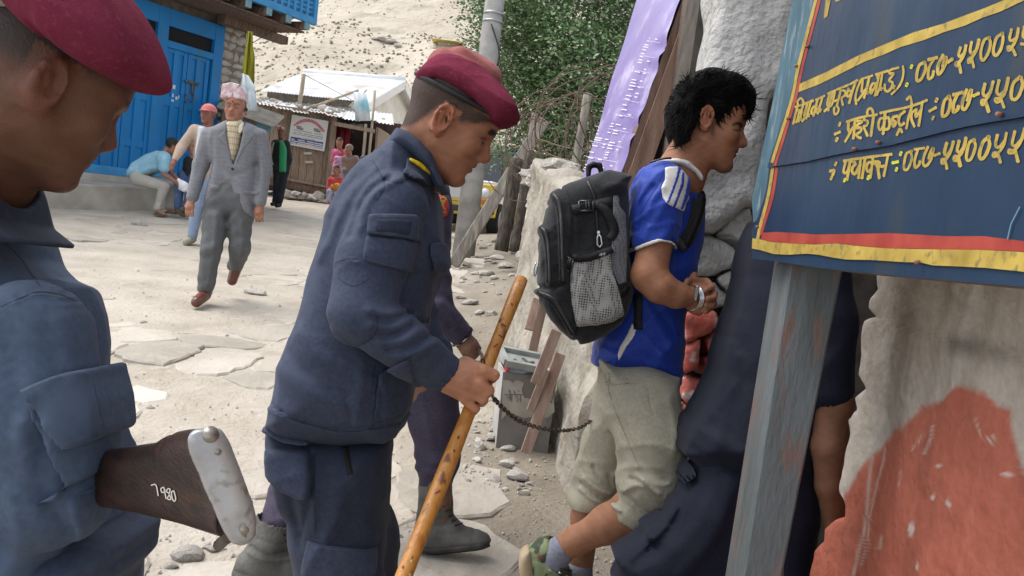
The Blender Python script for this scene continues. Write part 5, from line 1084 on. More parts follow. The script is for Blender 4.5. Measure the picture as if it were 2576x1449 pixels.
MB().prism([D(1240, 373, 21.7), D(1300, 381, 21.7), D(1299, 390, 21.7), D(1239, 382, 21.7)], (0, .08, 0)).build('fascia', M('kiosk_blue', (.05, .24, .42)), KS)
MB().prism([D(1235, 362, 21.7), D(1305, 372, 21.7), D(1302, 382, 21.7), D(1238, 374, 21.7)], (0, 2, 0)).build('roof', m_rock, KS)
# ------------------------------------------------------------------ people: shared shaping
from mathutils.bvhtree import BVHTree
def frame(tilt, yaw, roll=0):
    t, y = rad(tilt), rad(yaw); f = np.array([math.cos(t) * math.cos(y), -math.sin(t) * math.cos(y), math.sin(y)]); u = np.array([math.sin(t), math.cos(t), 0.]); u = nrm(u - f * np.dot(u, f))
    s = np.cross(u, f)
    if roll: r = rad(roll); u, s = u * math.cos(r) + s * math.sin(r), s * math.cos(r) - u * math.sin(r)
    return f, s, u
class Head:
    def __init__(h, e, tilt, yaw, s=1., roll=0, vec=None):
        h.e = np.asarray(e, float); h.s = s; h.f, h.d, h.u = frame(tilt, yaw, roll) if vec is None else vec
    def L(h, x, y, z): return h.e + h.s * (x * h.f + y * h.d + z * h.u)
    def loc(h, P):
        q = (P - h.e) / h.s; return q @ h.f, q @ h.d, q @ h.u
    def build(h, F, nose=1., detail=True, jaw=1.):
        s = h.s; R = (h.f, h.d, h.u); L = h.L
        el = lambda c, r, k, m='u': F.ell(L(*c), [v * s for v in r], R, k * s, m)
        cn = lambda a, ra, b, rb, k, m='u': F.cone(L(*a), ra * s, L(*b), rb * s, k * s, None, m)
        el((-.008, 0, .048), (.098, .076, .085), .0); el((.040, 0, .040), (.050, .064, .062), .03); el((.040, 0, -.025), (.052, .058, .070), .03)
        for q in (1, -1):
            cn((.003, .050 * q * jaw, -.045), .016, (.070, .020 * q, -.087), .017, .03); el((.056, .045 * q, -.014), (.022, .018, .020), .025)
            if detail: cn((.084, .010 * q, .029), .008, (.064, .048 * q, .030), .008, .02)
        el((.076, 0, -.090), (.019, .022, .017), .02); el((.068, 0, -.050), (.028, .033, .030), .02)
        cn((.085, 0, .018), .007, (.086 + .022 * nose, 0, -.018), .0105, .012); el((.086 + .021 * nose, 0, -.023), (.0115, .0115, .0105), .008)
        for q in (1, -1): el((.094, .014 * q, -.027), (.012, .008, .009), .008)
        if detail:
            for q in (1, -1):
                el((.094, .031 * q, .009), (.015, .021, .011), .014, 's'); el((.071, .031 * q, .008), (.0135, .016, .0125), .005)
                el((.0865, .031 * q, .0035), (.006, .014, .0012), .003, 's'); el((.105, .007 * q, -.036), (.006, .0035, .004), .003, 's')
            el((.090, 0, -.0465), (.0095, .021, .0058), .005); el((.087, 0, -.0605), (.0095, .019, .0062), .005); el((.100, 0, -.0535), (.010, .022, .0016), .004, 's'); el((.098, 0, -.074), (.010, .018, .005), .012, 's')
        for q in (1, -1):
            Re = (nrm(h.f + h.d * .45 * q), nrm(h.d - h.f * .45 * q), h.u) if True else R
            o = lambda x, z: L(-.008 + x * .91, (.077 + .41 * -x) * q, z)
            F.ell(o(-.006, .002), (.020 * s, .007 * s, .033 * s), Re, .006 * s)
            if detail:
                F.ell(o(-.002, .004) + h.d * q * .008 * s, (.0125 * s, .008 * s, .022 * s), Re, .004 * s, 's')
                rim = [(.012, .012), (.012, .026), (.002, .034), (-.012, .032), (-.022, .020), (-.025, .004), (-.020, -.012), (-.010, -.026), (.002, -.030), (.008, -.024)]
                for a, b in zip(rim[:-1], rim[1:]): F.cone(o(*a), .0042 * s, o(*b), .0042 * s, .003 * s)
                F.cone(o(-.012, .014), .003 * s, o(-.008, -.010), .003 * s, .003 * s); F.cone(o(.010, .004), .0035 * s, o(.008, -.010), .0035 * s, .003 * s)
        return h
    def color(h, skin, hair=None, brow=(.02, .016, .013), lip=(.75, .55, .55), beard=.0, palm=1.):
        skin = np.array(skin)
        def fn(x, y, c, P):
            lx, ly, lz = h.loc(P); n = len(P); out = np.tile(skin, (n, 1)); inh = (lz > -.12) & (lz < .16) & (np.abs(lx) < .14) & (np.abs(ly) < .12)
            v = .10 * np.sin(P[:, 0] * 160 + 3 * np.sin(P[:, 1] * 90)) * np.sin(P[:, 1] * 140) + .05 * np.sin(P[:, 0] * 50 + P[:, 2] * 60); out *= (1 + v)[:, None]; out[y > 800] *= np.array([palm, palm * 1.04, palm * 1.06])  # hands lightened in the skin colour to stand for brighter light on them
            m = np.exp(-((lz + .053) / .011) ** 2) * smooth(.077, .084, lx) * smooth(.027, .019, np.abs(ly)) * inh; out *= 1 - m[:, None] * (1 - np.array(lip))
            m = (smooth(.10, .110, lx) * np.exp(-((lz + .022) / .016) ** 2) + smooth(.070, .082, np.abs(ly)) * (lx < .02) * (np.abs(lz) < .04)) * inh; out *= 1 + np.clip(m, 0, 1)[:, None] * np.array([.14, -.02, -.03])
            if beard: m = beard * smooth(-.028, -.045, lz) * smooth(.02, .05, lx) * inh; m = m * (1 - np.exp(-((lz + .053) / .008) ** 2)); out = out * (1 - m[:, None]) + np.array(brow) * 2.4 * m[:, None]
            t = np.clip((np.abs(ly) - .010) / .040, 0, 1); zc = .027 + .008 * np.sin(t * 2.2); m = smooth(.0058, .003, np.abs(lz - zc)) * (lx > .05) * smooth(.008, .012, np.abs(ly)) * smooth(.054, .048, np.abs(ly)) * inh
            out = out * (1 - .85 * m[:, None]) + np.array(brow) * .85 * m[:, None]
            m = smooth(.0035, .0018, np.abs(lz - .0035 + .08 * (np.abs(ly) - .031) ** 1)) * (lx > .06) * smooth(.019, .015, np.abs(np.abs(ly) - .031)) * inh; out = out * (1 - .9 * m[:, None]) + np.array(brow) * .9 * m[:, None]
            if hair is not None: hm, hc = hair(x, y, c, lx, ly, lz); hm = np.clip(hm, 0, 1)[:, None]; out = out * (1 - hm) + np.array(hc) * hm
            return np.clip(out, .004, 1)
        return fn
m_skin = M('skin', (.93, .92, .92), (1.07, 1.06, 1.05), .58, 26, .4, 380, .0022, attr=True, spec=.32, detail=6, bump2=(70, .22, .003))
def pmask(x, y, poly, soft=2.5): return smooth(soft, -soft, poly2(x, y, poly))
def set_sss(m, w=.08):
    b = m.node_tree.nodes['Principled BSDF']; b.inputs['Subsurface Weight'].default_value = w; b.inputs['Subsurface Radius'].default_value = (.012, .005, .003); b.inputs['Subsurface Scale'].default_value = .4
set_sss(m_skin)
def cloth(nm, c1, c2, rough=.78, fine=260., wr=(22, .16, .008), sheen=.03, scale=120, col3=None, scale3=7):
    if col3 is None: col3 = tuple(v * 1.08 + .001 for v in c2)
    return M(nm, tuple(v * .97 for v in c1), tuple(v * .99 for v in c2), rough, scale, .22, fine, .0015, spec=.22, sheen=sheen, bump2=wr, contrast=(.3, .7), col3=col3, scale3=scale3, detail=8)
m_felt = M('maroon_felt', (.132, .019, .040), (.168, .028, .054), .95, 22, .5, 500, .002, sheen=.0, spec=.04, contrast=(.3, .7), bump2=(30, .25, .004), col3=(.18, .036, .062), scale3=160)
m_felt2 = M('faded_felt', (.23, .065, .065), (.31, .10, .095), .95, 20, .5, 400, .002, sheen=.12, spec=.1, bump2=(24, .3, .005)); m_leath = M('black_leather', (.012, .012, .014), (.03, .03, .033), .45, 20, .3, 200, .002)
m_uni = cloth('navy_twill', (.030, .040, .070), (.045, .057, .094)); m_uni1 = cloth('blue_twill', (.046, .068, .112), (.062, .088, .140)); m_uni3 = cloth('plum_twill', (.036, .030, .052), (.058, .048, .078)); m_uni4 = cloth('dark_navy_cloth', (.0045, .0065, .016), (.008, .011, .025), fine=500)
m_unid = cloth('navy_twill_dark', (.018, .024, .044), (.027, .034, .058))
m_boot = M('dusty_boot', (.055, .055, .052), (.15, .145, .132), .75, 9, .5, 90, .004, contrast=(.3, .7), bump2=(26, .4, .008)); m_sole = M('boot_sole', (.03, .03, .03), (.08, .075, .07), .9, 20)
class Surf:
    def __init__(s, *objs):
        s.b = []
        for o in objs:
            me = o.data; v = np.empty(len(me.vertices) * 3, np.float32); me.vertices.foreach_get('co', v); v = v.reshape(-1, 3)
            s.b.append(BVHTree.FromPolygons([tuple(p) for p in v], [tuple(p.vertices) for p in me.polygons]))
    def at(s, x, y, lift=0.):
        r = ray(x, y); best = None
        for b in s.b:
            h = b.ray_cast(Vector(CO), Vector(r))
            if h[0] is not None and (best is None or h[3] < best[3]): best = h
        if best is None: return None
        n = np.array(best[1]); n = n if np.dot(n, r) < 0 else -n
        return np.array(best[0]) + n * lift, n
    def tube(s, name, pts, r, mat, parent, lift=0., n=6, sub=5):
        P = [s.at(x, y, lift) for x, y in (curve_pts(pts, sub) if len(pts) > 1 else pts)]; P = [p[0] for p in P if p is not None]
        if len(P) < 2: return None
        Q = [P[0]] + [(P[i - 1] + P[i] * 2 + P[i + 1]) / 4 for i in range(1, len(P) - 1)] + [P[-1]]
        return MB().tube(Q, r, n).build(name, mat, parent, True)
    def ribbon(s, mb, pts, w, lift=.0015, sub=4):
        pts = [np.array(p, float) for p in (curve_pts(pts, sub) if len(pts) > 2 else [np.array(pts[0]) * (1 - t) + np.array(pts[-1]) * t for t in np.linspace(0, 1, 5)])]; m = len(pts); V = []
        for i in range(m):
            d = nrm(pts[min(i + 1, m - 1)] - pts[max(i - 1, 0)] + 1e-9); a = np.array([-d[1], d[0]]) * w / 2
            for q in (pts[i] + a, pts[i] - a):
                h = s.at(q[0], q[1], lift); V.append(h[0] if h else None)
        k = len(mb.v); ok = [v is not None for v in V]; mb.v += [tuple(v) if v is not None else (0, 0, 0) for v in V]
        for i in range(m - 1):
            if all(ok[2 * i:2 * i + 4]): mb.f.append((k + 2 * i, k + 2 * i + 1, k + 2 * i + 3, k + 2 * i + 2))
        return mb
    def strap(s, name, pts, w, mat, parent, lift=.002, th=.003, sub=5):
        mb = MB(); s.ribbon(mb, pts, w, lift, sub)
        if not mb.f: return None
        runs = [[mb.f[0]]]
        for q in mb.f[1:]: (runs[-1].append(q) if q[0] == runs[-1][-1][0] + 2 else runs.append([q]))
        mb.f = max(runs, key=len); k0_ = mb.f[0][0]; mb.v = mb.v[k0_:mb.f[-1][2] + 1]; mb.f = [tuple(i - k0_ for i in q) for q in mb.f]
        o = mb.build(name, mat, parent, True); md = o.modifiers.new('thick', 'SOLIDIFY'); md.thickness = th; md.offset = 0; return o
def seams(surf, parent, lines, w, mat, lift=.0008):
    mb = MB()
    for l in lines: surf.ribbon(mb, l, w, lift, 5)
    if mb.f: o = mb.build('stitching', mat, parent, True); o['kind'] = 'stuff'
m_seam = M('dark_thread', (.012, .015, .026)); m_seam2 = M('pale_thread', (.07, .085, .12))
def person(label, loc, group=None): return thing('person', label, 'person', loc, group)
def boot(F, an, toe, r=.045, k=.02, shaft=None):   # ankle, toe (camera axes)
    heel = an + (an - toe) * .22; upv = np.array([CR[2], CU[2], CF[2]])
    base = lambda p: p
    F.cone(an, r * .95, an * .45 + toe * .55 + upv * .012, r * .82, k); F.cone(an * .45 + toe * .55, r * .82, toe, r * .72, k); F.cone(heel, r * .72, an * .5 + toe * .5 - upv * .01, r * .78, k)
    if shaft is not None: F.cone(an + upv * .02, r * .98, shaft, r * 1.12, k)
UPC = np.array([CR[2], CU[2], CF[2]])      # world up in camera axes
def foot_at(x, c, h=.05):                  # camera-axes point h above the ground
    p = D(x, FY(x, c), c); p[2] += h; q = p - CO; return np.array([q @ CR, q @ CU, q @ CF])

# ------------------------------------------------------------------ guard with the stick (centre)
c2 = 1.88; H2 = Head(C(1127, 308, 1.86), 31.5, 10, 1.035, 8)
ft2 = [foot_at(850, 1.86), foot_at(930, 2.12)]
G2 = person('uniformed guard in navy and maroon beret looking down and gripping a wooden stick', W(ft2[0] * .5 + ft2[1] * .5) - np.array([0, 0, .05]))
lo, hi = C(560, 2200, 1.5), C(1330, 90, 2.3); lo[2], hi[2] = 1.6, 2.24
aH = (C(1000, 0, c2)[0], C(1270, 0, c2)[0]); bH = (C(0, 490, c2)[1], C(0, 130, c2)[1]); bHd = (C(0, 1050, 1.8)[1], C(0, 890, 1.8)[1])
F = Fld((C(560, 0, c2)[0], ft2[0][1] - .08, 1.62), (aH[1] + .02, bH[1] + .03, 2.24), .012, ((0, aH[0], aH[1], .0034), (1, bH[0], bH[1], .0034), (1, bHd[0], bHd[1], .0034), (2, 1.72, 2.02, .0042)))
H2.build(F, .92)
F.cone(H2.L(-.025, 0, -.035), .058, C(1035, 440, 1.92), .068, .035); F.px([(1025, 440, 1.96, 66), (960, 600, 1.98, 90), (840, 1060, 1.96, 120)], .04)
F.px([(1000, 500, 1.80, 45), (905, 800, 1.72, 38), (1120, 945, 1.76, 34)], .02); F.px([(1045, 490, 2.08, 38), (1030, 760, 2.16, 36), (1100, 900, 2.12, 33)], .02)
F.chain([(C(830, 1100, 1.90), .08), (C(845, 1500, 1.86), .055), (ft2[0] + UPC * .05, .04)], .03); F.chain([(C(900, 1100, 2.02), .08), (C(920, 1480, 2.06), .055), (ft2[1] + UPC * .05, .04)], .03)
# right hand closed on the stick
F.slab([(1118, 945), (1152, 906), (1182, 902), (1214, 914), (1236, 932), (1226, 962), (1214, 988), (1198, 1008), (1172, 1016), (1146, 1002), (1118, 985)], 1.772, .026, .022, .012)
F.px([(1120, 945, 1.765, 34), (1160, 955, 1.765, 36)], .02)
for kn, pip, tip, r in (((1214, 930, 1.752), (1242, 944, 1.762), (1216, 962, 1.835), 15), ((1206, 962, 1.752), (1230, 982, 1.762), (1206, 990, 1.835), 14), ((1190, 988, 1.756), (1216, 1006, 1.764), (1192, 1012, 1.832), 13), ((1168, 1006, 1.760), (1196, 1028, 1.768), (1176, 1030, 1.828), 11.5)):
    F.px([(*kn, r * 1.06), (*pip, r)], .003); F.px([(*pip, r * .98), (pip[0] - 4, pip[1] + 6, 1.80, r * .9), (*tip, r * .8)], .004)
F.px([(1170, 912, 1.79, 17), (1205, 925, 1.845, 15), (1228, 962, 1.87, 13)], .01)
for pts, a in (([(1160, 955), (1180, 948), (1185, 938), (1205, 935)], .0016), ([(1150, 958), (1175, 972), (1195, 985)], .0016), ([(1178, 975), (1185, 960), (1200, 962)], .0012), ([(1150, 940), (1175, 925), (1205, 922)], .0008)): F.fold(pts, 1.75, 3.2, a, (1.6, 1.80))
ZG = lambda pts: ZP((1550, 150, 2150, 800), pts, 1338)
hp2 = ZG([(240, 300), (60, 700), (60, 830), (110, 812), (180, 800), (250, 780), (330, 710), (400, 660), (440, 640), (500, 600), (590, 620), (625, 690), (650, 755), (720, 765), (790, 775), (860, 770), (1000, 770), (700, 560)])
def hair2(x, y, c, lx, ly, lz):
    d = poly2(x, y, hp2); m = smooth(7, -9, d + 3 * np.sin(x * 1.7) * np.sin(y * 1.3)) * (y < 420); side = np.abs(ly) > .068; ear = (np.abs(ly) > .0735) & (lx < .013) & (lx > -.036) & (lz < .034) & (lz > -.05) & (c < 1.86)
    m = m * (1 - ear * 1.0); m = np.maximum(m * .88, smooth(.03, .06, lz) * smooth(.05, .0, lx) * .9); m = np.maximum(m, .95 * pmask(x, y, ZG([(885, 838), (955, 830), (962, 862), (935, 880), (905, 872)]))); m = np.maximum(m, .9 * pmask(x, y, ZG([(812, 885), (872, 893), (878, 912), (835, 908)]), 1.6)); return m, (.016, .013, .012)
F.obj('body', m_skin, G2, 1, H2.color((.30, .135, .078), hair2, palm=1.35))
# jacket
F = Fld((C(600, 0, c2)[0], C(0, 1160, c2)[1], 1.56), (C(1190, 0, c2)[0], C(0, 300, c2)[1], 2.26), .0046)
T2p = [(1000, 345), (968, 380), (925, 402), (876, 458), (834, 538), (806, 645), (778, 745), (735, 850), (705, 940), (682, 1010), (668, 1074), (715, 1092), (760, 1106), (880, 1123), (985, 1118), (1013, 1098), (1034, 1040), (1048, 960), (1066, 900), (1086, 800), (1104, 700), (1132, 665), (1116, 560), (1104, 490), (1094, 430), (1065, 380), (1030, 340)]
F.slab(T2p, 1.93, .20, .13, 0, tilt=(.12, 0))
F.px([(990, 520, 1.755, 88), (935, 660, 1.72, 88), (905, 795, 1.69, 82)], .022); F.px([(905, 795, 1.69, 80), (1010, 868, 1.70, 68), (1122, 945, 1.765, 49)], .016); F.px([(1045, 500, 2.10, 56), (1025, 760, 2.16, 60), (1095, 890, 2.13, 46)], .03)
F.noise(.0025, 22, 5); F.wrinkle(.007, 8, 24, 35, 5); F.wrinkle(.003, 12, 44, -20, 6)
NEAR = (1.5, 1.93)
for pts, w, a in (([(640, 842), (596, 880), (520, 960), (430, 1120), (350, 1300)], 26, .006), ([(700, 890), (600, 960), (540, 1050), (500, 1180)], 20, -.010), ([(760, 900), (640, 960), (575, 1060), (560, 1150)], 22, .007), ([(520, 900), (440, 1000), (380, 1200)], 24, -.005)):
    F.fold([(628.9 + .5 * x, .5 * y) for x, y in pts], 1.78, w * .5, a, NEAR)
Z6 = lambda pts: [(628.9 + .5 * x, 724.5 + .5 * y) for x, y in pts]
for pts, w, a in (([(930, 275), (840, 330), (720, 345), (620, 320)], 24, .008), ([(850, 215), (760, 270), (650, 280)], 22, .008), ([(800, 160), (720, 200), (610, 195)], 22, .007), ([(770, 110), (690, 130), (600, 110)], 20, .006), ([(890, 250), (800, 300), (690, 315)], 14, -.006), ([(820, 190), (740, 235), (640, 238)], 14, -.006), ([(780, 135), (700, 165), (610, 150)], 12, -.005),
                  ([(960, 300), (880, 420), (870, 520)], 26, .004), ([(400, 180), (470, 250), (560, 330), (700, 420)], 34, -.006), ([(250, 230), (330, 330), (520, 420), (650, 470)], 40, .008), ([(190, 330), (300, 450), (480, 540)], 30, -.006), ([(140, 420), (280, 520), (480, 590)], 36, .006), ([(480, 560), (510, 640), (505, 690)], 14, -.004), ([(640, 430), (660, 560), (650, 670)], 16, -.006), ([(570, 380), (560, 520), (530, 680)], 26, .004)):
    F.fold(Z6(pts), 1.78, w * .5, a, (1.5, 1.96))
F.fold([(668, 1022), (760, 1058), (880, 1082), (1010, 1062)], 1.80, 3.5, -.006); F.fold([(668, 1030), (760, 1066), (880, 1090), (1010, 1070)], 1.80, 4, .004)
for pts in ([(939, 405), (962, 447), (965, 475), (950, 500)], [(962, 447), (1005, 462), (1040, 440)], [(842, 660), (880, 650), (905, 655)]): F.fold(pts, 1.76, 3, -.003, NEAR)
F.fold([(841, 664), (865, 652), (900, 660)], 1.68, 4, .004, NEAR); F.fold([(900, 872), (935, 850), (950, 820), (945, 790)], 1.66, 4, -.004, NEAR)
# cuff opening and neck hole
F.cone(C(1128, 950, 1.765), .032, C(1190, 985, 1.77), .036, .004, None, 's'); F.cone(C(1060, 380, 1.92), .066, C(1090, 300, 1.90), .075, .01, None, 's')
J2 = F.obj('jacket', m_uni, G2, 1); SJ2 = Surf(J2)
for nm, poly, th, cc in (('pocket', [(919, 592), (1046, 605), (1040, 640), (1036, 686), (1005, 682), (978, 674), (930, 662), (910, 654)], .010, 1.665), ('pocket_flap', [(924, 537), (1054, 539), (1052, 608), (1030, 602), (975, 594), (920, 588)], .017, 1.665), ('chest_pocket', [(1079, 610), (1122, 607), (1134, 660), (1130, 684), (1090, 684)], .010, 1.76), ('side_pocket', [(952, 940), (1030, 900), (1040, 950), (1022, 1055), (940, 1062)], .009, 1.78)):
    F.patch(poly, cc, th, (1.5, 1.92)).obj(nm, m_uni, G2, 2)
F.patch([(943, 550), (1036, 553), (1034, 592), (940, 583)], 1.665, .0195, (1.5, 1.92)).obj('velcro_patch', m_unid, G2, 1)
sl = F.patch(ZG([(170, 1075), (215, 1068), (330, 1140), (415, 1228), (400, 1330), (260, 1275), (130, 1215), (160, 1165)]), 1.77, .014, (1.5, 1.93)).obj('rank_slide', m_unid, G2, 1)
F.patch(ZG([(190, 1070), (225, 1082), (320, 1130), (412, 1225), (405, 1236), (310, 1180), (190, 1098)]), 1.77, .0185, (1.5, 1.93)).obj('rank_bar', M('gold_braid', (.60, .40, .01), (.72, .52, .03), .6, 60, .4, 300, .002), G2, 1)
Fc = Fld((C(945, 0, c2)[0], C(0, 510, c2)[1], 1.74), (C(1160, 0, c2)[0], C(0, 300, c2)[1], 2.06), .004)
Fc.slab([(970, 374), (986, 344), (1002, 320), (1034, 332), (1070, 362), (1098, 398), (1116, 452), (1132, 490), (1108, 494), (1086, 444), (1030, 398)], 1.885, .105, .045, 0); Fc.fold([(975, 366), (1030, 385), (1080, 430), (1108, 484)], 1.8, 3, -.003)
Fc.px([(1095, 300, 1.90, 66), (1062, 385, 1.905, 66), (1035, 470, 1.92, 72)], .004, None, 's'); Fc.obj('collar', m_uni, G2, 1)
SJ2 = Surf(*[q for q in bpy.data.objects if q.parent == G2 and q.name.split('.')[0] in ('jacket', 'pocket', 'pocket_flap', 'chest_pocket', 'side_pocket')])
seams(SJ2, G2, [[(939, 405), (962, 447), (966, 475), (948, 505)], [(962, 447), (1005, 460), (1038, 440)], [(842, 661), (880, 650), (906, 656)], [(898, 872), (935, 850), (950, 822), (945, 790)], [(668, 1026), (760, 1062), (880, 1086), (1008, 1066)], [(932, 700), (890, 720), (850, 700)], [(905, 1015), (930, 1000), (940, 940), (948, 900)]], 1.3, m_seam)
seams(SJ2, G2, [[(928, 545), (1050, 546)], [(926, 583), (980, 589), (1030, 597), (1047, 602)], [(914, 650), (980, 668), (1034, 680)], [(1083, 680), (1128, 680)], [(1082, 615), (1120, 612)], [(668, 1031), (760, 1067), (880, 1091), (1008, 1071)], [(943, 445), (948, 470)]], 1.0, m_seam2)
# trousers
F = Fld((C(600, 0, c2)[0], ft2[0][1] + .16, 1.62), (C(1040, 0, c2)[0], C(0, 1040, c2)[1], 2.26), .0075, ((1, C(0, 1500, c2)[1], 0, .0048), (0, C(640, 0, c2)[0], C(1000, 0, c2)[0], .005)))
F.slab([(676, 1050), (668, 1150), (700, 1250), (742, 1300), (752, 1350), (764, 1400), (760, 1500), (790, 1600), (960, 1600), (958, 1449), (968, 1340), (984, 1230), (988, 1100)], 1.91, .15, .12, 0)
F.chain([(C(850, 1380, 1.87), .098), (C(855, 1600, 1.86), .082), (ft2[0] + UPC * .16, .066)], .04); F.chain([(C(900, 1350, 2.03), .098), (C(920, 1600, 2.06), .082), (ft2[1] + UPC * .16, .066)], .04)
F.noise(.002, 20, 8); F.wrinkle(.009, 6, 20, 70, 8); F.wrinkle(.004, 10, 40, 10, 9)
for pts, w, a in (([(290, 780), (310, 900), (300, 1060), (250, 1260)], 14, -.006), ([(330, 780), (330, 950), (320, 1200)], 20, .004), ([(480, 960), (500, 1100), (480, 1240)], 40, -.004), ([(560, 900), (600, 1100), (620, 1260)], 40, .004), ([(690, 880), (660, 1100), (640, 1300)], 18, -.003), ([(200, 1060), (230, 1200), (245, 1300)], 26, -.008), ([(280, 1250), (420, 1290), (640, 1300)], 7, -.004), ([(420, 1100), (520, 1180), (640, 1230)], 24, .004)): F.fold(Z6(pts), 1.78, w * .5, a)
TR2 = F.obj('trousers', m_unid, G2, 1)
for nm, poly, th in (('cargo_pocket', Z6([(78, 800), (290, 830), (300, 960), (290, 1075), (240, 1070), (150, 1030), (62, 965)]), .020), ('pocket_flap', Z6([(82, 680), (260, 740), (300, 770), (290, 800), (160, 785), (58, 722)]), .028), ('knee_patch', Z6([(285, 1270), (420, 1305), (640, 1310), (630, 1449), (250, 1449), (255, 1400)]), .010)):
    F.patch(poly, 1.77, th, (1.5, 1.94), .02).obj(nm, m_uni, G2, 2)
SJ2b = Surf(TR2); SJ2b.strap('pocket_slit', Z6([(480, 800), (490, 870), (505, 940)]), 15, M('dark_gap', (.004, .004, .006)), G2, .001, .001)
SJ2b = Surf(*[q for q in bpy.data.objects if q.parent == G2 and q.name.split('.')[0] in ('trousers', 'cargo_pocket', 'pocket_flap', 'knee_patch')])
seams(SJ2b, G2, [Z6([(330, 800), (325, 950), (330, 1240)]), Z6([(278, 1262), (420, 1296), (640, 1300)])], 1.3, m_seam); seams(SJ2b, G2, [Z6([(290, 1285), (420, 1316), (634, 1322)]), Z6([(90, 800), (280, 836)]), Z6([(76, 955), (150, 1020), (235, 1058)]), Z6([(68, 715), (160, 772), (284, 788)])], 1.0, m_seam2)
for k, f_ in enumerate(ft2):
    F = Fld(f_ - np.array([.16, .10, .15]), f_ + np.array([.30, .30, .15]), .008); boot(F, f_ + UPC * .02, f_ + np.array([.19, -.03, .05]), .05, .02, f_ + UPC * .2); F.obj('boot', m_boot, G2, 1)
# beret
F = Fld((C(1020, 0, c2)[0], C(0, 350, c2)[1], 1.72), (C(1335, 0, c2)[0], C(0, 110, c2)[1], 2.06), .0036)
F.slab([(1050, 200), (1064, 180), (1082, 160), (1102, 145), (1133, 138), (1160, 142), (1195, 160), (1228, 192), (1260, 226), (1293, 264), (1308, 290), (1308, 304), (1299, 315), (1276, 320), (1250, 318), (1200, 300), (1130, 262), (1080, 226)], 1.865, .128, .085, 0, tilt=(0, .25))
F.noise(.0035, 26, 4); F.wrinkle(.0035, 14, 34, 20, 4); F.fold([(1062, 190), (1100, 185), (1150, 205), (1210, 250), (1270, 305)], 1.8, 16, .006, (1.5, 1.88)); F.fold([(1095, 205), (1130, 225), (1170, 255), (1220, 290)], 1.8, 13, -.013, (1.5, 1.9)); F.fold([(1075, 210), (1120, 240), (1190, 285), (1250, 315)], 1.8, 7, .004, (1.5, 1.9))
B2 = F.obj('beret', m_felt, G2, 2)
hb = []
for k in range(41):
    a = 2 * math.pi * k / 40; q = H2.L(-.006 + .101 * math.cos(a), .081 * math.sin(a), .058 + .008 * math.cos(a)); hb.append(W(q[None])[0])
MB().tube(hb, .0065, 8, False).build('beret_band', m_leath, B2, True)

# ------------------------------------------------------------------ his stick
s0, s1 = D(1312, 703, 2.0), D(1208, 965, 1.822); sv_ = nrm(s1 - s0); s_end = s1 + sv_ * ((s1[2] - float(gz0(s1[0], s1[1]))) / -sv_[2])
STK = thing('wooden_stick', 'long polished yellow brown wooden stick held upright by the guard', 'stick', s_end)
pts = [s0 + (s_end - s0) * t for t in np.linspace(0, 1, 40)]; rs = [.0145 + .003 * t + .0006 * math.sin(17 * t + 2) + .0006 * math.sin(41 * t) for t in np.linspace(0, 1, 40)]
m_stick = M('varnished_wood', (.36, .125, .018), (.56, .27, .06), .38, 9, .3, 60, .003, spec=.5, contrast=(.32, .68), stretch=(5, 5, 1), col3=(.16, .045, .012), scale3=9)
sk = MB().tube(pts, rs, 14).build('shaft', m_stick, STK, True); SK = Surf(sk)
# the worn lower half: flakes of bare wood and dark bark on the surface
fl = {'bare_patch': (M('bare_wood', (.55, .36, .17), (.62, .42, .22), .7, 20), MB()), 'dark_patch': (M('dark_bark_wood', (.10, .028, .012), (.18, .05, .02), .6, 20), MB())}
for k in range(130):
    t = random.uniform(.46, .98); c_ = s0 + (s_end - s0) * t; x, y, _ = proj(c_[None]); nm = 'bare_patch' if random.random() < .45 else 'dark_patch'
    x0 = x[0] + random.uniform(-14, 14); l_ = random.uniform(6, 26); d_ = (-.43, .9); SK.ribbon(fl[nm][1], [(x0, y[0]), (x0 + d_[0] * l_, y[0] + d_[1] * l_)], random.uniform(2, 7), .0004)
for k in range(9):
    t = random.uniform(.02, .4); c_ = s0 + (s_end - s0) * t; x, y, _ = proj(c_[None]); SK.ribbon(fl['dark_patch'][1], [(x[0] + random.uniform(-8, 8), y[0] - 3), (x[0] + random.uniform(-8, 8), y[0] + 5)], random.uniform(3, 6), .0004)
for nm, (mt, mb) in fl.items(): o = mb.build(nm, mt, STK, True); o['kind'] = 'stuff'

# ------------------------------------------------------------------ second guard behind him
c3 = 2.93; H3 = Head(C(1128, 300, 2.96), 22, 10, .98)
ft3 = [foot_at(1098, 2.93, .06), foot_at(665, 2.57, .06)]
G3 = person('guard in faded plum uniform striding behind the guard with the stick', W(ft3[0] * .5 + ft3[1] * .5))
F = Fld((ft3[1][0] - .15, ft3[0][1] - .06, 2.66), (C(1290, 0, c3)[0], C(0, 130, c3)[1], 3.22), .014, ((1, C(0, 410, c3)[1], C(0, 180, c3)[1], .006), (1, C(0, 920, c3)[1], C(0, 830, c3)[1], .004), (0, C(1070, 0, c3)[0], C(1220, 0, c3)[0], .0045)))
H3.build(F); F.cone(H3.L(-.02, 0, -.05), .055, C(1040, 480, c3), .07, .03); F.px([(1040, 480, c3, 60), (1010, 620, c3, 90), (990, 930, c3, 95)], .03)
F.px([(1080, 540, 2.80, 32), (1085, 760, 2.76, 28), (1160, 848, 2.78, 24)], .02); F.px([(1160, 848, 2.78, 24), (1180, 872, 2.78, 27)], .01)
for kn, pp, tp in (((1186, 862), (1204, 876), (1196, 890)), ((1184, 872), (1202, 888), (1192, 898)), ((1178, 882), (1192, 898), (1182, 903)), ((1168, 888), (1180, 902), (1172, 905))): F.px([(*kn, 2.77, 9), (*pp, 2.78, 8.5), (*tp, 2.81, 7.5)], .004)
F.px([(1170, 858, 2.79, 10), (1196, 868, 2.83, 9)], .006)
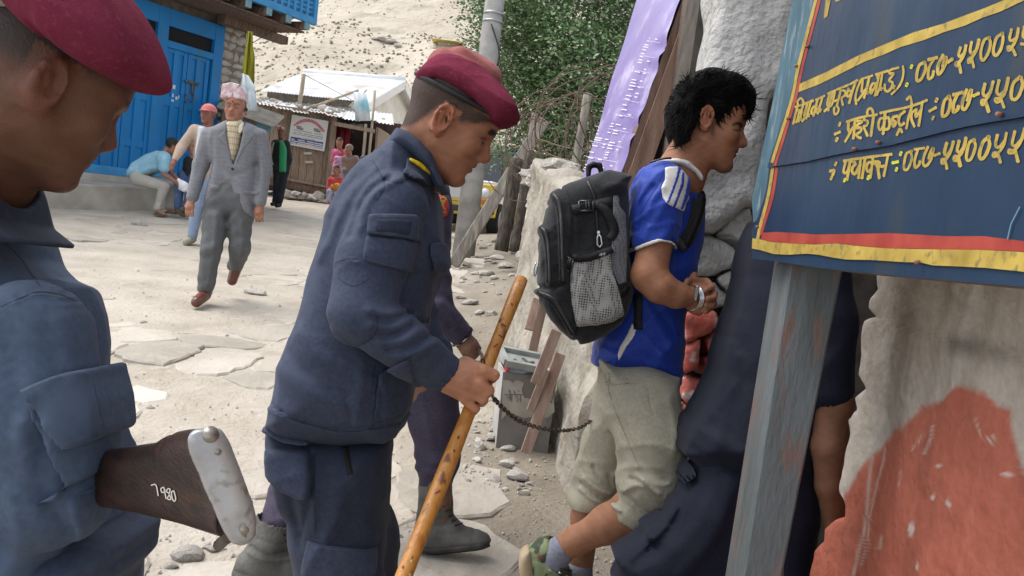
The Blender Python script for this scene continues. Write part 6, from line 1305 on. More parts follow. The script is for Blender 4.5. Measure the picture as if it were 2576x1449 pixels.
F.chain([(C(1070, 960, 2.88), .08), (C(1100, 1150, 2.90), .05), (ft3[0] + UPC * .05, .04)], .03); F.chain([(C(930, 970, 3.0), .07), (C(800, 1190, 2.82), .04), (C(712, 1320, 2.62), .03), (C(688, 1390, 2.58), .03), (ft3[1] + UPC * .06, .03)], .01)
F.obj('body', m_skin, G3, 1, H3.color((.17, .085, .055), lambda x, y, c, lx, ly, lz: (smooth(.02, .05, lz) * smooth(.06, .03, lx), (.02, .017, .015))))
F = Fld((C(820, 0, c3)[0], C(0, 1010, c3)[1], 2.62), (C(1220, 0, c3)[0], C(0, 330, c3)[1], 3.24), .0075)
F.slab([(928, 405), (945, 375), (985, 352), (1040, 360), (1100, 420), (1130, 460), (1142, 520), (1140, 560), (1122, 700), (1108, 880), (1100, 985), (880, 985), (880, 800), (900, 560)], 2.96, .20, .12, 0)
F.px([(1082, 530, 2.80, 58), (1080, 690, 2.77, 52), (1092, 775, 2.74, 48)], .02); F.px([(1092, 775, 2.74, 48), (1158, 842, 2.77, 31)], .014); F.noise(.003, 20, 15); F.wrinkle(.008, 9, 34, 30, 15)
for pts, a in (([(1110, 760), (1140, 790), (1150, 830)], .006), ([(1090, 790), (1125, 820)], .006), ([(1085, 740), (1120, 750), (1150, 775)], -.005), ([(1105, 700), (1130, 740)], .005)): F.fold(pts, 2.72, 8, a)
F.cone(C(1158, 842, 2.77), .034, C(1185, 868, 2.78), .04, .003, None, 's'); F.obj('jacket', m_uni3, G3, 1)
F.patch([(1098, 490), (1110, 488), (1126, 500), (1131, 520), (1124, 545), (1112, 548), (1100, 530)], 2.80, .012, (2.5, 2.9), .014).obj('sleeve_patch', M('patch_red', (.42, .035, .03), (.50, .06, .05), .8, 20), G3, 1)
S3 = Surf(*[o for o in bpy.data.objects if o.parent == G3 and o.name.startswith('sleeve_patch')]); mb = MB()
for st in ([(1108, 497), (1118, 497), (1119, 504), (1108, 504), (1108, 497)], [(1106, 500), (1114, 518), (1120, 528)], [(1122, 500), (1113, 516), (1107, 530)], [(1104, 532), (1122, 534)], [(1110, 508), (1118, 508)]): S3.ribbon(mb, st, 2.2, .002)
if mb.f: mb.build('emblem', M('gold_thread', (.45, .30, .05), rough=.5), G3, True)
br = [];
for k in range(33):
    a = 2 * math.pi * k / 32; ax_ = nrm(C(1180, 872, 2.78) - C(1158, 842, 2.77)); u_ = nrm(np.cross(ax_, (0, 0, 1))); w_ = np.cross(ax_, u_); br.append(W((C(1161, 851, 2.775) + ax_ * .003 + .036 * (math.cos(a) * u_ + math.sin(a) * w_))[None])[0])
MB().tube(br, .0028, 8, False).build('bracelet', M('silver', (.75, .72, .68), rough=.18, metal=1.), G3, True)
F = Fld((C(610, 0, c3)[0], C(0, 1350, 2.6)[1], 2.48), (C(1200, 0, c3)[0], C(0, 900, c3)[1], 3.25), .0085)
F.px([(1085, 960, 2.90, 75), (1093, 1060, 2.90, 62), (1100, 1150, 2.92, 54), (1098, 1205, 2.93, 42)], .03); F.px([(960, 960, 3.0, 80), (860, 1100, 2.90, 66), (738, 1240, 2.70, 56), (694, 1335, 2.60, 47)], .03); F.noise(.003, 24, 16); F.wrinkle(.010, 8, 34, 15, 16)
for pts, a in (([(1045, 1180), (1090, 1192), (1140, 1180)], .008), ([(1045, 1150), (1090, 1165), (1148, 1150)], .007), ([(1045, 1165), (1090, 1178), (1146, 1165)], -.006), ([(1050, 1080), (1100, 1100)], -.006), ([(1060, 1000), (1090, 1120)], .006), ([(700, 1260), (730, 1310)], .008), ([(680, 1250), (700, 1300)], -.007)): F.fold(pts, 2.86, 7, a)
F.obj('trousers', m_uni3, G3, 1)
def boot_px(name, shaft, sole_l, sole_r, toe_top, c, parent, extra=()):
    pass
F = Fld((C(1020, 0, c3)[0], C(0, 1420, c3)[1], 2.82), (C(1260, 0, c3)[0], C(0, 1195, c3)[1], 3.06), .0046)
F.px([(1095, 1225, 2.93, 43), (1096, 1270, 2.93, 41), (1090, 1320, 2.93, 43)], .02); F.slab([(1052, 1290), (1140, 1295), (1170, 1325), (1200, 1332), (1228, 1345), (1236, 1360), (1228, 1372), (1190, 1382), (1100, 1388), (1050, 1386), (1046, 1350)], 2.93, .052, .045, .02)
for pts, a in (([(1060, 1310), (1090, 1325), (1140, 1315)], -.004), ([(1060, 1290), (1095, 1300), (1135, 1292)], .004), ([(1080, 1335), (1130, 1345), (1160, 1335)], -.003), ([(1195, 1332), (1190, 1355), (1196, 1378)], -.003), ([(1060, 1262), (1130, 1266)], -.003)): F.fold(pts, 2.89, 4, a)
F.cone(C(1096, 1218, 2.93), .050, C(1097, 1180, 2.93), .06, .002, None, 's'); bo = F.obj('boot', m_boot, G3, 1); SB = Surf(bo)
SB.strap('sole', [(1047, 1378), (1090, 1384), (1140, 1380), (1200, 1374), (1233, 1364)], 10, m_sole, bo, .004, .012)
for k in range(5): SB.tube('lace', [(1112 + k * 8, 1275 + k * 12), (1130 + k * 8, 1268 + k * 12)], .0028, m_leath, bo, .002, sub=3)
F = Fld((C(570, 0, 2.57)[0], C(0, 1500, 2.57)[1], 2.42), (C(780, 0, 2.57)[0], C(0, 1270, 2.57)[1], 2.74), .0044)
F.px([(685, 1320, 2.58, 46), (676, 1370, 2.57, 45), (660, 1420, 2.57, 49)], .02); F.slab([(600, 1395), (640, 1370), (715, 1375), (745, 1400), (770, 1440), (760, 1470), (590, 1470), (583, 1440)], 2.57, .048, .04, .03)
F.cone(C(688, 1314, 2.58), .049, C(706, 1262, 2.58), .060, .002, None, 's')
for pts, a in (([(630, 1375), (670, 1395), (720, 1385)], -.005), ([(620, 1390), (670, 1412), (730, 1405)], .005), ([(640, 1355), (690, 1368), (725, 1362)], -.003), ([(590, 1440), (660, 1455), (760, 1450)], -.005)): F.fold(pts, 2.53, 4, a)
bo = F.obj('boot', m_boot, G3, 1); SB = Surf(bo)
for k in range(4): SB.tube('lace', [(712 + k * 6, 1345 + k * 14), (728 + k * 6, 1350 + k * 14)], .0028, m_leath, bo, .002, sub=3)
F = Fld((C(1040, 0, c3)[0], C(0, 270, c3)[1], 2.76), (C(1285, 0, c3)[0], C(0, 100, c3)[1], 3.12), .0055)
F.slab([(1060, 200), (1068, 176), (1076, 152), (1093, 132), (1113, 121), (1155, 118), (1178, 123), (1202, 137), (1228, 154), (1247, 168), (1261, 193), (1262, 216), (1250, 240), (1080, 245)], 2.95, .13, .07, 0); F.noise(.003, 20, 6); F.fold([(1130, 120), (1150, 133), (1180, 145), (1220, 170), (1255, 215)], 2.85, 8, -.006); F.fold([(1160, 118), (1200, 145), (1250, 190)], 2.85, 7, .005)
F.obj('beret', m_felt2, G3, 2)

# ------------------------------------------------------------------ handcuffed boy with the backpack
cp = 2.38; HP = Head(C(1776, 317, 2.42), 15, -3, 1.06)
ftp = [foot_at(1395, 2.55, .06), foot_at(1455, 2.66, .05)]
PB = person('young man in a blue striped football shirt walking with cuffed hands', W(ftp[1]) - np.array([0, 0, .05]))
F = Fld((C(1290, 0, cp)[0], ftp[1][1] - .08, 2.10), (C(1905, 0, cp)[0], C(0, 190, cp)[1], 2.80), .013, ((1, C(0, 445, cp)[1], C(0, 215, cp)[1], .0042), (1, C(0, 805, 2.3)[1], C(0, 600, 2.3)[1], .0046), (0, C(1715, 0, cp)[0], C(1885, 0, cp)[0], .0042), (0, C(1575, 0, cp)[0], C(1720, 0, cp)[0], .007), (1, -2, C(0, 1180, 2.4)[1], .007), (2, 2.22, 2.56, .005)))
HP.build(F, 1.0)
F.cone(HP.L(-.022, 0, -.035), .054, C(1712, 440, 2.44), .066, .035); F.px([(1712, 440, 2.44, 58), (1680, 560, 2.53, 62), (1610, 950, 2.53, 70)], .03)
F.px([(1668, 490, 2.35, 40), (1652, 590, 2.32, 44), (1634, 690, 2.29, 44)], .02); F.px([(1630, 694, 2.29, 43), (1660, 722, 2.28, 40), (1700, 742, 2.29, 32), (1734, 748, 2.31, 26)], .015)
F.px([(1690, 490, 2.62, 45), (1690, 680, 2.66, 40), (1745, 735, 2.40, 24)], .02)
F.slab([(1730, 722), (1750, 711), (1772, 716), (1786, 735), (1784, 764), (1772, 785), (1758, 796), (1738, 790), (1724, 774)], 2.325, .028, .02, .01)
for pts in (((1748, 706, 2.36, 9.5), (1778, 708, 2.325, 9.5), (1790, 722, 2.305, 9), (1774, 731, 2.29, 8)), ((1780, 726, 2.35, 9.5), (1797, 738, 2.315, 9.5), (1795, 748, 2.30, 9), (1779, 752, 2.288, 8)), ((1782, 748, 2.35, 9), (1795, 762, 2.315, 9), (1790, 770, 2.30, 8.5), (1774, 768, 2.29, 7.5)), ((1774, 770, 2.34, 8), (1784, 776, 2.315, 8), (1774, 785, 2.295, 7.5)), ((1738, 716, 2.33, 10), (1733, 706, 2.315, 9), (1728, 708, 2.30, 8)), ((1742, 714, 2.37, 9.5), (1742, 700, 2.36, 9), (1746, 690, 2.36, 8))): F.px(pts, .003)
for pts, a in (([(1755, 770), (1765, 762), (1770, 750)], .001), ([(1752, 735), (1765, 742), (1772, 740)], .0012)): F.fold(pts, 2.29, 3, a, (2.1, 2.33))
F.px([(1650, 1080, 2.42, 70), (1638, 1240, 2.37, 50), (1600, 1278, 2.38, 54), (1530, 1318, 2.44, 46), (1450, 1360, 2.50, 34), (1400, 1388, 2.54, 31)], .025); F.px([(1400, 1388, 2.54, 31), (1375, 1440, 2.55, 30), (1360, 1500, 2.55, 26)], .02)
F.px([(1548, 1080, 2.57, 46), (1502, 1220, 2.59, 42), (1480, 1300, 2.61, 42), (1462, 1400, 2.64, 30)], .025); F.chain([(C(1462, 1400, 2.64), .036), (ftp[1], .035), (ftp[1] + np.array([.14, -.02, .03]), .026)], .02)
ZH = lambda pts: ZP((2600, 250, 3100, 750), pts, 1449)
def hairp(x, y, c, lx, ly, lz):
    m = smooth(.03, .05, lz) * smooth(.05, .03, lx) * .95; g = lambda p, s_, a: a * pmask(x, y, ZH(p), s_)
    for p, s_, a in (([(950, 715), (1000, 690), (1045, 690), (1080, 735), (1060, 765), (1020, 725), (960, 735)], 2, .9), ([(940, 765), (1010, 772), (1050, 785), (1045, 800), (990, 798)], 1.6, .85), ([(965, 1012), (1022, 1022), (1015, 1042), (960, 1040)], 3, .35), ([(715, 640), (765, 690), (745, 860), (700, 840)], 5, .6), ([(740, 1120), (930, 1130), (930, 1230), (760, 1220)], 14, .18)): m = np.maximum(m, g(p, s_, a))
    return m, (.013, .011, .010)
F.obj('body', m_skin, PB, 1, HP.color((.30, .135, .075), hairp, lip=(.85, .55, .55), beard=.10))
# hair
ZH = lambda pts: ZP((2600, 250, 3100, 750), pts, 1449)
hpoly = ZH([(200, 600), (215, 490), (265, 370), (320, 270), (400, 205), (460, 165), (530, 125), (620, 110), (720, 118), (850, 150), (960, 152), (1055, 200), (1120, 285), (1175, 365), (1200, 455), (1190, 560), (1155, 635), (1120, 660), (1098, 630), (1085, 560), (1040, 522), (960, 535), (880, 565), (800, 645), (755, 715), (725, 738), (695, 680), (650, 640), (600, 585), (545, 615), (512, 700), (480, 800), (430, 900), (395, 955), (330, 980), (285, 985), (240, 890), (205, 780)])
F = Fld((C(1665, 0, cp)[0], C(0, 385, cp)[1], 2.26), (C(1910, 0, cp)[0], C(0, 165, cp)[1], 2.58), .0042); F.slab(hpoly, 2.415, .105, .06, 0, ek=.3); F.ell(HP.L(-.012, 0, .058), [v * 1.06 for v in (.104, .083, .088)], (HP.f, HP.d, HP.u), .01); F.clip([(x, y) for x, y in hpoly], 2.40)
F.noise(.004, 48, 31); F.noise(.0015, 150, 32)
m_hair = M('black_hair', (.004, .0038, .004), (.010, .009, .009), .8, 60, .6, 240, .004, spec=.1)
hr = F.obj('hair', m_hair, PB, 1); SH_ = Surf(hr)
mb = MB(); ctr = np.array([1770., 290.])
for k in range(1500):
    x = random.uniform(1675, 1895); y = random.uniform(175, 380)
    if not pin([x], [y], hpoly)[0]: continue
    h = SH_.at(x, y)
    if h is None: continue
    p, n = h; fl = nrm(np.array([.5, 0, 0]) * (1 if x > 1740 else -.6) + np.array([0, 0, -.55 if y > 250 else .35]) + RNG.normal(size=3) * .22); fl = nrm(fl - n * np.dot(fl, n)); l_ = random.uniform(.02, .05); c_ = nrm(np.cross(n, fl)) * random.uniform(-.15, .15)
    mb.tube([p - n * .002, p + (fl + c_ * .3) * l_ * .5 + n * .0045, p + (fl + c_) * l_ + n * random.uniform(-.001, .006)], [.0016, .0012, .0003], 3, False)
for k in range(260):     # loose locks on the outline
    i = random.randrange(0, 22); t = random.random(); a, b = np.array(hpoly[i]), np.array(hpoly[i + 1]); q = a + (b - a) * t; o_ = nrm(np.array([q[0] - ctr[0], (q[1] - ctr[1])])); tg = np.array([-o_[1], o_[0]]); tg = tg * (1 if q[0] > 1720 else -1); cc = 2.415 + random.uniform(-.07, .07); l_ = random.uniform(5, 15); sg = random.uniform(-.3, 1)
    P = [q - o_ * 7, q + o_ * l_ * .35 + tg * l_ * .4 * sg, q + o_ * l_ * .45 + tg * l_ * sg]; mb.tube([D(*pp, cc) for pp in P], [.0018, .0012, .0003], 3, False)
o = mb.build('hair_locks', m_hair, hr, True); o['kind'] = 'stuff'
# shirt
m_shirt = cloth('blue_jersey', (.008, .028, .24), (.014, .048, .33), .55, 600, (14, .35, .012), .1); m_white = cloth('white_jersey', (.58, .56, .52), (.66, .64, .60), .7, 500)
F = Fld((C(1465, 0, cp)[0], C(0, 985, cp)[1], 2.18), (C(1790, 0, cp)[0], C(0, 390, cp)[1], 2.78), .0045)
F.slab([(1590, 470), (1580, 560), (1560, 700), (1520, 820), (1498, 870), (1490, 915), (1560, 945), (1640, 962), (1707, 968), (1711, 860), (1718, 790), (1740, 700), (1764, 600), (1768, 540), (1764, 490), (1740, 445), (1705, 415), (1650, 405), (1610, 430)], 2.535, .165, .11, 0, ek=.3)
F.px([(1672, 470, 2.35, 62), (1655, 540, 2.33, 60), (1648, 612, 2.31, 58)], .02); F.px([(1700, 480, 2.62, 55), (1695, 620, 2.66, 52)], .03)
F.noise(.002, 18, 41); F.wrinkle(.009, 8, 26, 60, 41); F.wrinkle(.004, 16, 55, 20, 42)
ZS = lambda pts: ZP((2100, 600, 2800, 1450), pts, 1193)
for pts, w, a in ((ZS([(880, 250), (820, 330), (790, 430), (780, 540)]), 9, -.009), (ZS([(930, 260), (860, 340), (820, 450)]), 10, .007), (ZS([(960, 380), (880, 480), (800, 600)]), 11, .005), (ZS([(1060, 430), (1040, 540), (1000, 640)]), 12, -.005), (ZS([(740, 260), (700, 400), (695, 560)]), 10, .005), (ZS([(820, 1060), (900, 1180), (1000, 1330)]), 12, .004), (ZS([(880, 1050), (960, 1160), (1040, 1260)]), 9, -.004), (ZS([(760, 1240), (860, 1330), (960, 1420)]), 14, .005), (ZS([(560, 1340), (700, 1360), (860, 1440)]), 14, -.005), (ZS([(980, 1060), (1020, 1200), (1050, 1320)]), 9, .004), ([(1500, 890), (1580, 920), (1690, 945)], 12, -.004)): F.fold(pts, 2.30, w, a, (2.1, 2.5))
F.cone(C(1649, 618, 2.31), .052, C(1640, 700, 2.29), .054, .003, None, 's'); F.cone(C(1725, 440, 2.44), .070, C(1750, 400, 2.43), .075, .006, None, 's')
F.clip([(1400, 600), (1597, 634), (1620, 622), (1655, 607), (1690, 614), (1703, 626), (1712, 640), (1800, 600), (1800, 380), (1400, 380)], 2.28, True) if False else None
bl = F.blk((C(1560, 0, 2.3)[0], C(0, 740, 2.3)[1], 2.18), (C(1712, 0, 2.3)[0], C(0, 600, 2.3)[1], 2.37)); A_ = F.x[0][bl[0]][:, None].astype(float); B_ = F.x[1][bl[1]][None, :].astype(float)
d_ = poly2(A_, B_, F.pl([(1585, 635), (1597, 629), (1622, 618), (1655, 607), (1688, 612), (1703, 625), (1712, 650), (1712, 790), (1585, 790)], 2.30)).astype(np.float32); F.f[bl] = np.maximum(F.f[bl], -d_[:, :, None])
Fs = F
SHIRT = F.obj('football_shirt', m_shirt, PB, 1)
for nm, poly, th in (('shoulder_panel', ZS([(955, 115), (1040, 112), (1100, 130), (1150, 175), (1165, 215), (1125, 330), (1085, 420), (1040, 400), (970, 370), (935, 320), (930, 250), (955, 200)]), .0035),): F.patch(poly, 2.29, th, (2.1, 2.5)).obj(nm, m_white, PB, 1)
for poly in (ZS([(1040, 112), (1062, 118), (1045, 200), (1010, 300), (982, 368), (962, 365), (995, 280), (1025, 195)]), ZS([(1082, 128), (1105, 140), (1085, 240), (1050, 330), (1028, 392), (1005, 385), (1040, 300), (1065, 220)]), ZS([(1120, 158), (1142, 175), (1125, 270), (1095, 360), (1072, 410), (1058, 402), (1085, 320), (1105, 240)])): F.patch(poly, 2.285, .0062, (2.1, 2.5)).obj('stripe', m_shirt, PB, 1)
F.patch(ZS([(738, 1170), (762, 1235), (735, 1290), (690, 1350), (640, 1440), (632, 1400), (650, 1340), (700, 1260)]), 2.32, .0045, (2.1, 2.5)).obj('side_flash', m_white, PB, 1)
F.patch([(1597, 622), (1622, 611), (1655, 600), (1690, 606), (1704, 618), (1704, 630), (1655, 612), (1597, 634)], 2.28, .003, (2.1, 2.5)).obj('sleeve_piping', m_white, PB, 1)
seams(Surf(SHIRT), PB, [ZS([(960, 110), (900, 250), (840, 340), (790, 430)]), [(1492, 905), (1560, 935), (1640, 952), (1706, 958)]], 1.2, M('blue_thread', (.006, .018, .14)))
F2 = Fld((C(1610, 0, cp)[0], C(0, 480, cp)[1], 2.28), (C(1790, 0, cp)[0], C(0, 380, cp)[1], 2.64), .004); F2.slab([(1628, 412), (1640, 402), (1690, 398), (1725, 406), (1758, 440), (1771, 462), (1764, 472), (1740, 446), (1705, 424), (1650, 418)], 2.44, .10, .03, 0); F2.px([(1722, 452, 2.44, 60), (1745, 390, 2.43, 66)], .003, None, 's'); F2.obj('collar', m_white, PB, 1)
# shorts
m_khaki = cloth('khaki', (.27, .25, .19), (.34, .32, .25))
F = Fld((C(1430, 0, cp)[0], C(0, 1330, cp)[1], 2.15), (C(1740, 0, cp)[0], C(0, 890, cp)[1], 2.78), .0052)
F.slab([(1502, 900), (1510, 1010), (1530, 1080), (1690, 1100), (1712, 1040), (1706, 940)], 2.49, .165, .12, 0)
F.px([(1622, 1010, 2.40, 88), (1640, 1120, 2.37, 84), (1634, 1215, 2.37, 82), (1628, 1262, 2.38, 74)], .03); F.px([(1562, 1010, 2.58, 74), (1538, 1110, 2.58, 70), (1510, 1200, 2.585, 66), (1496, 1246, 2.59, 60)], .025); F.px([(1626, 1246, 2.375, 71), (1614, 1272, 2.38, 73)], .004); F.px([(1502, 1228, 2.588, 64), (1494, 1250, 2.59, 65)], .004); F.noise(.0025, 20, 51); F.wrinkle(.010, 8, 28, 50, 51); F.wrinkle(.005, 14, 60, -20, 52)
Z7 = lambda pts: [(1257.8 + .5 * x, 724.5 + .5 * y) for x, y in pts]
for pts, w, a in (([(560, 560), (620, 700), (700, 860), (830, 960)], 30, -.006), ([(740, 500), (750, 580), (770, 640)], 10, -.006), ([(770, 640), (740, 540), (745, 500)], 8, .004), ([(620, 1020), (700, 990), (800, 1030)], 14, .010), ([(690, 940), (760, 1000), (830, 1060)], 12, .010), ([(660, 960), (740, 1010), (820, 1090)], 8, -.009), ([(640, 1050), (700, 1100), (760, 1140)], 10, -.007), ([(720, 960), (800, 990), (850, 980)], 12, .008), ([(400, 1010), (460, 1060), (520, 1090)], 10, .009), ([(420, 960), (480, 1010), (560, 1040)], 10, .009), ([(410, 985), (470, 1035), (540, 1065)], 7, -.008), ([(470, 900), (500, 960), (580, 1010)], 10, -.008), ([(540, 640), (600, 760), (680, 900)], 26, .006), ([(850, 560), (880, 700), (870, 840)], 20, .005)): F.fold(Z7(pts), 2.32, w * .5, a)
for a_, b_, r_ in ((C(1640, 1235, 2.37), C(1615, 1278, 2.38), .062), (C(1512, 1230, 2.585), C(1492, 1268, 2.59), .052)): F.cone(b_, r_ * .92, b_ + (b_ - a_) * 1.2, r_, .003, None, 's')
F.obj('shorts', m_khaki, PB, 1)
for pts, c_, r_ in (([(1578, 1243), (1600, 1290), (1625, 1308), (1660, 1300)], 2.30, 15), ([(1456, 1212), (1470, 1245), (1495, 1268), (1530, 1272)], 2.53, 13)):
    pass
SS = Surf(*[o for o in bpy.data.objects if o.parent == PB and o.name.startswith('shorts')])
for pts in (Z7([(500, 425), (560, 440), (640, 460)]), Z7([(530, 480), (580, 485), (640, 478)]), Z7([(545, 425), (550, 470)])): SS.tube('waist_seam', pts, .0028, m_khaki, PB, .001)
seams(SS, PB, [Z7([(500, 400), (540, 470), (560, 560), (640, 760), (700, 900)]), Z7([(742, 500), (750, 580), (772, 645)]), Z7([(520, 470), (600, 484), (680, 478)])], 1.2, M('khaki_thread', (.17, .155, .115)))
# socks and camouflage shoes
m_sock = cloth('grey_sock', (.17, .175, .23), (.24, .245, .30)); m_camo = M('camouflage', (.20, .24, .13), (.05, .065, .045), .85, 26, .4, 300, .002, contrast=(.5, .56), col3=(.20, .08, .05), scale3=22)
F = Fld((C(1340, 0, 2.5)[0], C(0, 1520, 2.5)[1], 2.42), (C(1520, 0, 2.5)[0], C(0, 1330, 2.5)[1], 2.75), .0045); F.px([(1420, 1376, 2.52, 36), (1398, 1396, 2.54, 37), (1380, 1440, 2.55, 36)], .01); F.cut(C(1418, 1372, 2.53), C(1460, 1340, 2.53) - C(1418, 1372, 2.53)); F.obj('sock', m_sock, PB, 1)
F = Fld((C(1400, 0, 2.65)[0], C(0, 1560, 2.65)[1], 2.52), (C(1540, 0, 2.65)[0], C(0, 1400, 2.65)[1], 2.80), .0055); F.px([(1458, 1432, 2.64, 33), (1457, 1500, 2.655, 36)], .01); F.obj('sock', m_sock, PB, 1)
F = Fld((C(1280, 0, 2.55)[0], C(0, 1620, 2.55)[1], 2.44), (C(1470, 0, 2.55)[0], C(0, 1320, 2.55)[1], 2.68), .0045)
F.slab([(1332, 1372), (1350, 1356), (1372, 1346), (1395, 1350), (1408, 1372), (1424, 1410), (1440, 1440), (1440, 1475), (1420, 1560), (1380, 1585), (1345, 1560), (1330, 1480), (1322, 1400)], 2.555, .05, .042, 0); F.cone(C(1405, 1378, 2.545), .038, C(1440, 1340, 2.53), .045, .003, None, 's')
for pts, a in (([(1345, 1410), (1380, 1420), (1420, 1415)], -.003), ([(1370, 1360), (1385, 1400), (1380, 1440)], .003), ([(1395, 1430), (1420, 1440)], .003)): F.fold(pts, 2.51, 5, a)
sh = F.obj('shoe', m_camo, PB, 1); SB = Surf(sh)
F = Fld((C(1280, 0, 2.55)[0], C(0, 1620, 2.55)[1], 2.46), (C(1400, 0, 2.55)[0], C(0, 1340, 2.55)[1], 2.66), .005); F.slab([(1318, 1372), (1332, 1368), (1340, 1400), (1350, 1480), (1370, 1560), (1395, 1590), (1370, 1600), (1335, 1560), (1312, 1470), (1304, 1410), (1308, 1385)], 2.555, .05, .02, 0); F.obj('sole', M('gum_sole', (.34, .26, .16), (.42, .33, .22), .7, 30), sh, 1)
for k in range(4): SB.tube('eyelet', [(1406 - k, 1424 + k * 14), (1412 - k, 1428 + k * 14)], .006, M('silver', (.75, .72, .68), rough=.25, metal=1.), sh, .001, sub=2)
SB.tube('lace', [(1400, 1425), (1425, 1440), (1440, 1432)], .004, m_camo, sh, .004); SB.tube('lace', [(1380, 1432), (1410, 1452), (1436, 1470)], .004, m_camo, sh, .004)
F = Fld(ftp[1] - np.array([.14, .07, .12]), ftp[1] + np.array([.28, .14, .14]), .007); boot(F, ftp[1], ftp[1] + np.array([.17, -.025, .03]), .045); F.obj('shoe', m_camo, PB, 1)

# ------------------------------------------------------------------ backpack
m_pack = cloth('black_nylon', (.012, .0125, .014), (.024, .025, .028), .85, 260, (16, .35, .01), .1); m_packd = M('black_webbing', (.008, .008, .009), (.016, .016, .018), .7, 60, .4, 300, .002); m_zip = M('zip_black', (.006, .006, .007), (.02, .02, .022), .35, 200, .5, 500, .003, spec=.6)
def mesh_fabric(nm, light, dark, sc):
    m = M(nm, light, dark, .8, sc); t = m.node_tree; b = t.nodes['Principled BSDF']; tc = t.nodes.new('ShaderNodeTexCoord'); v = t.nodes.new('ShaderNodeTexVoronoi'); v.inputs['Scale'].default_value = sc; v.inputs['Randomness'].default_value = .15; t.links.new(tc.outputs['Object'], v.inputs['Vector'])
    r = t.nodes.new('ShaderNodeValToRGB'); r.color_ramp.elements[0].position = .28; r.color_ramp.elements[1].position = .42; r.color_ramp.elements[0].color = (*dark, 1); r.color_ramp.elements[1].color = (*light, 1); t.links.new(v.outputs['Distance'], r.inputs[0]); t.links.new(r.outputs[0], b.inputs['Base Color']); return m
m_net = mesh_fabric('grey_net', (.30, .295, .28), (.03, .03, .03), 150); m_net2 = mesh_fabric('grey_net_dark', (.15, .155, .165), (.05, .05, .055), 170)
BP = thing('backpack', 'black backpack with grey net side pocket on the back of the boy', 'backpack', D(1470, 860, 2.42))
F = Fld((C(1330, 0, 2.4)[0], C(0, 880, 2.4)[1], 2.20), (C(1620, 0, 2.4)[0], C(0, 400, 2.4)[1], 2.62), .0042)
F.slab(ZS([(250, 260), (290, 235), (400, 190), (520, 160), (640, 165), (720, 190), (690, 260), (690, 420), (695, 700), (720, 900), (725, 960), (690, 1110), (640, 1190), (540, 1260), (360, 1315), (290, 1280), (180, 1170), (110, 1060), (85, 960), (90, 760), (95, 560), (130, 470), (165, 330), (200, 290)]), 2.42, .155, .07, 0, ek=.5)
F.noise(.0025, 26, 61); F.wrinkle(.005, 12, 44, 25, 61)
for pts, w, a in (([(250, 260), (320, 380), (325, 560), (300, 760), (320, 960), (350, 1200), (360, 1310)], 5, -.008), ([(240, 270), (305, 380), (310, 560), (285, 760)], 5, .004), ([(190, 300), (235, 360), (250, 520), (260, 760), (265, 900)], 9, .010), ([(165, 330), (215, 400), (225, 560), (235, 900)], 6, -.007), ([(95, 520), (140, 560), (165, 700), (175, 920)], 8, .010), ([(85, 560), (120, 600), (140, 720), (150, 900)], 6, -.006), ([(90, 930), (160, 940), (260, 920), (310, 890)], 6, -.012), ([(85, 970), (200, 1020), (270, 1130), (340, 1260)], 9, .010), ([(90, 1000), (180, 1050), (250, 1150), (310, 1260)], 6, -.007), ([(340, 730), (460, 720), (590, 685)], 8, .006),
                  ([(440, 220), (480, 330), (495, 480), (500, 680)], 7, -.004), ([(530, 270), (610, 240), (680, 250)], 12, .006), ([(430, 480), (400, 580), (360, 680)], 14, -.005), ([(520, 260), (560, 300), (640, 310)], 10, -.005), ([(360, 1205), (500, 1195), (670, 1130)], 7, -.006)): F.fold(ZS(pts), 2.27, w, a)
PKF = F; pk = F.obj('pack_body', m_pack, BP, 1); SPK = Surf(pk)
net = F.patch(ZS([(345, 745), (400, 735), (585, 690), (600, 830), (640, 950), (680, 1130), (560, 1185), (355, 1205), (320, 1050), (305, 900), (320, 800)]), 2.27, .012, (2.1, 2.42))
for pts, w, a in (([(420, 780), (380, 950), (380, 1180)], 9, .005), ([(450, 740), (470, 900), (510, 1170)], 9, -.006), ([(360, 800), (420, 1000), (500, 1180)], 10, .005), ([(540, 720), (560, 900), (600, 1150)], 10, .004)): net.fold(ZS(pts), 2.27, w, a)
net.obj('net_pocket', m_net, BP, 1)
F.patch(ZS([(600, 310), (640, 308), (645, 380), (690, 440), (697, 700), (692, 905), (640, 920), (600, 830), (585, 690), (605, 560), (600, 420)]), 2.30, .008, (2.1, 2.45)).obj('net_panel', m_net2, BP, 1)
SPK.strap('pocket_hem', ZS([(330, 735), (400, 735), (500, 712), (590, 682)]), 8, m_packd, BP, .013, .005)
for pts, w in (([(195, 300), (238, 370), (252, 540), (258, 760), (262, 905)], 5), ([(95, 515), (145, 570), (165, 720), (172, 915)], 5), ([(88, 965), (200, 1018), (268, 1125), (338, 1255)], 5), ([(425, 215), (470, 320), (490, 480), (500, 670)], 5)): SPK.strap('zip', ZS(pts), w, m_zip, BP, .002, .004)
for pts in ([(185, 330), (222, 400), (236, 560), (242, 760), (245, 905)], [(100, 545), (132, 590), (150, 730), (158, 910)], [(95, 985), (185, 1040), (252, 1140), (320, 1258)]): SPK.tube('piping', ZS(pts), .0035, m_pack, BP, .001)
SPK.strap('side_strap', ZS([(322, 408), (370, 402), (470, 378), (600, 350)]), 24, m_packd, BP, .004, .004)
SPK.strap('strap_tail', ZS([(480, 375), (540, 410), (585, 490), (600, 560), (575, 612)]), 20, m_packd, BP, .010, .003)
SPK.strap('lower_strap', ZS([(690, 930), (660, 980), (640, 960)]), 14, m_packd, BP, .004, .003)
m_buck = M('buckle_plastic', (.02, .021, .024), rough=.35, spec=.6)
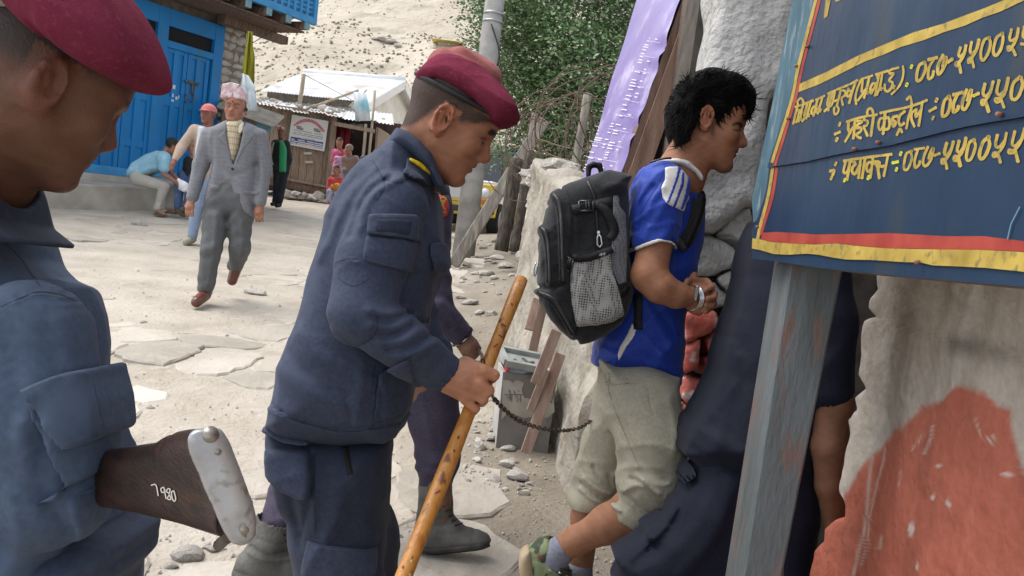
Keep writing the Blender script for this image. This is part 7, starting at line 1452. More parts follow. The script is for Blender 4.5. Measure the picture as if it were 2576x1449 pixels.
def buckle(cx, cy, w, h, ang):
    p, n = SPK.at(*ZS([(cx, cy)])[0], .010); u_ = nrm(CR * math.cos(ang) + CU * math.sin(ang)); u_ = nrm(u_ - n * np.dot(u_, n)); v_ = np.cross(n, u_); k = .369 * 2.3 / FOC; mb = MB(); w *= k / 2; h *= k / 2
    for a, b in (((-w, -h), (w, -h)), ((w, -h), (w, h)), ((w, h), (-w, h)), ((-w, h), (-w, -h)), ((0, -h), (0, h)), ((w * .4, -h), (w * .4, h))): mb.tube([p + u_ * a[0] + v_ * a[1], p + u_ * b[0] + v_ * b[1]], .0032, 6)
    mb.build('buckle', m_buck, BP, True)
buckle(415, 385, 92, 66, .05); buckle(303, 772, 76, 84, -.3)
mtl = M('zip_metal', (.45, .45, .44), (.6, .6, .58), .35, 60, metal=.8)
p, n = SPK.at(*ZS([(507, 575)])[0], .008); q_, _n = SPK.at(*ZS([(520, 672)])[0], .010); MB().beam(p + (p - q_) * .25, p, .008, .006, n).build('zip_slider', mtl, BP, bevel=.001); u_ = nrm(q_ - p); v_ = np.cross(n, u_)
MB().tube([p, p + u_ * .008 + v_ * .005, q_ - u_ * .008 + v_ * .0065, q_, q_ - u_ * .008 - v_ * .0065, p + u_ * .008 - v_ * .005, p], .0022, 6).build('zip_pull', mtl, BP, True)
MB().tube(curve_pts([D(*ZS([(75, 770)])[0], 2.40), D(*ZS([(62, 800)])[0], 2.40), D(*ZS([(60, 850)])[0], 2.40), D(*ZS([(72, 850)])[0], 2.40), D(*ZS([(82, 790)])[0], 2.40)], 4), .003, 6).build('zip_pull', mtl, BP, True)
F = Fld((C(1460, 0, 2.4)[0], C(0, 480, 2.4)[1], 2.33), (C(1800, 0, 2.4)[0], C(0, 390, 2.4)[1], 2.53), .005); F.px([(1480, 446, 2.42, 6), (1481, 420, 2.42, 7), (1492, 414, 2.42, 7), (1508, 416, 2.42, 7), (1516, 446, 2.42, 6)], .004, (np.array([0, 0, 1.]), 2.2)); F.obj('carry_handle', m_packd, BP, 1)
SBP = Surf(SHIRT, pk)
SBP.strap('shoulder_strap', [(1582, 452), (1605, 440), (1640, 421), (1672, 412), (1700, 412), (1722, 420), (1742, 438), (1756, 462), (1762, 492), (1758, 530), (1742, 575), (1722, 620)], 14, m_packd, BP, .006, .005)
SBP.strap('shoulder_strap_lower', [(1756, 500), (1748, 550), (1728, 600), (1706, 622)], 30, m_pack, BP, .005, .006)
SBP.strap('hanging_strap', ZS([(775, 985), (776, 1080), (774, 1225)]), 20, m_packd, BP, .006, .003)
SBP.tube('strap_edge', [(1640, 416), (1672, 408), (1700, 408), (1724, 416), (1745, 436)], .003, m_zip, BP, .011)

# ------------------------------------------------------------------ handcuffs and lead chain
m_steel = M('cuff_steel', (.55, .55, .56), (.7, .7, .7), .25, 30, metal=1.)
HC = thing('handcuffs', 'shiny steel handcuffs on the wrists of the boy in blue', 'handcuffs', D(1745, 748, 2.31))
def ring(c, ax, R, r, mat, par, name, el=1., n=36):
    ax = nrm(ax); u_ = nrm(np.cross(ax, (0, 0, 1.))); w_ = np.cross(ax, u_); return MB().tube([W((c + R * (math.cos(a) * u_ * el + math.sin(a) * w_))[None])[0] for a in np.linspace(0, 2 * math.pi, n)], r, 8, False).build(name, mat, par, True)
axw = C(1770, 745, 2.31) - C(1700, 742, 2.29)
for k in range(4): ring(C(1742, 750, 2.312) + nrm(axw) * (.0035 * k - .005), axw + np.array([0, 0, .03]), .036, .0022, m_steel, HC, 'cuff_bow', .92)
ring(C(1744, 748, 2.36), np.array([.6, .2, .7]), .036, .004, m_steel, HC, 'cuff_bow'); MB().obox(D(1752, 738, 2.27), CR * .004 + CU * -.004, CU * .018 + CR * .004, CF * .006).build('cuff_lock', m_steel, HC, bevel=.002)
cpts = ZP((1900, 1150, 2500, 1900), [(135, 838), (180, 895), (230, 945), (285, 992), (340, 1030), (410, 1058), (480, 1080), (560, 1096), (640, 1105), (700, 1104), (740, 1100), (800, 1086), (850, 1062), (905, 1020), (960, 968)], 1159)
cpts = [(1214, 905), (1222, 950)] + cpts + [(1525, 1010), (1560, 960)]; deps = [1.83, 1.83] + list(np.linspace(1.80, 2.62, len(cpts) - 4)) + [2.68, 2.70]
cp3 = curve_pts([D(x, y, c_) for (x, y), c_ in zip(cpts, deps)], 12); cl = np.concatenate([[0], np.cumsum([np.linalg.norm(b - a) for a, b in zip(cp3[:-1], cp3[1:])])])
CH = thing('lead_chain', 'dark rusty iron chain sagging from the guard fist to the boy', 'chain', cp3[0]); m_chain = M('chain_iron', (.045, .035, .03), (.12, .085, .065), .5, 60, .4, 200, .002, metal=.6)
lk = None; pitch = .0172; nlk = int(cl[-1] / pitch); prevu = np.array([0, 0, 1.])
stad = [(.009 * math.cos(a) * 0 + (.0068 if math.cos(a) > 0 else -.0068) + .0042 * math.cos(a), .0042 * math.sin(a)) for a in np.linspace(0, 2 * math.pi, 19)]
lme = MB().tube([np.array([x, y, 0]) for x, y in stad], .0016, 6, False); me = bpy.data.meshes.new('link'); me.from_pydata(lme.v, [], lme.f); me.polygons.foreach_set('use_smooth', np.ones(len(me.polygons), bool)); me.materials.append(m_chain)
def chain_links(parent, P3, L3, n, pitch):
    for k in range(n):
        s_ = pitch * (k + .5); i = min(int(np.searchsorted(L3, s_)), len(P3) - 1); i = max(i, 1); t = (s_ - L3[i - 1]) / max(L3[i] - L3[i - 1], 1e-6); p = P3[i - 1] * (1 - t) + P3[i] * t; d = nrm(P3[i] - P3[i - 1]); u_ = nrm(np.cross(d, (0, 1, .2))); w_ = np.cross(d, u_); a = (.75 if k % 2 else -.75) + random.uniform(-.2, .2); y_ = u_ * math.cos(a) + w_ * math.sin(a); z_ = np.cross(d, y_)
        o = bpy.data.objects.new('link', me); COL.objects.link(o); o.parent = parent; o.matrix_local = Matrix(((d[0], y_[0], z_[0], p[0] - WL[parent.name][0]), (d[1], y_[1], z_[1], p[1] - WL[parent.name][1]), (d[2], y_[2], z_[2], p[2] - WL[parent.name][2]), (0, 0, 0, 1)))
chain_links(CH, cp3, cl, nlk, pitch)
q3 = curve_pts([D(1202, 880, 2.76), D(1212, 893, 2.6), D(1212, 908, 2.3), D(1208, 915, 1.95)], 10); l3 = np.concatenate([[0], np.cumsum([np.linalg.norm(b - a) for a, b in zip(q3[:-1], q3[1:])])]); CH2 = thing('chain_end', 'short dark chain length between the fists of the two guards', 'chain', q3[0]); chain_links(CH2, q3, l3, int(l3[-1] / pitch), pitch)

# ------------------------------------------------------------------ guard going through the gate, half hidden by the post
c4 = 2.12; ft4 = [foot_at(1960, 2.1, .06), foot_at(1500, 2.15, .06)]; H4 = Head(C(2035, 420, 2.22), 12, 8, 1.0)
G4 = person('person in dark navy clothes stepping through the gate behind the signpost', W(ft4[0]) - np.array([0, 0, .06]))
F = Fld((ft4[1][0] - .12, ft4[0][1] - .08, 1.98), (C(2170, 0, c4)[0], C(0, 300, c4)[1], 2.46), .013, ((1, C(0, 1320, 2)[1], C(0, 980, 2)[1], .006), (0, C(2010, 0, 2)[0], C(2160, 0, 2)[0], .006)))
H4.build(F, 1., False); F.cone(H4.L(-.02, 0, -.05), .055, C(2000, 580, 2.24), .07, .03); F.px([(2000, 580, 2.24, 70), (1960, 800, 2.24, 90), (1900, 1120, 2.22, 110)], .03)
F.px([(2080, 640, 2.06, 45), (2095, 900, 2.05, 48), (2098, 1010, 2.05, 48)], .02); F.px([(2098, 1010, 2.05, 46), (2085, 1120, 2.06, 44), (2088, 1220, 2.07, 36), (2100, 1330, 2.08, 27), (2110, 1400, 2.08, 30)], .015)
for k in range(4): F.px([(2098 + k * 9, 1395, 2.08, 9), (2100 + k * 9, 1450, 2.08, 8), (2096 + k * 9, 1480, 2.09, 7)], .005)
F.px([(2090, 1380, 2.07, 10), (2075, 1420, 2.07, 9)], .006)
F.chain([(C(1880, 1150, 2.15), .08), (C(1930, 1500, 2.1), .06), (ft4[0], .04), (ft4[0] + np.array([.15, -.02, .03]), .03)], .03); F.chain([(C(1820, 1180, 2.24), .08), (C(1700, 1420, 2.2), .06), (ft4[1], .04), (ft4[1] + np.array([.15, -.02, .03]), .03)], .03)
F.obj('body', m_skin, G4, 1, H4.color((.21, .10, .06), lambda x, y, c, lx, ly, lz: (smooth(.02, .05, lz) * smooth(.06, .03, lx), (.012, .011, .01))))
F = Fld((C(1670, 0, c4)[0], C(0, 1290, c4)[1], 1.92), (C(2180, 0, c4)[0], C(0, 520, c4)[1], 2.5), .0062)
F.slab([(1900, 545), (1872, 600), (1852, 680), (1838, 735), (1815, 830), (1797, 940), (1757, 1020), (1697, 1100), (1686, 1140), (1740, 1185), (1830, 1240), (1900, 1262), (2010, 1262), (2040, 1100), (2130, 900), (2140, 700), (2100, 590), (2000, 540)], 2.24, .20, .12, 0)
F.px([(2075, 640, 2.06, 66), (2090, 800, 2.05, 62), (2090, 985, 2.05, 56)], .03); F.noise(.003, 18, 71); F.wrinkle(.009, 5, 16, 65, 71)
for pts, w, a in (([(1880, 560), (1866, 700), (1850, 850)], 10, -.005), ([(1840, 800), (1810, 940), (1780, 1040)], 16, .006), ([(1900, 700), (1880, 900), (1830, 1080)], 22, -.007), ([(1860, 900), (1830, 1040), (1790, 1140)], 18, .006), ([(1700, 1110), (1780, 1150), (1880, 1200)], 14, -.006), ([(1730, 1060), (1820, 1120), (1900, 1150)], 16, .006)): F.fold(pts, 2.05, w, a)
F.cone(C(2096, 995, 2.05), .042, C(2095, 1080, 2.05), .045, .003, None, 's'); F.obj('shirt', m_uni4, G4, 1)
F = Fld((ft4[1][0] - .1, ft4[0][1] + .05, 1.95), (C(2080, 0, c4)[0], C(0, 1085, c4)[1], 2.5), .0075)
F.slab([(1770, 1110), (1735, 1180), (1665, 1290), (1608, 1326), (1618, 1338), (1580, 1370), (1532, 1388), (1548, 1425), (1530, 1470), (1640, 1600), (2000, 1600), (2060, 1300), (2040, 1100)], 2.20, .14, .09, 0); F.chain([(C(1930, 1500, 2.12), .09), (ft4[0] + UPC * .12, .07)], .03); F.chain([(C(1640, 1480, 2.18), .09), (ft4[1] + UPC * .12, .07)], .03); F.noise(.003, 20, 72); F.wrinkle(.009, 5, 18, 50, 72)
for pts, w, a in (([(1790, 1200), (1740, 1300), (1640, 1400)], 14, -.008), ([(1840, 1220), (1800, 1340), (1720, 1440)], 18, .008), ([(1700, 1270), (1640, 1350), (1580, 1400)], 9, .006), ([(1740, 1240), (1690, 1330), (1600, 1420)], 9, -.005), ([(1900, 1260), (1860, 1400), (1840, 1500)], 18, -.006)): F.fold(pts, 2.06, w, a)
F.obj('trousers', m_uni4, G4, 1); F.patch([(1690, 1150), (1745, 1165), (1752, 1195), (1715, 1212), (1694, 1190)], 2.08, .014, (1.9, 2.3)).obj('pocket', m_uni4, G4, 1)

# ------------------------------------------------------------------ nearest guard on the left
c1 = .98; H1_ = Head(C(102, 216, .99), 34.6, 44, .92, -10); ft1 = [foot_at(120, 1.0, .06), foot_at(-120, 1.1, .06)]
G1 = person('nearest guard in blue uniform and maroon beret seen from behind his shoulder', W(ft1[0]) - np.array([0, 0, .06]))
F = Fld((C(-360, 0, c1)[0], ft1[0][1] - .08, .82), (C(330, 0, c1)[0], C(0, 20, c1)[1], 1.25), .014, ((0, C(-40, 0, c1)[0], C(330, 0, c1)[0], .0036), (1, C(0, 520, c1)[1], C(0, 100, c1)[1], .0036), (2, .84, 1.1, .0042)))
H1_.build(F, .8, True, 1.08); F.cone(H1_.L(-.03, 0, -.03), .060, C(-70, 480, 1.06), .066, .04); F.px([(-70, 500, 1.08, 120), (-90, 900, 1.12, 130), (-90, 1400, 1.12, 140)], .04); F.chain([(C(60, 1450, 1.03), .08), (C(100, 1900, 1.0), .05), (ft1[0], .04)], .03); F.chain([(C(-120, 1450, 1.1), .08), (ft1[1], .04)], .03)
F.px([(60, 860, 1.0, 80), (80, 1180, 1.0, 70), (90, 1360, 1.02, 60)], .03)
def hair1(x, y, c, lx, ly, lz):
    m = smooth(-.012, .030, lz - .55 * np.clip(lx + .03, 0, .2) + .35 * np.clip(-lx - .05, 0, .2)); m = np.maximum(m, smooth(.006, .0, np.abs(lx - .028)) * smooth(-.02, .01, lz) * (np.abs(ly) > .045) * .0)
    ear = (np.abs(ly) > .070) & (lx < .016) & (lx > -.05) & (lz < .04); return np.where(ear, 0, m * .9), (.030, .026, .024)
F.obj('body', m_skin, G1, 1, H1_.color((.130, .060, .038), hair1))
F = Fld((C(-360, 0, c1)[0], C(0, 1700, c1)[1], .78), (C(430, 0, c1)[0], C(0, 400, c1)[1], 1.32), .0046, ((1, C(0, 1480, c1)[1], 0, .0038), (0, C(-40, 0, c1)[0], 1, .0038), (2, .78, 1.06, .0042)))
F.slab([(-335, 760), (-310, 600), (-220, 490), (-120, 420), (-60, 416), (-10, 432), (18, 480), (45, 565), (75, 645), (125, 692), (188, 722), (212, 800), (224, 870), (222, 940), (250, 1060), (272, 1140), (280, 1200), (268, 1250), (300, 1320), (310, 1449), (320, 1700), (-335, 1700)], 1.06, .19, .15, 0, tilt=(.1, 0), ek=.3)
F.px([(75, 845, .94, 142), (105, 1050, .93, 138), (130, 1240, .94, 142)], .03); F.noise(.002, 20, 81); F.wrinkle(.006, 6, 22, 80, 81)
Z5 = lambda pts: [(.5 * x, 724.5 + .5 * y) for x, y in pts]; Z1 = lambda pts: [(.5 * x, .5 * y) for x, y in pts]
for pts, w, a in ((Z1([(0, 1190), (100, 1290), (170, 1400), (200, 1449)]), 5, -.003), (Z5([(0, 95), (100, 50), (190, 18), (300, 30), (390, 70)]), 3.5, -.004), (Z5([(0, 105), (100, 60), (190, 28), (300, 42), (390, 84)]), 4, .003), (Z5([(60, 1050), (100, 1250), (60, 1449)]), 26, .006), (Z5([(200, 1060), (300, 1200), (330, 1449)]), 22, -.008), (Z5([(400, 1080), (420, 1250), (400, 1400)]), 20, .008), (Z5([(520, 1040), (500, 1200), (460, 1380)]), 16, -.006), (Z5([(30, 200), (60, 400), (50, 700)]), 30, -.004), (Z5([(330, 150), (360, 280), (400, 400)]), 18, .004), (Z5([(260, 600), (200, 800), (180, 1000)]), 22, -.006), (Z5([(100, 700), (160, 900), (200, 1100)]), 22, .005)): F.fold(pts, .84, w, a)

J1 = F.obj('jacket', m_uni1, G1, 1); SJ1 = Surf(J1)
F.patch(Z5([(110, 560), (470, 460), (530, 735), (560, 900), (580, 905), (500, 1000), (410, 1050), (280, 1055), (300, 1000), (200, 780)]), .83, .013, (.7, 1.3)).obj('pocket', m_uni1, G1, 3)
F.patch(Z5([(85, 515), (180, 470), (300, 430), (445, 410), (470, 450), (500, 580), (535, 720), (520, 745), (420, 790), (295, 830), (200, 700), (100, 560)]), .83, .030, (.7, 1.3)).obj('pocket_flap', m_uni1, G1, 3)
Fc = Fld((C(-240, 0, c1)[0], C(0, 650, c1)[1], .84), (C(140, 0, c1)[0], C(0, 370, c1)[1], 1.16), .004); Fc.slab([(-200, 505), (-190, 400), (-90, 385), (-20, 414), (8, 432), (26, 476), (48, 562), (112, 612), (104, 622), (70, 604), (40, 592), (0, 545), (-60, 520)], 1.0, .10, .03, 0, ek=0); Fc.px([(40, 380, 1.0, 130), (-60, 450, 1.05, 120)], .004, None, 's'); Fc.obj('collar', m_unid, G1, 1)
F = Fld((C(-360, 0, c1)[0], ft1[0][1] + .1, .84), (C(430, 0, c1)[0], C(0, 1240, c1)[1], 1.3), .008, ((1, C(0, 1480, c1)[1], 0, .0048),))
F.slab([(150, 1280), (330, 1290), (385, 1312), (396, 1322), (388, 1345), (384, 1400), (340, 1449), (320, 1560), (200, 1700), (-200, 1700), (-250, 1300)], 1.05, .14, .09, 0); F.chain([(C(90, 1600, 1.03), .10), (ft1[0] + UPC * .12, .07)], .04); F.chain([(C(-120, 1600, 1.12), .10), (ft1[1] + UPC * .12, .07)], .04); F.fold([(345, 1300), (365, 1340), (392, 1350)], .95, 5, -.004); F.obj('trousers', m_uni, G1, 1)
for f_ in ft1:
    F = Fld(f_ - np.array([.12, .08, .12]), f_ + np.array([.28, .2, .16]), .01); boot(F, f_, f_ + np.array([.18, -.02, .05]), .05, .02, f_ + UPC * .14); F.obj('boot', m_boot, G1, 1)
F = Fld((C(-200, 0, .95)[0], C(0, 260, .95)[1], .76), (C(450, 0, .95)[0], C(0, -200, .95)[1], 1.16), .0042)
F.slab([(-160, -60), (-60, -40), (28, 0), (62, 45), (100, 86), (150, 128), (190, 160), (240, 195), (290, 216), (322, 226), (362, 226), (398, 217), (415, 194), (411, 160), (400, 120), (385, 84), (362, 36), (330, -20), (280, -90), (100, -170), (-100, -170)], .94, .115, .075, 0); F.noise(.003, 24, 91); F.wrinkle(.003, 10, 26, 25, 91); F.fold([(100, 60), (200, 120), (300, 180), (380, 205)], .84, 26, .004); F.fold([(60, 60), (150, 140), (250, 205), (330, 230)], .86, 14, -.007)
B1 = F.obj('beret', m_felt, G1, 2)
SJ1 = Surf(*[q for q in bpy.data.objects if q.parent == G1 and q.name.split('.')[0] in ('jacket', 'pocket', 'pocket_flap', 'shoulder_yoke')])
seams(SJ1, G1, [Z1([(0, 1200), (100, 1300), (170, 1400), (200, 1440)]), Z5([(0, 98), (100, 54), (190, 22), (300, 34), (385, 72)])], 1.6, m_seam); seams(SJ1, G1, [Z5([(305, 812), (420, 770), (520, 728)]), Z5([(100, 535), (190, 490), (300, 452), (448, 430)]), Z5([(0, 112), (100, 66), (190, 34), (300, 48), (385, 86)]), Z5([(470, 470), (500, 600), (528, 715)])], 1.2, m_seam2)
# rifle
RF = thing('rifle', 'rifle with dark wooden stock and scratched metal butt plate under the guard arm', 'rifle', D(420, 1200, .86))
m_stock = M('walnut', (.012, .006, .004), (.042, .018, .011), .4, 5, .25, 50, .003, spec=.45, contrast=(.3, .7), stretch=(1, 3, 6), col3=(.012, .006, .005), scale3=12)
F = Fld((C(200, 0, .9)[0], C(0, 1390, .86)[1], .74), (C(640, 0, .86)[0], C(0, 1050, .86)[1], 1.06), .0036)
F.slab([(180, 1150), (265, 1132), (330, 1122), (395, 1112), (412, 1100), (432, 1088), (470, 1080), (522, 1075), (562, 1180), (596, 1335), (580, 1352), (470, 1316), (345, 1286), (180, 1262)], .868, .024, .02, 0, tilt=(-.85, 0)); F.fold([(395, 1130), (402, 1112), (420, 1095)], .84, 4, -.003)
st = F.obj('stock', m_stock, RF, 1); SST = Surf(st)
F = Fld((C(450, 0, .8)[0], C(0, 1400, .8)[1], .74), (C(670, 0, .8)[0], C(0, 1050, .8)[1], .90), .003)
F.slab(Z5([(938, 755), (960, 718), (1005, 692), (1060, 688), (1112, 712), (1150, 770), (1190, 870), (1225, 960), (1270, 1080), (1295, 1170), (1296, 1230), (1265, 1280), (1218, 1298), (1165, 1283), (1125, 1220), (1040, 1030), (955, 830)]), .772, .010, .009, 0, tilt=(.55, .0)); F.fold(Z5([(1190, 1165), (1240, 1145)]), .80, 3, -.004); F.fold(Z5([(1210, 1200), (1250, 1230)]), .80, 5, -.004); F.noise(.0002, 60, 3)
m_plate = M('butt_metal', (.33, .33, .34), (.48, .48, .49), .45, 14, .2, 220, .0015, metal=.75, contrast=(.3, .7), col3=(.26, .25, .24), scale3=60)
bp_ = F.obj('butt_plate', m_plate, RF, 1); SBT = Surf(bp_)
for x, y, r in Z5_ if False else [(*Z5([(1062, 735)])[0], .0075), (*Z5([(1097, 825)])[0], .003), (*Z5([(1243, 1212)])[0], .0075)]:
    h = SBT.at(x, y)
    if h: MB().tube([h[0] - h[1] * .003, h[0] + h[1] * .0006], r, 16).build('screw', M('screw_metal', (.30, .27, .24), rough=.4, metal=.8), bp_, True)
mb = MB()
for s_ in ([(765, 992), (790, 990), (802, 1045)], [(830, 1000), (815, 1010), (822, 1028), (835, 1020), (830, 1002), (842, 1060)], [(852, 1008), (842, 1022), (858, 1035), (848, 1058), (866, 1062), (858, 1035), (862, 1012), (852, 1008)], [(880, 1018), (868, 1030), (878, 1070), (890, 1060), (880, 1018)]): SST.ribbon(mb, Z5(s_), 3.0, .0012)
mb.build('lettering', M('number_paint', (.50, .48, .42)), RF, True)
MB().tube([D(575, 1352, .85), D(560, 1362, .86), D(550, 1372, .87)], .006, 8).build('sling_swivel', m_iron, RF, True)
MB().tube([D(180, 1200, 1.0), D(60, 1190, 1.15), D(-200, 1170, 1.35)], [.018, .016, .010], 12).build('barrel', m_iron, RF, True)
# ------------------------------------------------------------------ people further up the road
def ncut(F, poly, c, cr):
    A = F.x[0][:, None].astype(float); B = F.x[1][None, :].astype(float); d = poly2(A, B, F.pl(poly, c)).astype(np.float32)[:, :, None]; m = (F.x[2] > cr[0]) & (F.x[2] < cr[1]); F.f[:, :, m] = np.maximum(F.f[:, :, m], -d)
def P3(j, c): return C(j[0], j[1], c + (j[2] if len(j) > 2 else 0))
def hand(F, w, el, k=1., curl=.3, seed=0):
    d = nrm(w - el); s = nrm(np.cross(d, (.3, .2, 1.))); n = np.cross(s, d); p = w + d * .075 * k; F.cone(w, .024 * k, p, .026 * k, .012, (s, 1.35))
    for q in range(4):
        a = p + s * (.03 - .02 * q) * k; m = a + (d + n * curl * .6) * .038 * k; F.cone(a - d * .01, .0105 * k, m, .0095 * k, .006); F.cone(m, .0095 * k, m + nrm(d + n * curl * 2) * .032 * k, .008 * k, .004)
    F.cone(w + d * .02 + s * .02 * k, .012 * k, w + (d * .06 + s * .045) * k, .010 * k, .008)
def fig(label, c, e, tilt, yaw, s, J, skin, hair, top=None, pants=None, shoe=None, h=.012, group=None, sleeve=1, fat=1., hcol=(.014, .012, .011)):
    Hh = Head(C(*e, c), tilt, yaw, s); g = lambda n: P3(J[n], c); an = [n for n in ('anL', 'anR') if n in J]
    b = W(g(an[0])[None])[0] if an else W(C(e[0], e[1] + 300, c)[None])[0]; b[2] = float(gz0(b[0], b[1])); o = person(label, b, group)
    pts = np.array([g(n) for n in J] + [Hh.e + np.array([0, .18, 0])]); lo, hi = pts.min(0) - .22, pts.max(0) + .2; hz_ = (1, Hh.e[1] - .15, Hh.e[1] + .16, h * .55)
    F = Fld(lo, hi, h, (hz_,)); Hh.build(F, 1., h < .016); shm = (g('shL') + g('shR')) / 2; hpm = (g('hpL') + g('hpR')) / 2; ax_ = nrm(g('shL') - g('shR') + 1e-6)
    F.cone(Hh.L(-.02, 0, -.05), .052 * s, shm + UPC * .02, .06, .03); F.cone(shm - UPC * .06, .07, hpm, .07, .04, (ax_, 1.4))
    for q in 'LR':
        if 'el' + q in J:
            F.cone(g('sh' + q), .045, g('el' + q), .036, .02); F.cone(g('el' + q), .036, g('wr' + q), .025, .015); hand(F, g('wr' + q), g('el' + q), s)
        if 'kn' + q in J:
            F.cone(g('hp' + q), .075, g('kn' + q), .05, .03); F.cone(g('kn' + q), .05, g('an' + q), .034, .02)
            t = J.get('to' + q); F.cone(g('an' + q) - UPC * .03, .033, P3(t, c) if t else g('an' + q) - UPC * .05 + np.array([0, 0, -.16]), .026, .015)
    F.obj('body', m_skin, o, 1, Hh.color(skin, hair and (lambda x, y, c_, lx, ly, lz: (hair(lx, ly, lz), hcol))))
    if top is not None:
        F = Fld(lo, hi, h); F.cone(g('shL') - UPC * .02, .075 * fat, g('shR') - UPC * .02, .075 * fat, .02); F.cone(shm - UPC * .08, .108 * fat, hpm, .112 * fat, .04, (ax_, 1.42))
        for q in 'LR':
            if 'el' + q in J:
                F.cone(g('sh' + q), .066, g('el' + q), .056, .02)
                if sleeve == 1: F.cone(g('el' + q), .055, g('wr' + q) - nrm(g('wr' + q) - g('el' + q)) * .01, .042, .015)
                else: F.cut if False else None
        F.noise(.006, 26, len(label)); F.cone(shm + UPC * .1, .062, shm + UPC * .04, .058, .01, None, 's'); F.obj('top', top, o, 1)
        o['_'] = 0; del o['_']
    if pants is not None:
        F = Fld(lo, hi, h); F.cone(g('hpL') + UPC * .03, .10, g('hpR') + UPC * .03, .10, .03)
        for q in 'LR':
            if 'kn' + q in J: F.cone(g('hp' + q), .098, g('kn' + q), .075, .03); F.cone(g('kn' + q), .075, g('an' + q) + UPC * .02, .06, .02)
        F.noise(.005, 24, 7); F.obj('trousers', pants, o, 1)
    if shoe is not None:
        for q in 'LR':
            if 'an' + q not in J: continue
            t = J.get('to' + q); a = g('an' + q) - UPC * .03; b_ = P3(t, c) if t else a - UPC * .03 + np.array([0, 0, -.18]); F = Fld(np.minimum(a, b_) - .12, np.maximum(a, b_) + .12, h * .7); F.cone(a, .046, b_, .036, .02); F.cone(a - (b_ - a) * .25, .036, b_, .034, .02); F.obj('shoe', shoe, o, 1)
    return o, Hh, F
def plaid(nm, base, line, sc, w=.10, line2=None):
    m = M(nm, base, tuple(v * 1.25 for v in base), .85, 30); t = m.node_tree; b = t.nodes['Principled BSDF']; tc = t.nodes.new('ShaderNodeTexCoord'); src = b.inputs['Base Color'].links[0].from_socket
    for ax_, sc_, ln in (('X', sc, line), ('Z', sc, line), ('Z', sc * .31, line2 or line)):
        wv = t.nodes.new('ShaderNodeTexWave'); wv.bands_direction = ax_; wv.inputs['Scale'].default_value = sc_; wv.inputs['Distortion'].default_value = .6; wv.inputs['Detail'].default_value = 1; t.links.new(tc.outputs['Object'], wv.inputs[0])
        r = t.nodes.new('ShaderNodeValToRGB'); r.color_ramp.elements[0].position = 1 - w - .12; r.color_ramp.elements[1].position = 1 - w * .3; r.color_ramp.elements[1].color = (.8, .8, .8, 1); t.links.new(wv.outputs['Fac'], r.inputs[0]); mx = t.nodes.new('ShaderNodeMix'); mx.data_type = 'RGBA'; t.links.new(r.outputs[0], mx.inputs['Factor']); t.links.new(src, mx.inputs['A']); mx.inputs['B'].default_value = (*ln, 1); src = mx.outputs['Result']
    t.links.new(src, b.inputs['Base Color']); return m
SKN = (.30, .14, .085)
short = lambda lx, ly, lz: smooth(.035, .055, lz - .25 * np.clip(-lx, 0, .2) * -1) * smooth(.075, .055, lx) + smooth(.0, -.03, lx) * smooth(-.05, -.02, lz)
# man in the checked suit
cs = 6.72; m_suit = plaid('grey_check_suit', (.17, .172, .185), (.11, .115, .13), 30, .05, (.19, .19, .20)); m_tr = cloth('grey_trousers', (.085, .09, .093), (.12, .125, .128))
JS = dict(shR=(522, 338), shL=(660, 342), elR=(500, 415), elL=(667, 425), wrR=(482, 500, -.1), wrL=(655, 512, -.06), hpR=(548, 505), hpL=(612, 508), knR=(530, 628, -.12), knL=(604, 622, -.02), anR=(515, 728, -.10), anL=(593, 672, .22), toR=(493, 752, -.22), toL=(584, 704, .26))
o, Hs, _ = fig('man in grey checked suit jacket and patterned pink cap walking towards us', cs, (592, 277), 7, -86, 1.0, JS, SKN, lambda lx, ly, lz: smooth(-.005, .01, lz) * smooth(.035, .0, lx) * .9, None, None, None, .0075)
F = Fld((C(440, 0, cs)[0], C(0, 570, cs)[1], cs - .42), (C(700, 0, cs)[0], C(0, 290, cs)[1], cs + .36), .0095)
F.slab([(536, 322), (572, 304), (612, 304), (645, 318), (662, 345), (648, 410), (646, 480), (640, 548), (612, 540), (588, 512), (576, 470), (562, 500), (545, 522), (514, 516), (524, 470), (535, 415), (522, 350)], cs, .112, .09, 0, ek=0)
F.px([(528, 343, cs, 23), (505, 415, cs - .02, 19), (484, 496, cs - .1, 15)], .03); F.px([(653, 346, cs, 23), (664, 425, cs, 19), (655, 508, cs - .06, 15)], .03)
for pts, a in (([(540, 400), (560, 425), (585, 440)], -.010), ([(645, 410), (620, 430), (592, 440)], -.010), ([(525, 480), (550, 470), (575, 450)], .008), ([(510, 380), (500, 420), (495, 440)], -.006), ([(655, 390), (662, 430), (660, 460)], .007), ([(535, 340), (533, 400), (525, 450)], -.012), ([(648, 345), (648, 410), (648, 470)], -.012), ([(600, 460), (620, 500), (630, 530)], .007)): F.fold(pts, cs - .12, 6, a, (cs - .5, cs))
ncut(F, [(572, 296), (614, 296), (610, 340), (602, 375), (587, 416), (577, 375), (570, 335)], cs - .1, (0, cs)); ncut(F, [(574, 462), (582, 486), (606, 540), (604, 580), (536, 580), (548, 524), (562, 500)], cs - .1, (0, cs + .02))
F.obj('jacket', m_suit, o, 1)
for poly in ([(569, 316), (560, 330), (547, 344), (553, 353), (566, 366), (587, 418), (577, 372), (570, 335)], [(613, 316), (624, 328), (638, 344), (630, 354), (616, 370), (589, 418), (602, 375), (610, 338)]): F.patch(poly, cs - .12, .010, (0, cs), .02).obj('lapel', m_suit, o, 1)
for poly in ([(527, 462), (560, 470), (556, 482), (524, 474)], [(612, 478), (650, 480), (650, 490), (612, 488)]): F.patch(poly, cs - .12, .010, (0, cs), .02).obj('pocket_flap', m_suit, o, 1)
MB().tube([D(585, 425, cs - .135), D(585, 425, cs - .15)], .012, 10).build('button', m_leath, o, True)
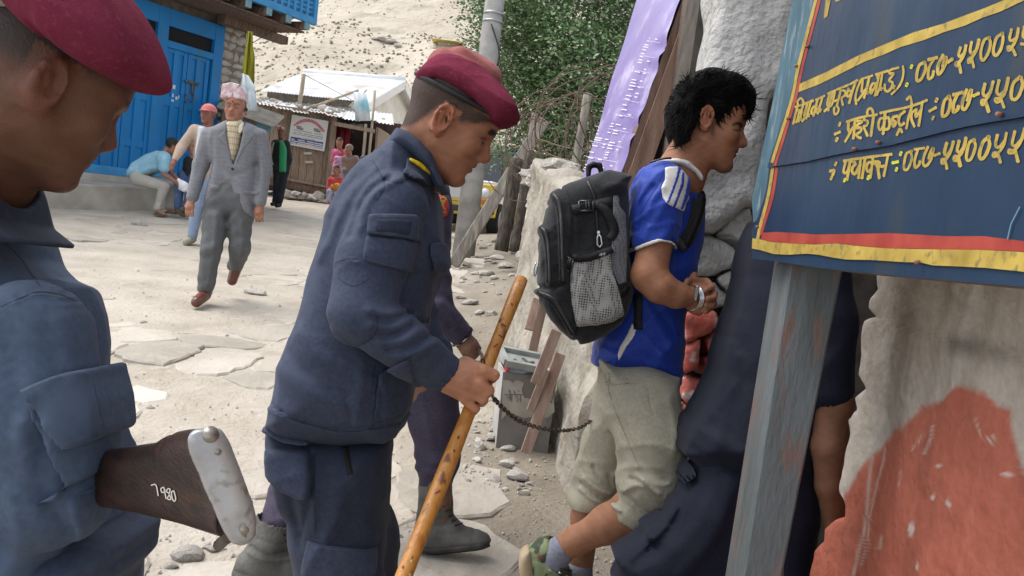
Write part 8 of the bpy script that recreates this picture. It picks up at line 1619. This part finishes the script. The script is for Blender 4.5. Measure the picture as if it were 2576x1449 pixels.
F = Fld((C(560, 0, cs)[0], C(0, 430, cs)[1], cs - .14), (C(625, 0, cs)[0], C(0, 296, cs)[1], cs + .1), .0065); F.slab([(570, 308), (580, 304), (604, 304), (614, 310), (610, 350), (602, 385), (588, 420), (576, 380), (569, 340)], cs - .04, .075, .05, 0); F.obj('shirt', plaid('cream_check_shirt', (.52, .46, .35), (.36, .27, .15), 22, .14), o, 1)
F = Fld((C(560, 0, cs)[0], C(0, 345, cs)[1], cs - .16), (C(625, 0, cs)[0], C(0, 296, cs)[1], cs + .12), .006); F.px([(592, 316, cs - .01, 21), (592, 309, cs - .01, 18)], .01); F.slab([(569, 306), (590, 324), (580, 336), (570, 328)], cs - .085, .014, .006, .005); F.slab([(614, 306), (592, 324), (604, 338), (613, 328)], cs - .085, .014, .006, .005); F.cone(C(592, 290, cs), .05, C(592, 318, cs - .02), .046, .004, None, 's'); F.obj('collar', M('cream_collar', (.60, .55, .44), (.66, .61, .50), .7, 20), o, 1)
F = Fld((C(470, 0, cs)[0], C(0, 750, cs)[1], cs - .4), (C(660, 0, cs)[0], C(0, 415, cs)[1], cs + .45), .0095)
F.px([(556, 500, cs, 38), (604, 500, cs, 38)], .03); F.px([(572, 470, cs, 30), (592, 470, cs, 30), (590, 500, cs, 30)], .03); F.px([(548, 520, cs, 35), (531, 628, cs - .12, 25), (516, 722, cs - .1, 20)], .04); F.px([(606, 520, cs, 35), (603, 622, cs - .02, 24), (594, 668, cs + .2, 19)], .04); F.noise(.004, 20, 3)
for pts, a in (([(545, 545), (540, 620), (525, 720)], .012), ([(560, 560), (575, 540), (590, 530)], -.014), ([(610, 560), (612, 610), (600, 650)], .012), ([(590, 560), (600, 590), (615, 600)], -.010), ([(510, 700), (520, 715), (535, 710)], .010), ([(505, 640), (520, 650), (545, 640)], -.009)): F.fold(pts, cs - .1, 6, a)
F.obj('trousers', m_tr, o, 1); m_bs = M('brown_shoe', (.085, .024, .014), (.14, .042, .025), .35, 20, spec=.6)
for a, t in ((C(516, 742, cs - .10), C(494, 760, cs - .26)), (C(592, 680, cs + .20), C(584, 706, cs + .20))):
    F = Fld(np.minimum(a, t) - .1, np.maximum(a, t) + .1, .0065); F.cone(a, .045, t, .036, .02); F.cone(a - (t - a) * .35, .034, t, .034, .02); sh = F.obj('shoe', m_bs, o, 1)
F = Fld((C(555, 0, cs)[0], C(0, 265, cs)[1], cs - .18), (C(628, 0, cs)[0], C(0, 205, cs)[1], cs + .18), .0075); F.slab([(564, 252), (565, 232), (569, 217), (590, 213), (610, 218), (615, 230), (617, 256), (606, 255), (590, 252), (575, 252)], cs, .092, .010, 0, ek=0)
F.obj('cap', M('topi_print', (.52, .34, .36), (.66, .56, .56), .8, 30, contrast=(.42, .58), col3=(.10, .05, .06), scale3=24), o, 1)
mb = MB(); p = Hs.L(.103, .0, .047); MB().tube([W(p[None])[0], W((p + np.array([0, 0, -.006]))[None])[0]], .008, 8).build('forehead_mark', M('tika_red', (.5, .03, .02)), o, True)
# man in pink cap
ck = 10.2
o, Hk, F = fig('man in a pink cap and beige jacket standing behind the suited man', ck, (524, 291), 7, -100, 1.0, dict(shR=(490, 326), shL=(556, 330), elR=(455, 372, -.1), wrR=(440, 402, -.2), elL=(562, 375), wrL=(560, 420), hpR=(505, 432), hpL=(540, 434), knR=(497, 515), knL=(532, 518), anR=(484, 596), anL=(530, 592), toR=(468, 610, -.1)), (.20, .085, .06), short, cloth('beige_jacket', (.36, .27, .20), (.46, .36, .28), .8, 300), cloth('washed_denim', (.16, .22, .33), (.30, .37, .48), .8, 300), M('grey_trainer', (.25, .24, .18), (.35, .33, .25), .8, 20), .011)
F = Fld((C(490, 0, ck)[0], C(0, 440, ck)[1], ck - .20), (C(535, 0, ck)[0], C(0, 300, ck)[1], ck), .01); F.slab([(502, 318), (522, 318), (528, 430), (488, 425), (492, 380)], ck - .09, .08, .04, 0); F.obj('shirt', cloth('white_shirt', (.52, .52, .56), (.62, .62, .66)), o, 1)
F = Fld((C(495, 0, ck)[0], C(0, 305, ck)[1], ck - .28), (C(552, 0, ck)[0], C(0, 255, ck)[1], ck + .18), .009); F.ell(Hk.L(-.005, 0, .055), (.108, .088, .09), (Hk.f, Hk.d, Hk.u), 0); F.cut(Hk.L(0, 0, .045), -Hk.u); F.cone(Hk.L(.07, -.03, .048), .03, Hk.L(.15, 0, .035), .028, .02, (Hk.u, .25)); F.cone(Hk.L(.07, .03, .048), .03, Hk.L(.15, 0, .035), .028, .02, (Hk.u, .25)); F.obj('cap', cloth('pink_cap', (.50, .14, .13), (.58, .20, .18)), o, 1)
# boy sitting on the bench
cb = 12.95; m_slip = M('slipper', (.10, .08, .06), rough=.8)
o, Hb, F = fig('boy in a light blue shirt sitting bent forward on the cement bench', cb, (431, 368), 32, 25, 1.0, dict(shR=(414, 396, -.16), shL=(412, 392, .18), elR=(412, 438, -.2), elL=(428, 432, .12), wrR=(443, 458, -.16), wrL=(452, 455, .02), hpR=(345, 452, -.1), hpL=(345, 450, .1), knR=(415, 468, -.12), knL=(432, 466, .1), anR=(396, 526, -.12), anL=(424, 522, .08), toR=(414, 540, -.2), toL=(440, 534, .02)), SKN, lambda lx, ly, lz: np.maximum(smooth(.02, .05, lz), smooth(.02, -.02, lx) * smooth(-.06, -.02, lz)) * smooth(.085, .07, lx), None, cloth('stone_trousers', (.33, .32, .28), (.42, .40, .36)), None, .0115)
F = Fld((C(300, 0, cb)[0], C(0, 480, cb)[1], cb - .42), (C(470, 0, cb)[0], C(0, 360, cb)[1], cb + .4), .0115); F.slab([(318, 432), (335, 412), (370, 390), (400, 378), (425, 380), (432, 400), (425, 425), (405, 432), (375, 440), (345, 452), (318, 448)], cb, .17, .11, 0); F.px([(412, 398, cb - .17, 17), (412, 424, cb - .2, 13)], .02); F.px([(412, 398, cb + .18, 16), (424, 422, cb + .14, 12)], .02); F.noise(.006, 20, 4); F.fold([(330, 440), (360, 420), (400, 410)], cb - .15, 5, -.01); F.fold([(345, 445), (375, 425), (395, 425)], cb - .15, 5, .01); F.obj('shirt', cloth('pale_blue_shirt', (.20, .40, .52), (.28, .48, .60), .8, 400), o, 1)
for q in ((396, 532, 414, 543, -.15), (424, 528, 440, 537, .05)): MB().beam(D(q[0] - 4, q[1] + 6, cb + q[4]), D(q[2], q[3], cb + q[4] - .12), .09, .025).build('slipper', m_slip, o, bevel=.006)
F = Fld((C(440, 0, cb)[0], C(0, 500, cb)[1], cb - .3), (C(485, 0, cb)[0], C(0, 440, cb)[1], cb - .02), .009); F.ell(C(462, 470, cb - .15), (.075, .08, .06), None, 0); F.px([(455, 458, cb - .15, 6), (450, 455, cb - .15, 5)], .02); F.noise(.007, 45, 5); tag(F.obj('plastic_bag', M('white_plastic', (.70, .71, .73), (.8, .8, .82), .3), None, 0), 'crumpled white plastic bag hanging from the hands of the boy', 'bag')
fig('person in dark jacket and blue jeans seated behind the boy on the bench', 13.2, (486, 372), 10, -60, .95, dict(shR=(474, 404), shL=(505, 405), elR=(464, 440), wrR=(462, 462), hpR=(462, 448), hpL=(490, 450), knR=(452, 470, -.3), knL=(478, 474, -.3), anR=(447, 524, -.3), anL=(470, 520, -.3), toR=(462, 540, -.35)), SKN, short, cloth('black_jacket', (.012, .012, .014), (.025, .025, .028)), cloth('blue_denim', (.04, .07, .15), (.08, .12, .22)), m_slip, .015)
# man in green shirt by the shack
cg = 16.8
o, Hg, F = fig('man in a black jacket and green shirt standing at the shack', cg, (708, 336), 7, -80, 1.0, dict(shR=(693, 359), shL=(721, 361), elR=(686, 398), elL=(728, 400), wrR=(693, 428), wrL=(721, 432), hpR=(699, 432), hpL=(714, 433), knR=(697, 472), knL=(708, 473), anR=(692, 508), anL=(703, 512)), (.17, .08, .05), None, M('black_jacket', (.012, .012, .014)), cloth('black_trousers', (.01, .011, .015), (.02, .022, .03)), M('black_shoe', (.02, .02, .02)), .016)
F = Fld((C(690, 0, cg)[0], C(0, 440, cg)[1], cg - .25), (C(730, 0, cg)[0], C(0, 345, cg)[1], cg), .014); F.slab([(703, 354), (714, 355), (722, 375), (720, 434), (702, 434), (702, 390)], cg - .10, .08, .04, 0); F.obj('shirt', cloth('green_shirt', (.02, .22, .09), (.04, .30, .13)), o, 1)
F = Fld((C(690, 0, cg)[0], C(0, 335, cg)[1], cg - .2), (C(725, 0, cg)[0], C(0, 308, cg)[1], cg + .2), .013); F.slab([(696, 331), (697, 320), (703, 315), (714, 319), (720, 330), (708, 329)], cg, .1, .03, 0); F.obj('cap', M('red_print_cap', (.28, .10, .10), (.45, .34, .32), .8, 22, contrast=(.42, .55)), o, 1)
for k in range(2): Surf(*[q for q in bpy.data.objects if q.parent == o and q.name.startswith('top')]).strap('sleeve_stripe', [(690 - k * 2.5, 358), (685 - k * 2, 380), (683.5 - k * 2, 398), (688 - k * 2, 415)], 1.3, m_white, o, .004, .004)
# women and others at the shack doorway
o, Hw, F = fig('woman in a pink shawl and mauve dress standing in the shack doorway', 19.2, (854, 360), 7, -80, 1.0, dict(shR=(842, 381), shL=(866, 383), elR=(838, 404), wrR=(842, 420), elL=(872, 398), wrL=(862, 383, -.15), hpR=(847, 418), hpL=(860, 419), knR=(845, 444), knL=(856, 446), anR=(844, 470), anL=(854, 472)), SKN, lambda lx, ly, lz: np.maximum(smooth(.05, .065, lz), smooth(.0, -.03, lx)), cloth('pink_shawl', (.42, .05, .14), (.55, .14, .24)), None, None, .018)
F = Fld((C(825, 0, 19.2)[0], C(0, 470, 19.2)[1], 18.9), (C(880, 0, 19.2)[0], C(0, 385, 19.2)[1], 19.5), .016); F.slab([(843, 392), (864, 393), (868, 420), (870, 448), (855, 456), (836, 440), (838, 415)], 19.18, .15, .08, 0); F.noise(.012, 24, 3); F.obj('dress', M('mauve_print', (.42, .20, .34), (.56, .36, .48), .8, 14), o, 1)
o, Ho, F = fig('grey haired person in orange and grey with a pack beside the pink shawl', 18.6, (878, 377), 7, -120, 1.0, dict(shR=(868, 398), shL=(892, 399), elR=(866, 420), wrR=(870, 438), elL=(897, 422), wrL=(893, 440), hpR=(872, 432), hpL=(886, 433), knR=(870, 462), knL=(884, 464), anR=(869, 488), anL=(882, 490)), SKN, lambda lx, ly, lz: np.maximum(smooth(.03, .06, lz), smooth(.02, -.02, lx)), cloth('orange_grey_top', (.30, .11, .06), (.14, .15, .14), scale=9), cloth('grey_skirt', (.14, .13, .13), (.2, .19, .19)), M('black_shoe', (.02, .02, .02)), .018, hcol=(.16, .14, .12))
F = Fld((C(885, 0, 18.6)[0], C(0, 440, 18.6)[1], 18.5), (C(912, 0, 18.6)[0], C(0, 380, 18.6)[1], 18.95), .014); F.slab([(892, 392), (900, 390), (906, 402), (907, 425), (898, 432), (891, 428)], 18.74, .13, .06, 0); tag(F.obj('daypack', M('daypack_print', (.45, .12, .05), (.08, .20, .26), .7, 7, contrast=(.45, .5)), None, 1), 'small orange and teal daypack worn by the grey haired person', 'backpack')
fig('person in a dark peaked cap half hidden behind the shoulder of the guard', 18.2, (914, 405), 7, -85, 1.0, dict(shR=(901, 428), shL=(928, 429), elR=(898, 452), wrR=(902, 470), elL=(932, 452), wrL=(928, 470), hpR=(908, 470), hpL=(922, 470), knR=(907, 490, -.2), knL=(921, 490, -.2), anR=(906, 508), anL=(920, 510)), SKN, lambda lx, ly, lz: smooth(.01, .03, lz), cloth('black_jacket', (.012, .012, .014), (.025, .025, .028)), cloth('black_trousers', (.01, .011, .015), (.02, .022, .03)), None, .02, hcol=(.05, .055, .07))
o, Hr, F = fig('woman in a red jacket sitting on the ground outside the shack', 17.8, (846, 430), 7, -85, 1.0, dict(shR=(834, 452), shL=(858, 454), elR=(828, 474), wrR=(842, 482, -.2), elL=(864, 474), wrL=(852, 482, -.2), hpR=(838, 490), hpL=(852, 491), knR=(830, 484, -.35), knL=(850, 486, -.35), anR=(828, 506, -.3), anL=(846, 508, -.3)), SKN, lambda lx, ly, lz: np.maximum(smooth(.05, .065, lz), smooth(.02, -.02, lx)), cloth('red_jacket', (.42, .03, .035), (.52, .07, .06)), M('blue_print_skirt', (.26, .27, .42), (.5, .5, .58), .8, 14), None, .017)
F = Fld((C(825, 0, 17.4)[0], C(0, 492, 17.4)[1], 17.1), (C(870, 0, 17.4)[0], C(0, 448, 17.4)[1], 17.7), .014); F.ell(C(848, 471, 17.42), (.13, .08, .10), None, 0); F.noise(.018, 40, 3); tag(F.obj('cloth_bundle', cloth('orange_cloth', (.45, .15, .02), (.55, .24, .05)), None, 1), 'bundle of orange cloth in the lap of the seated woman', 'bundle')
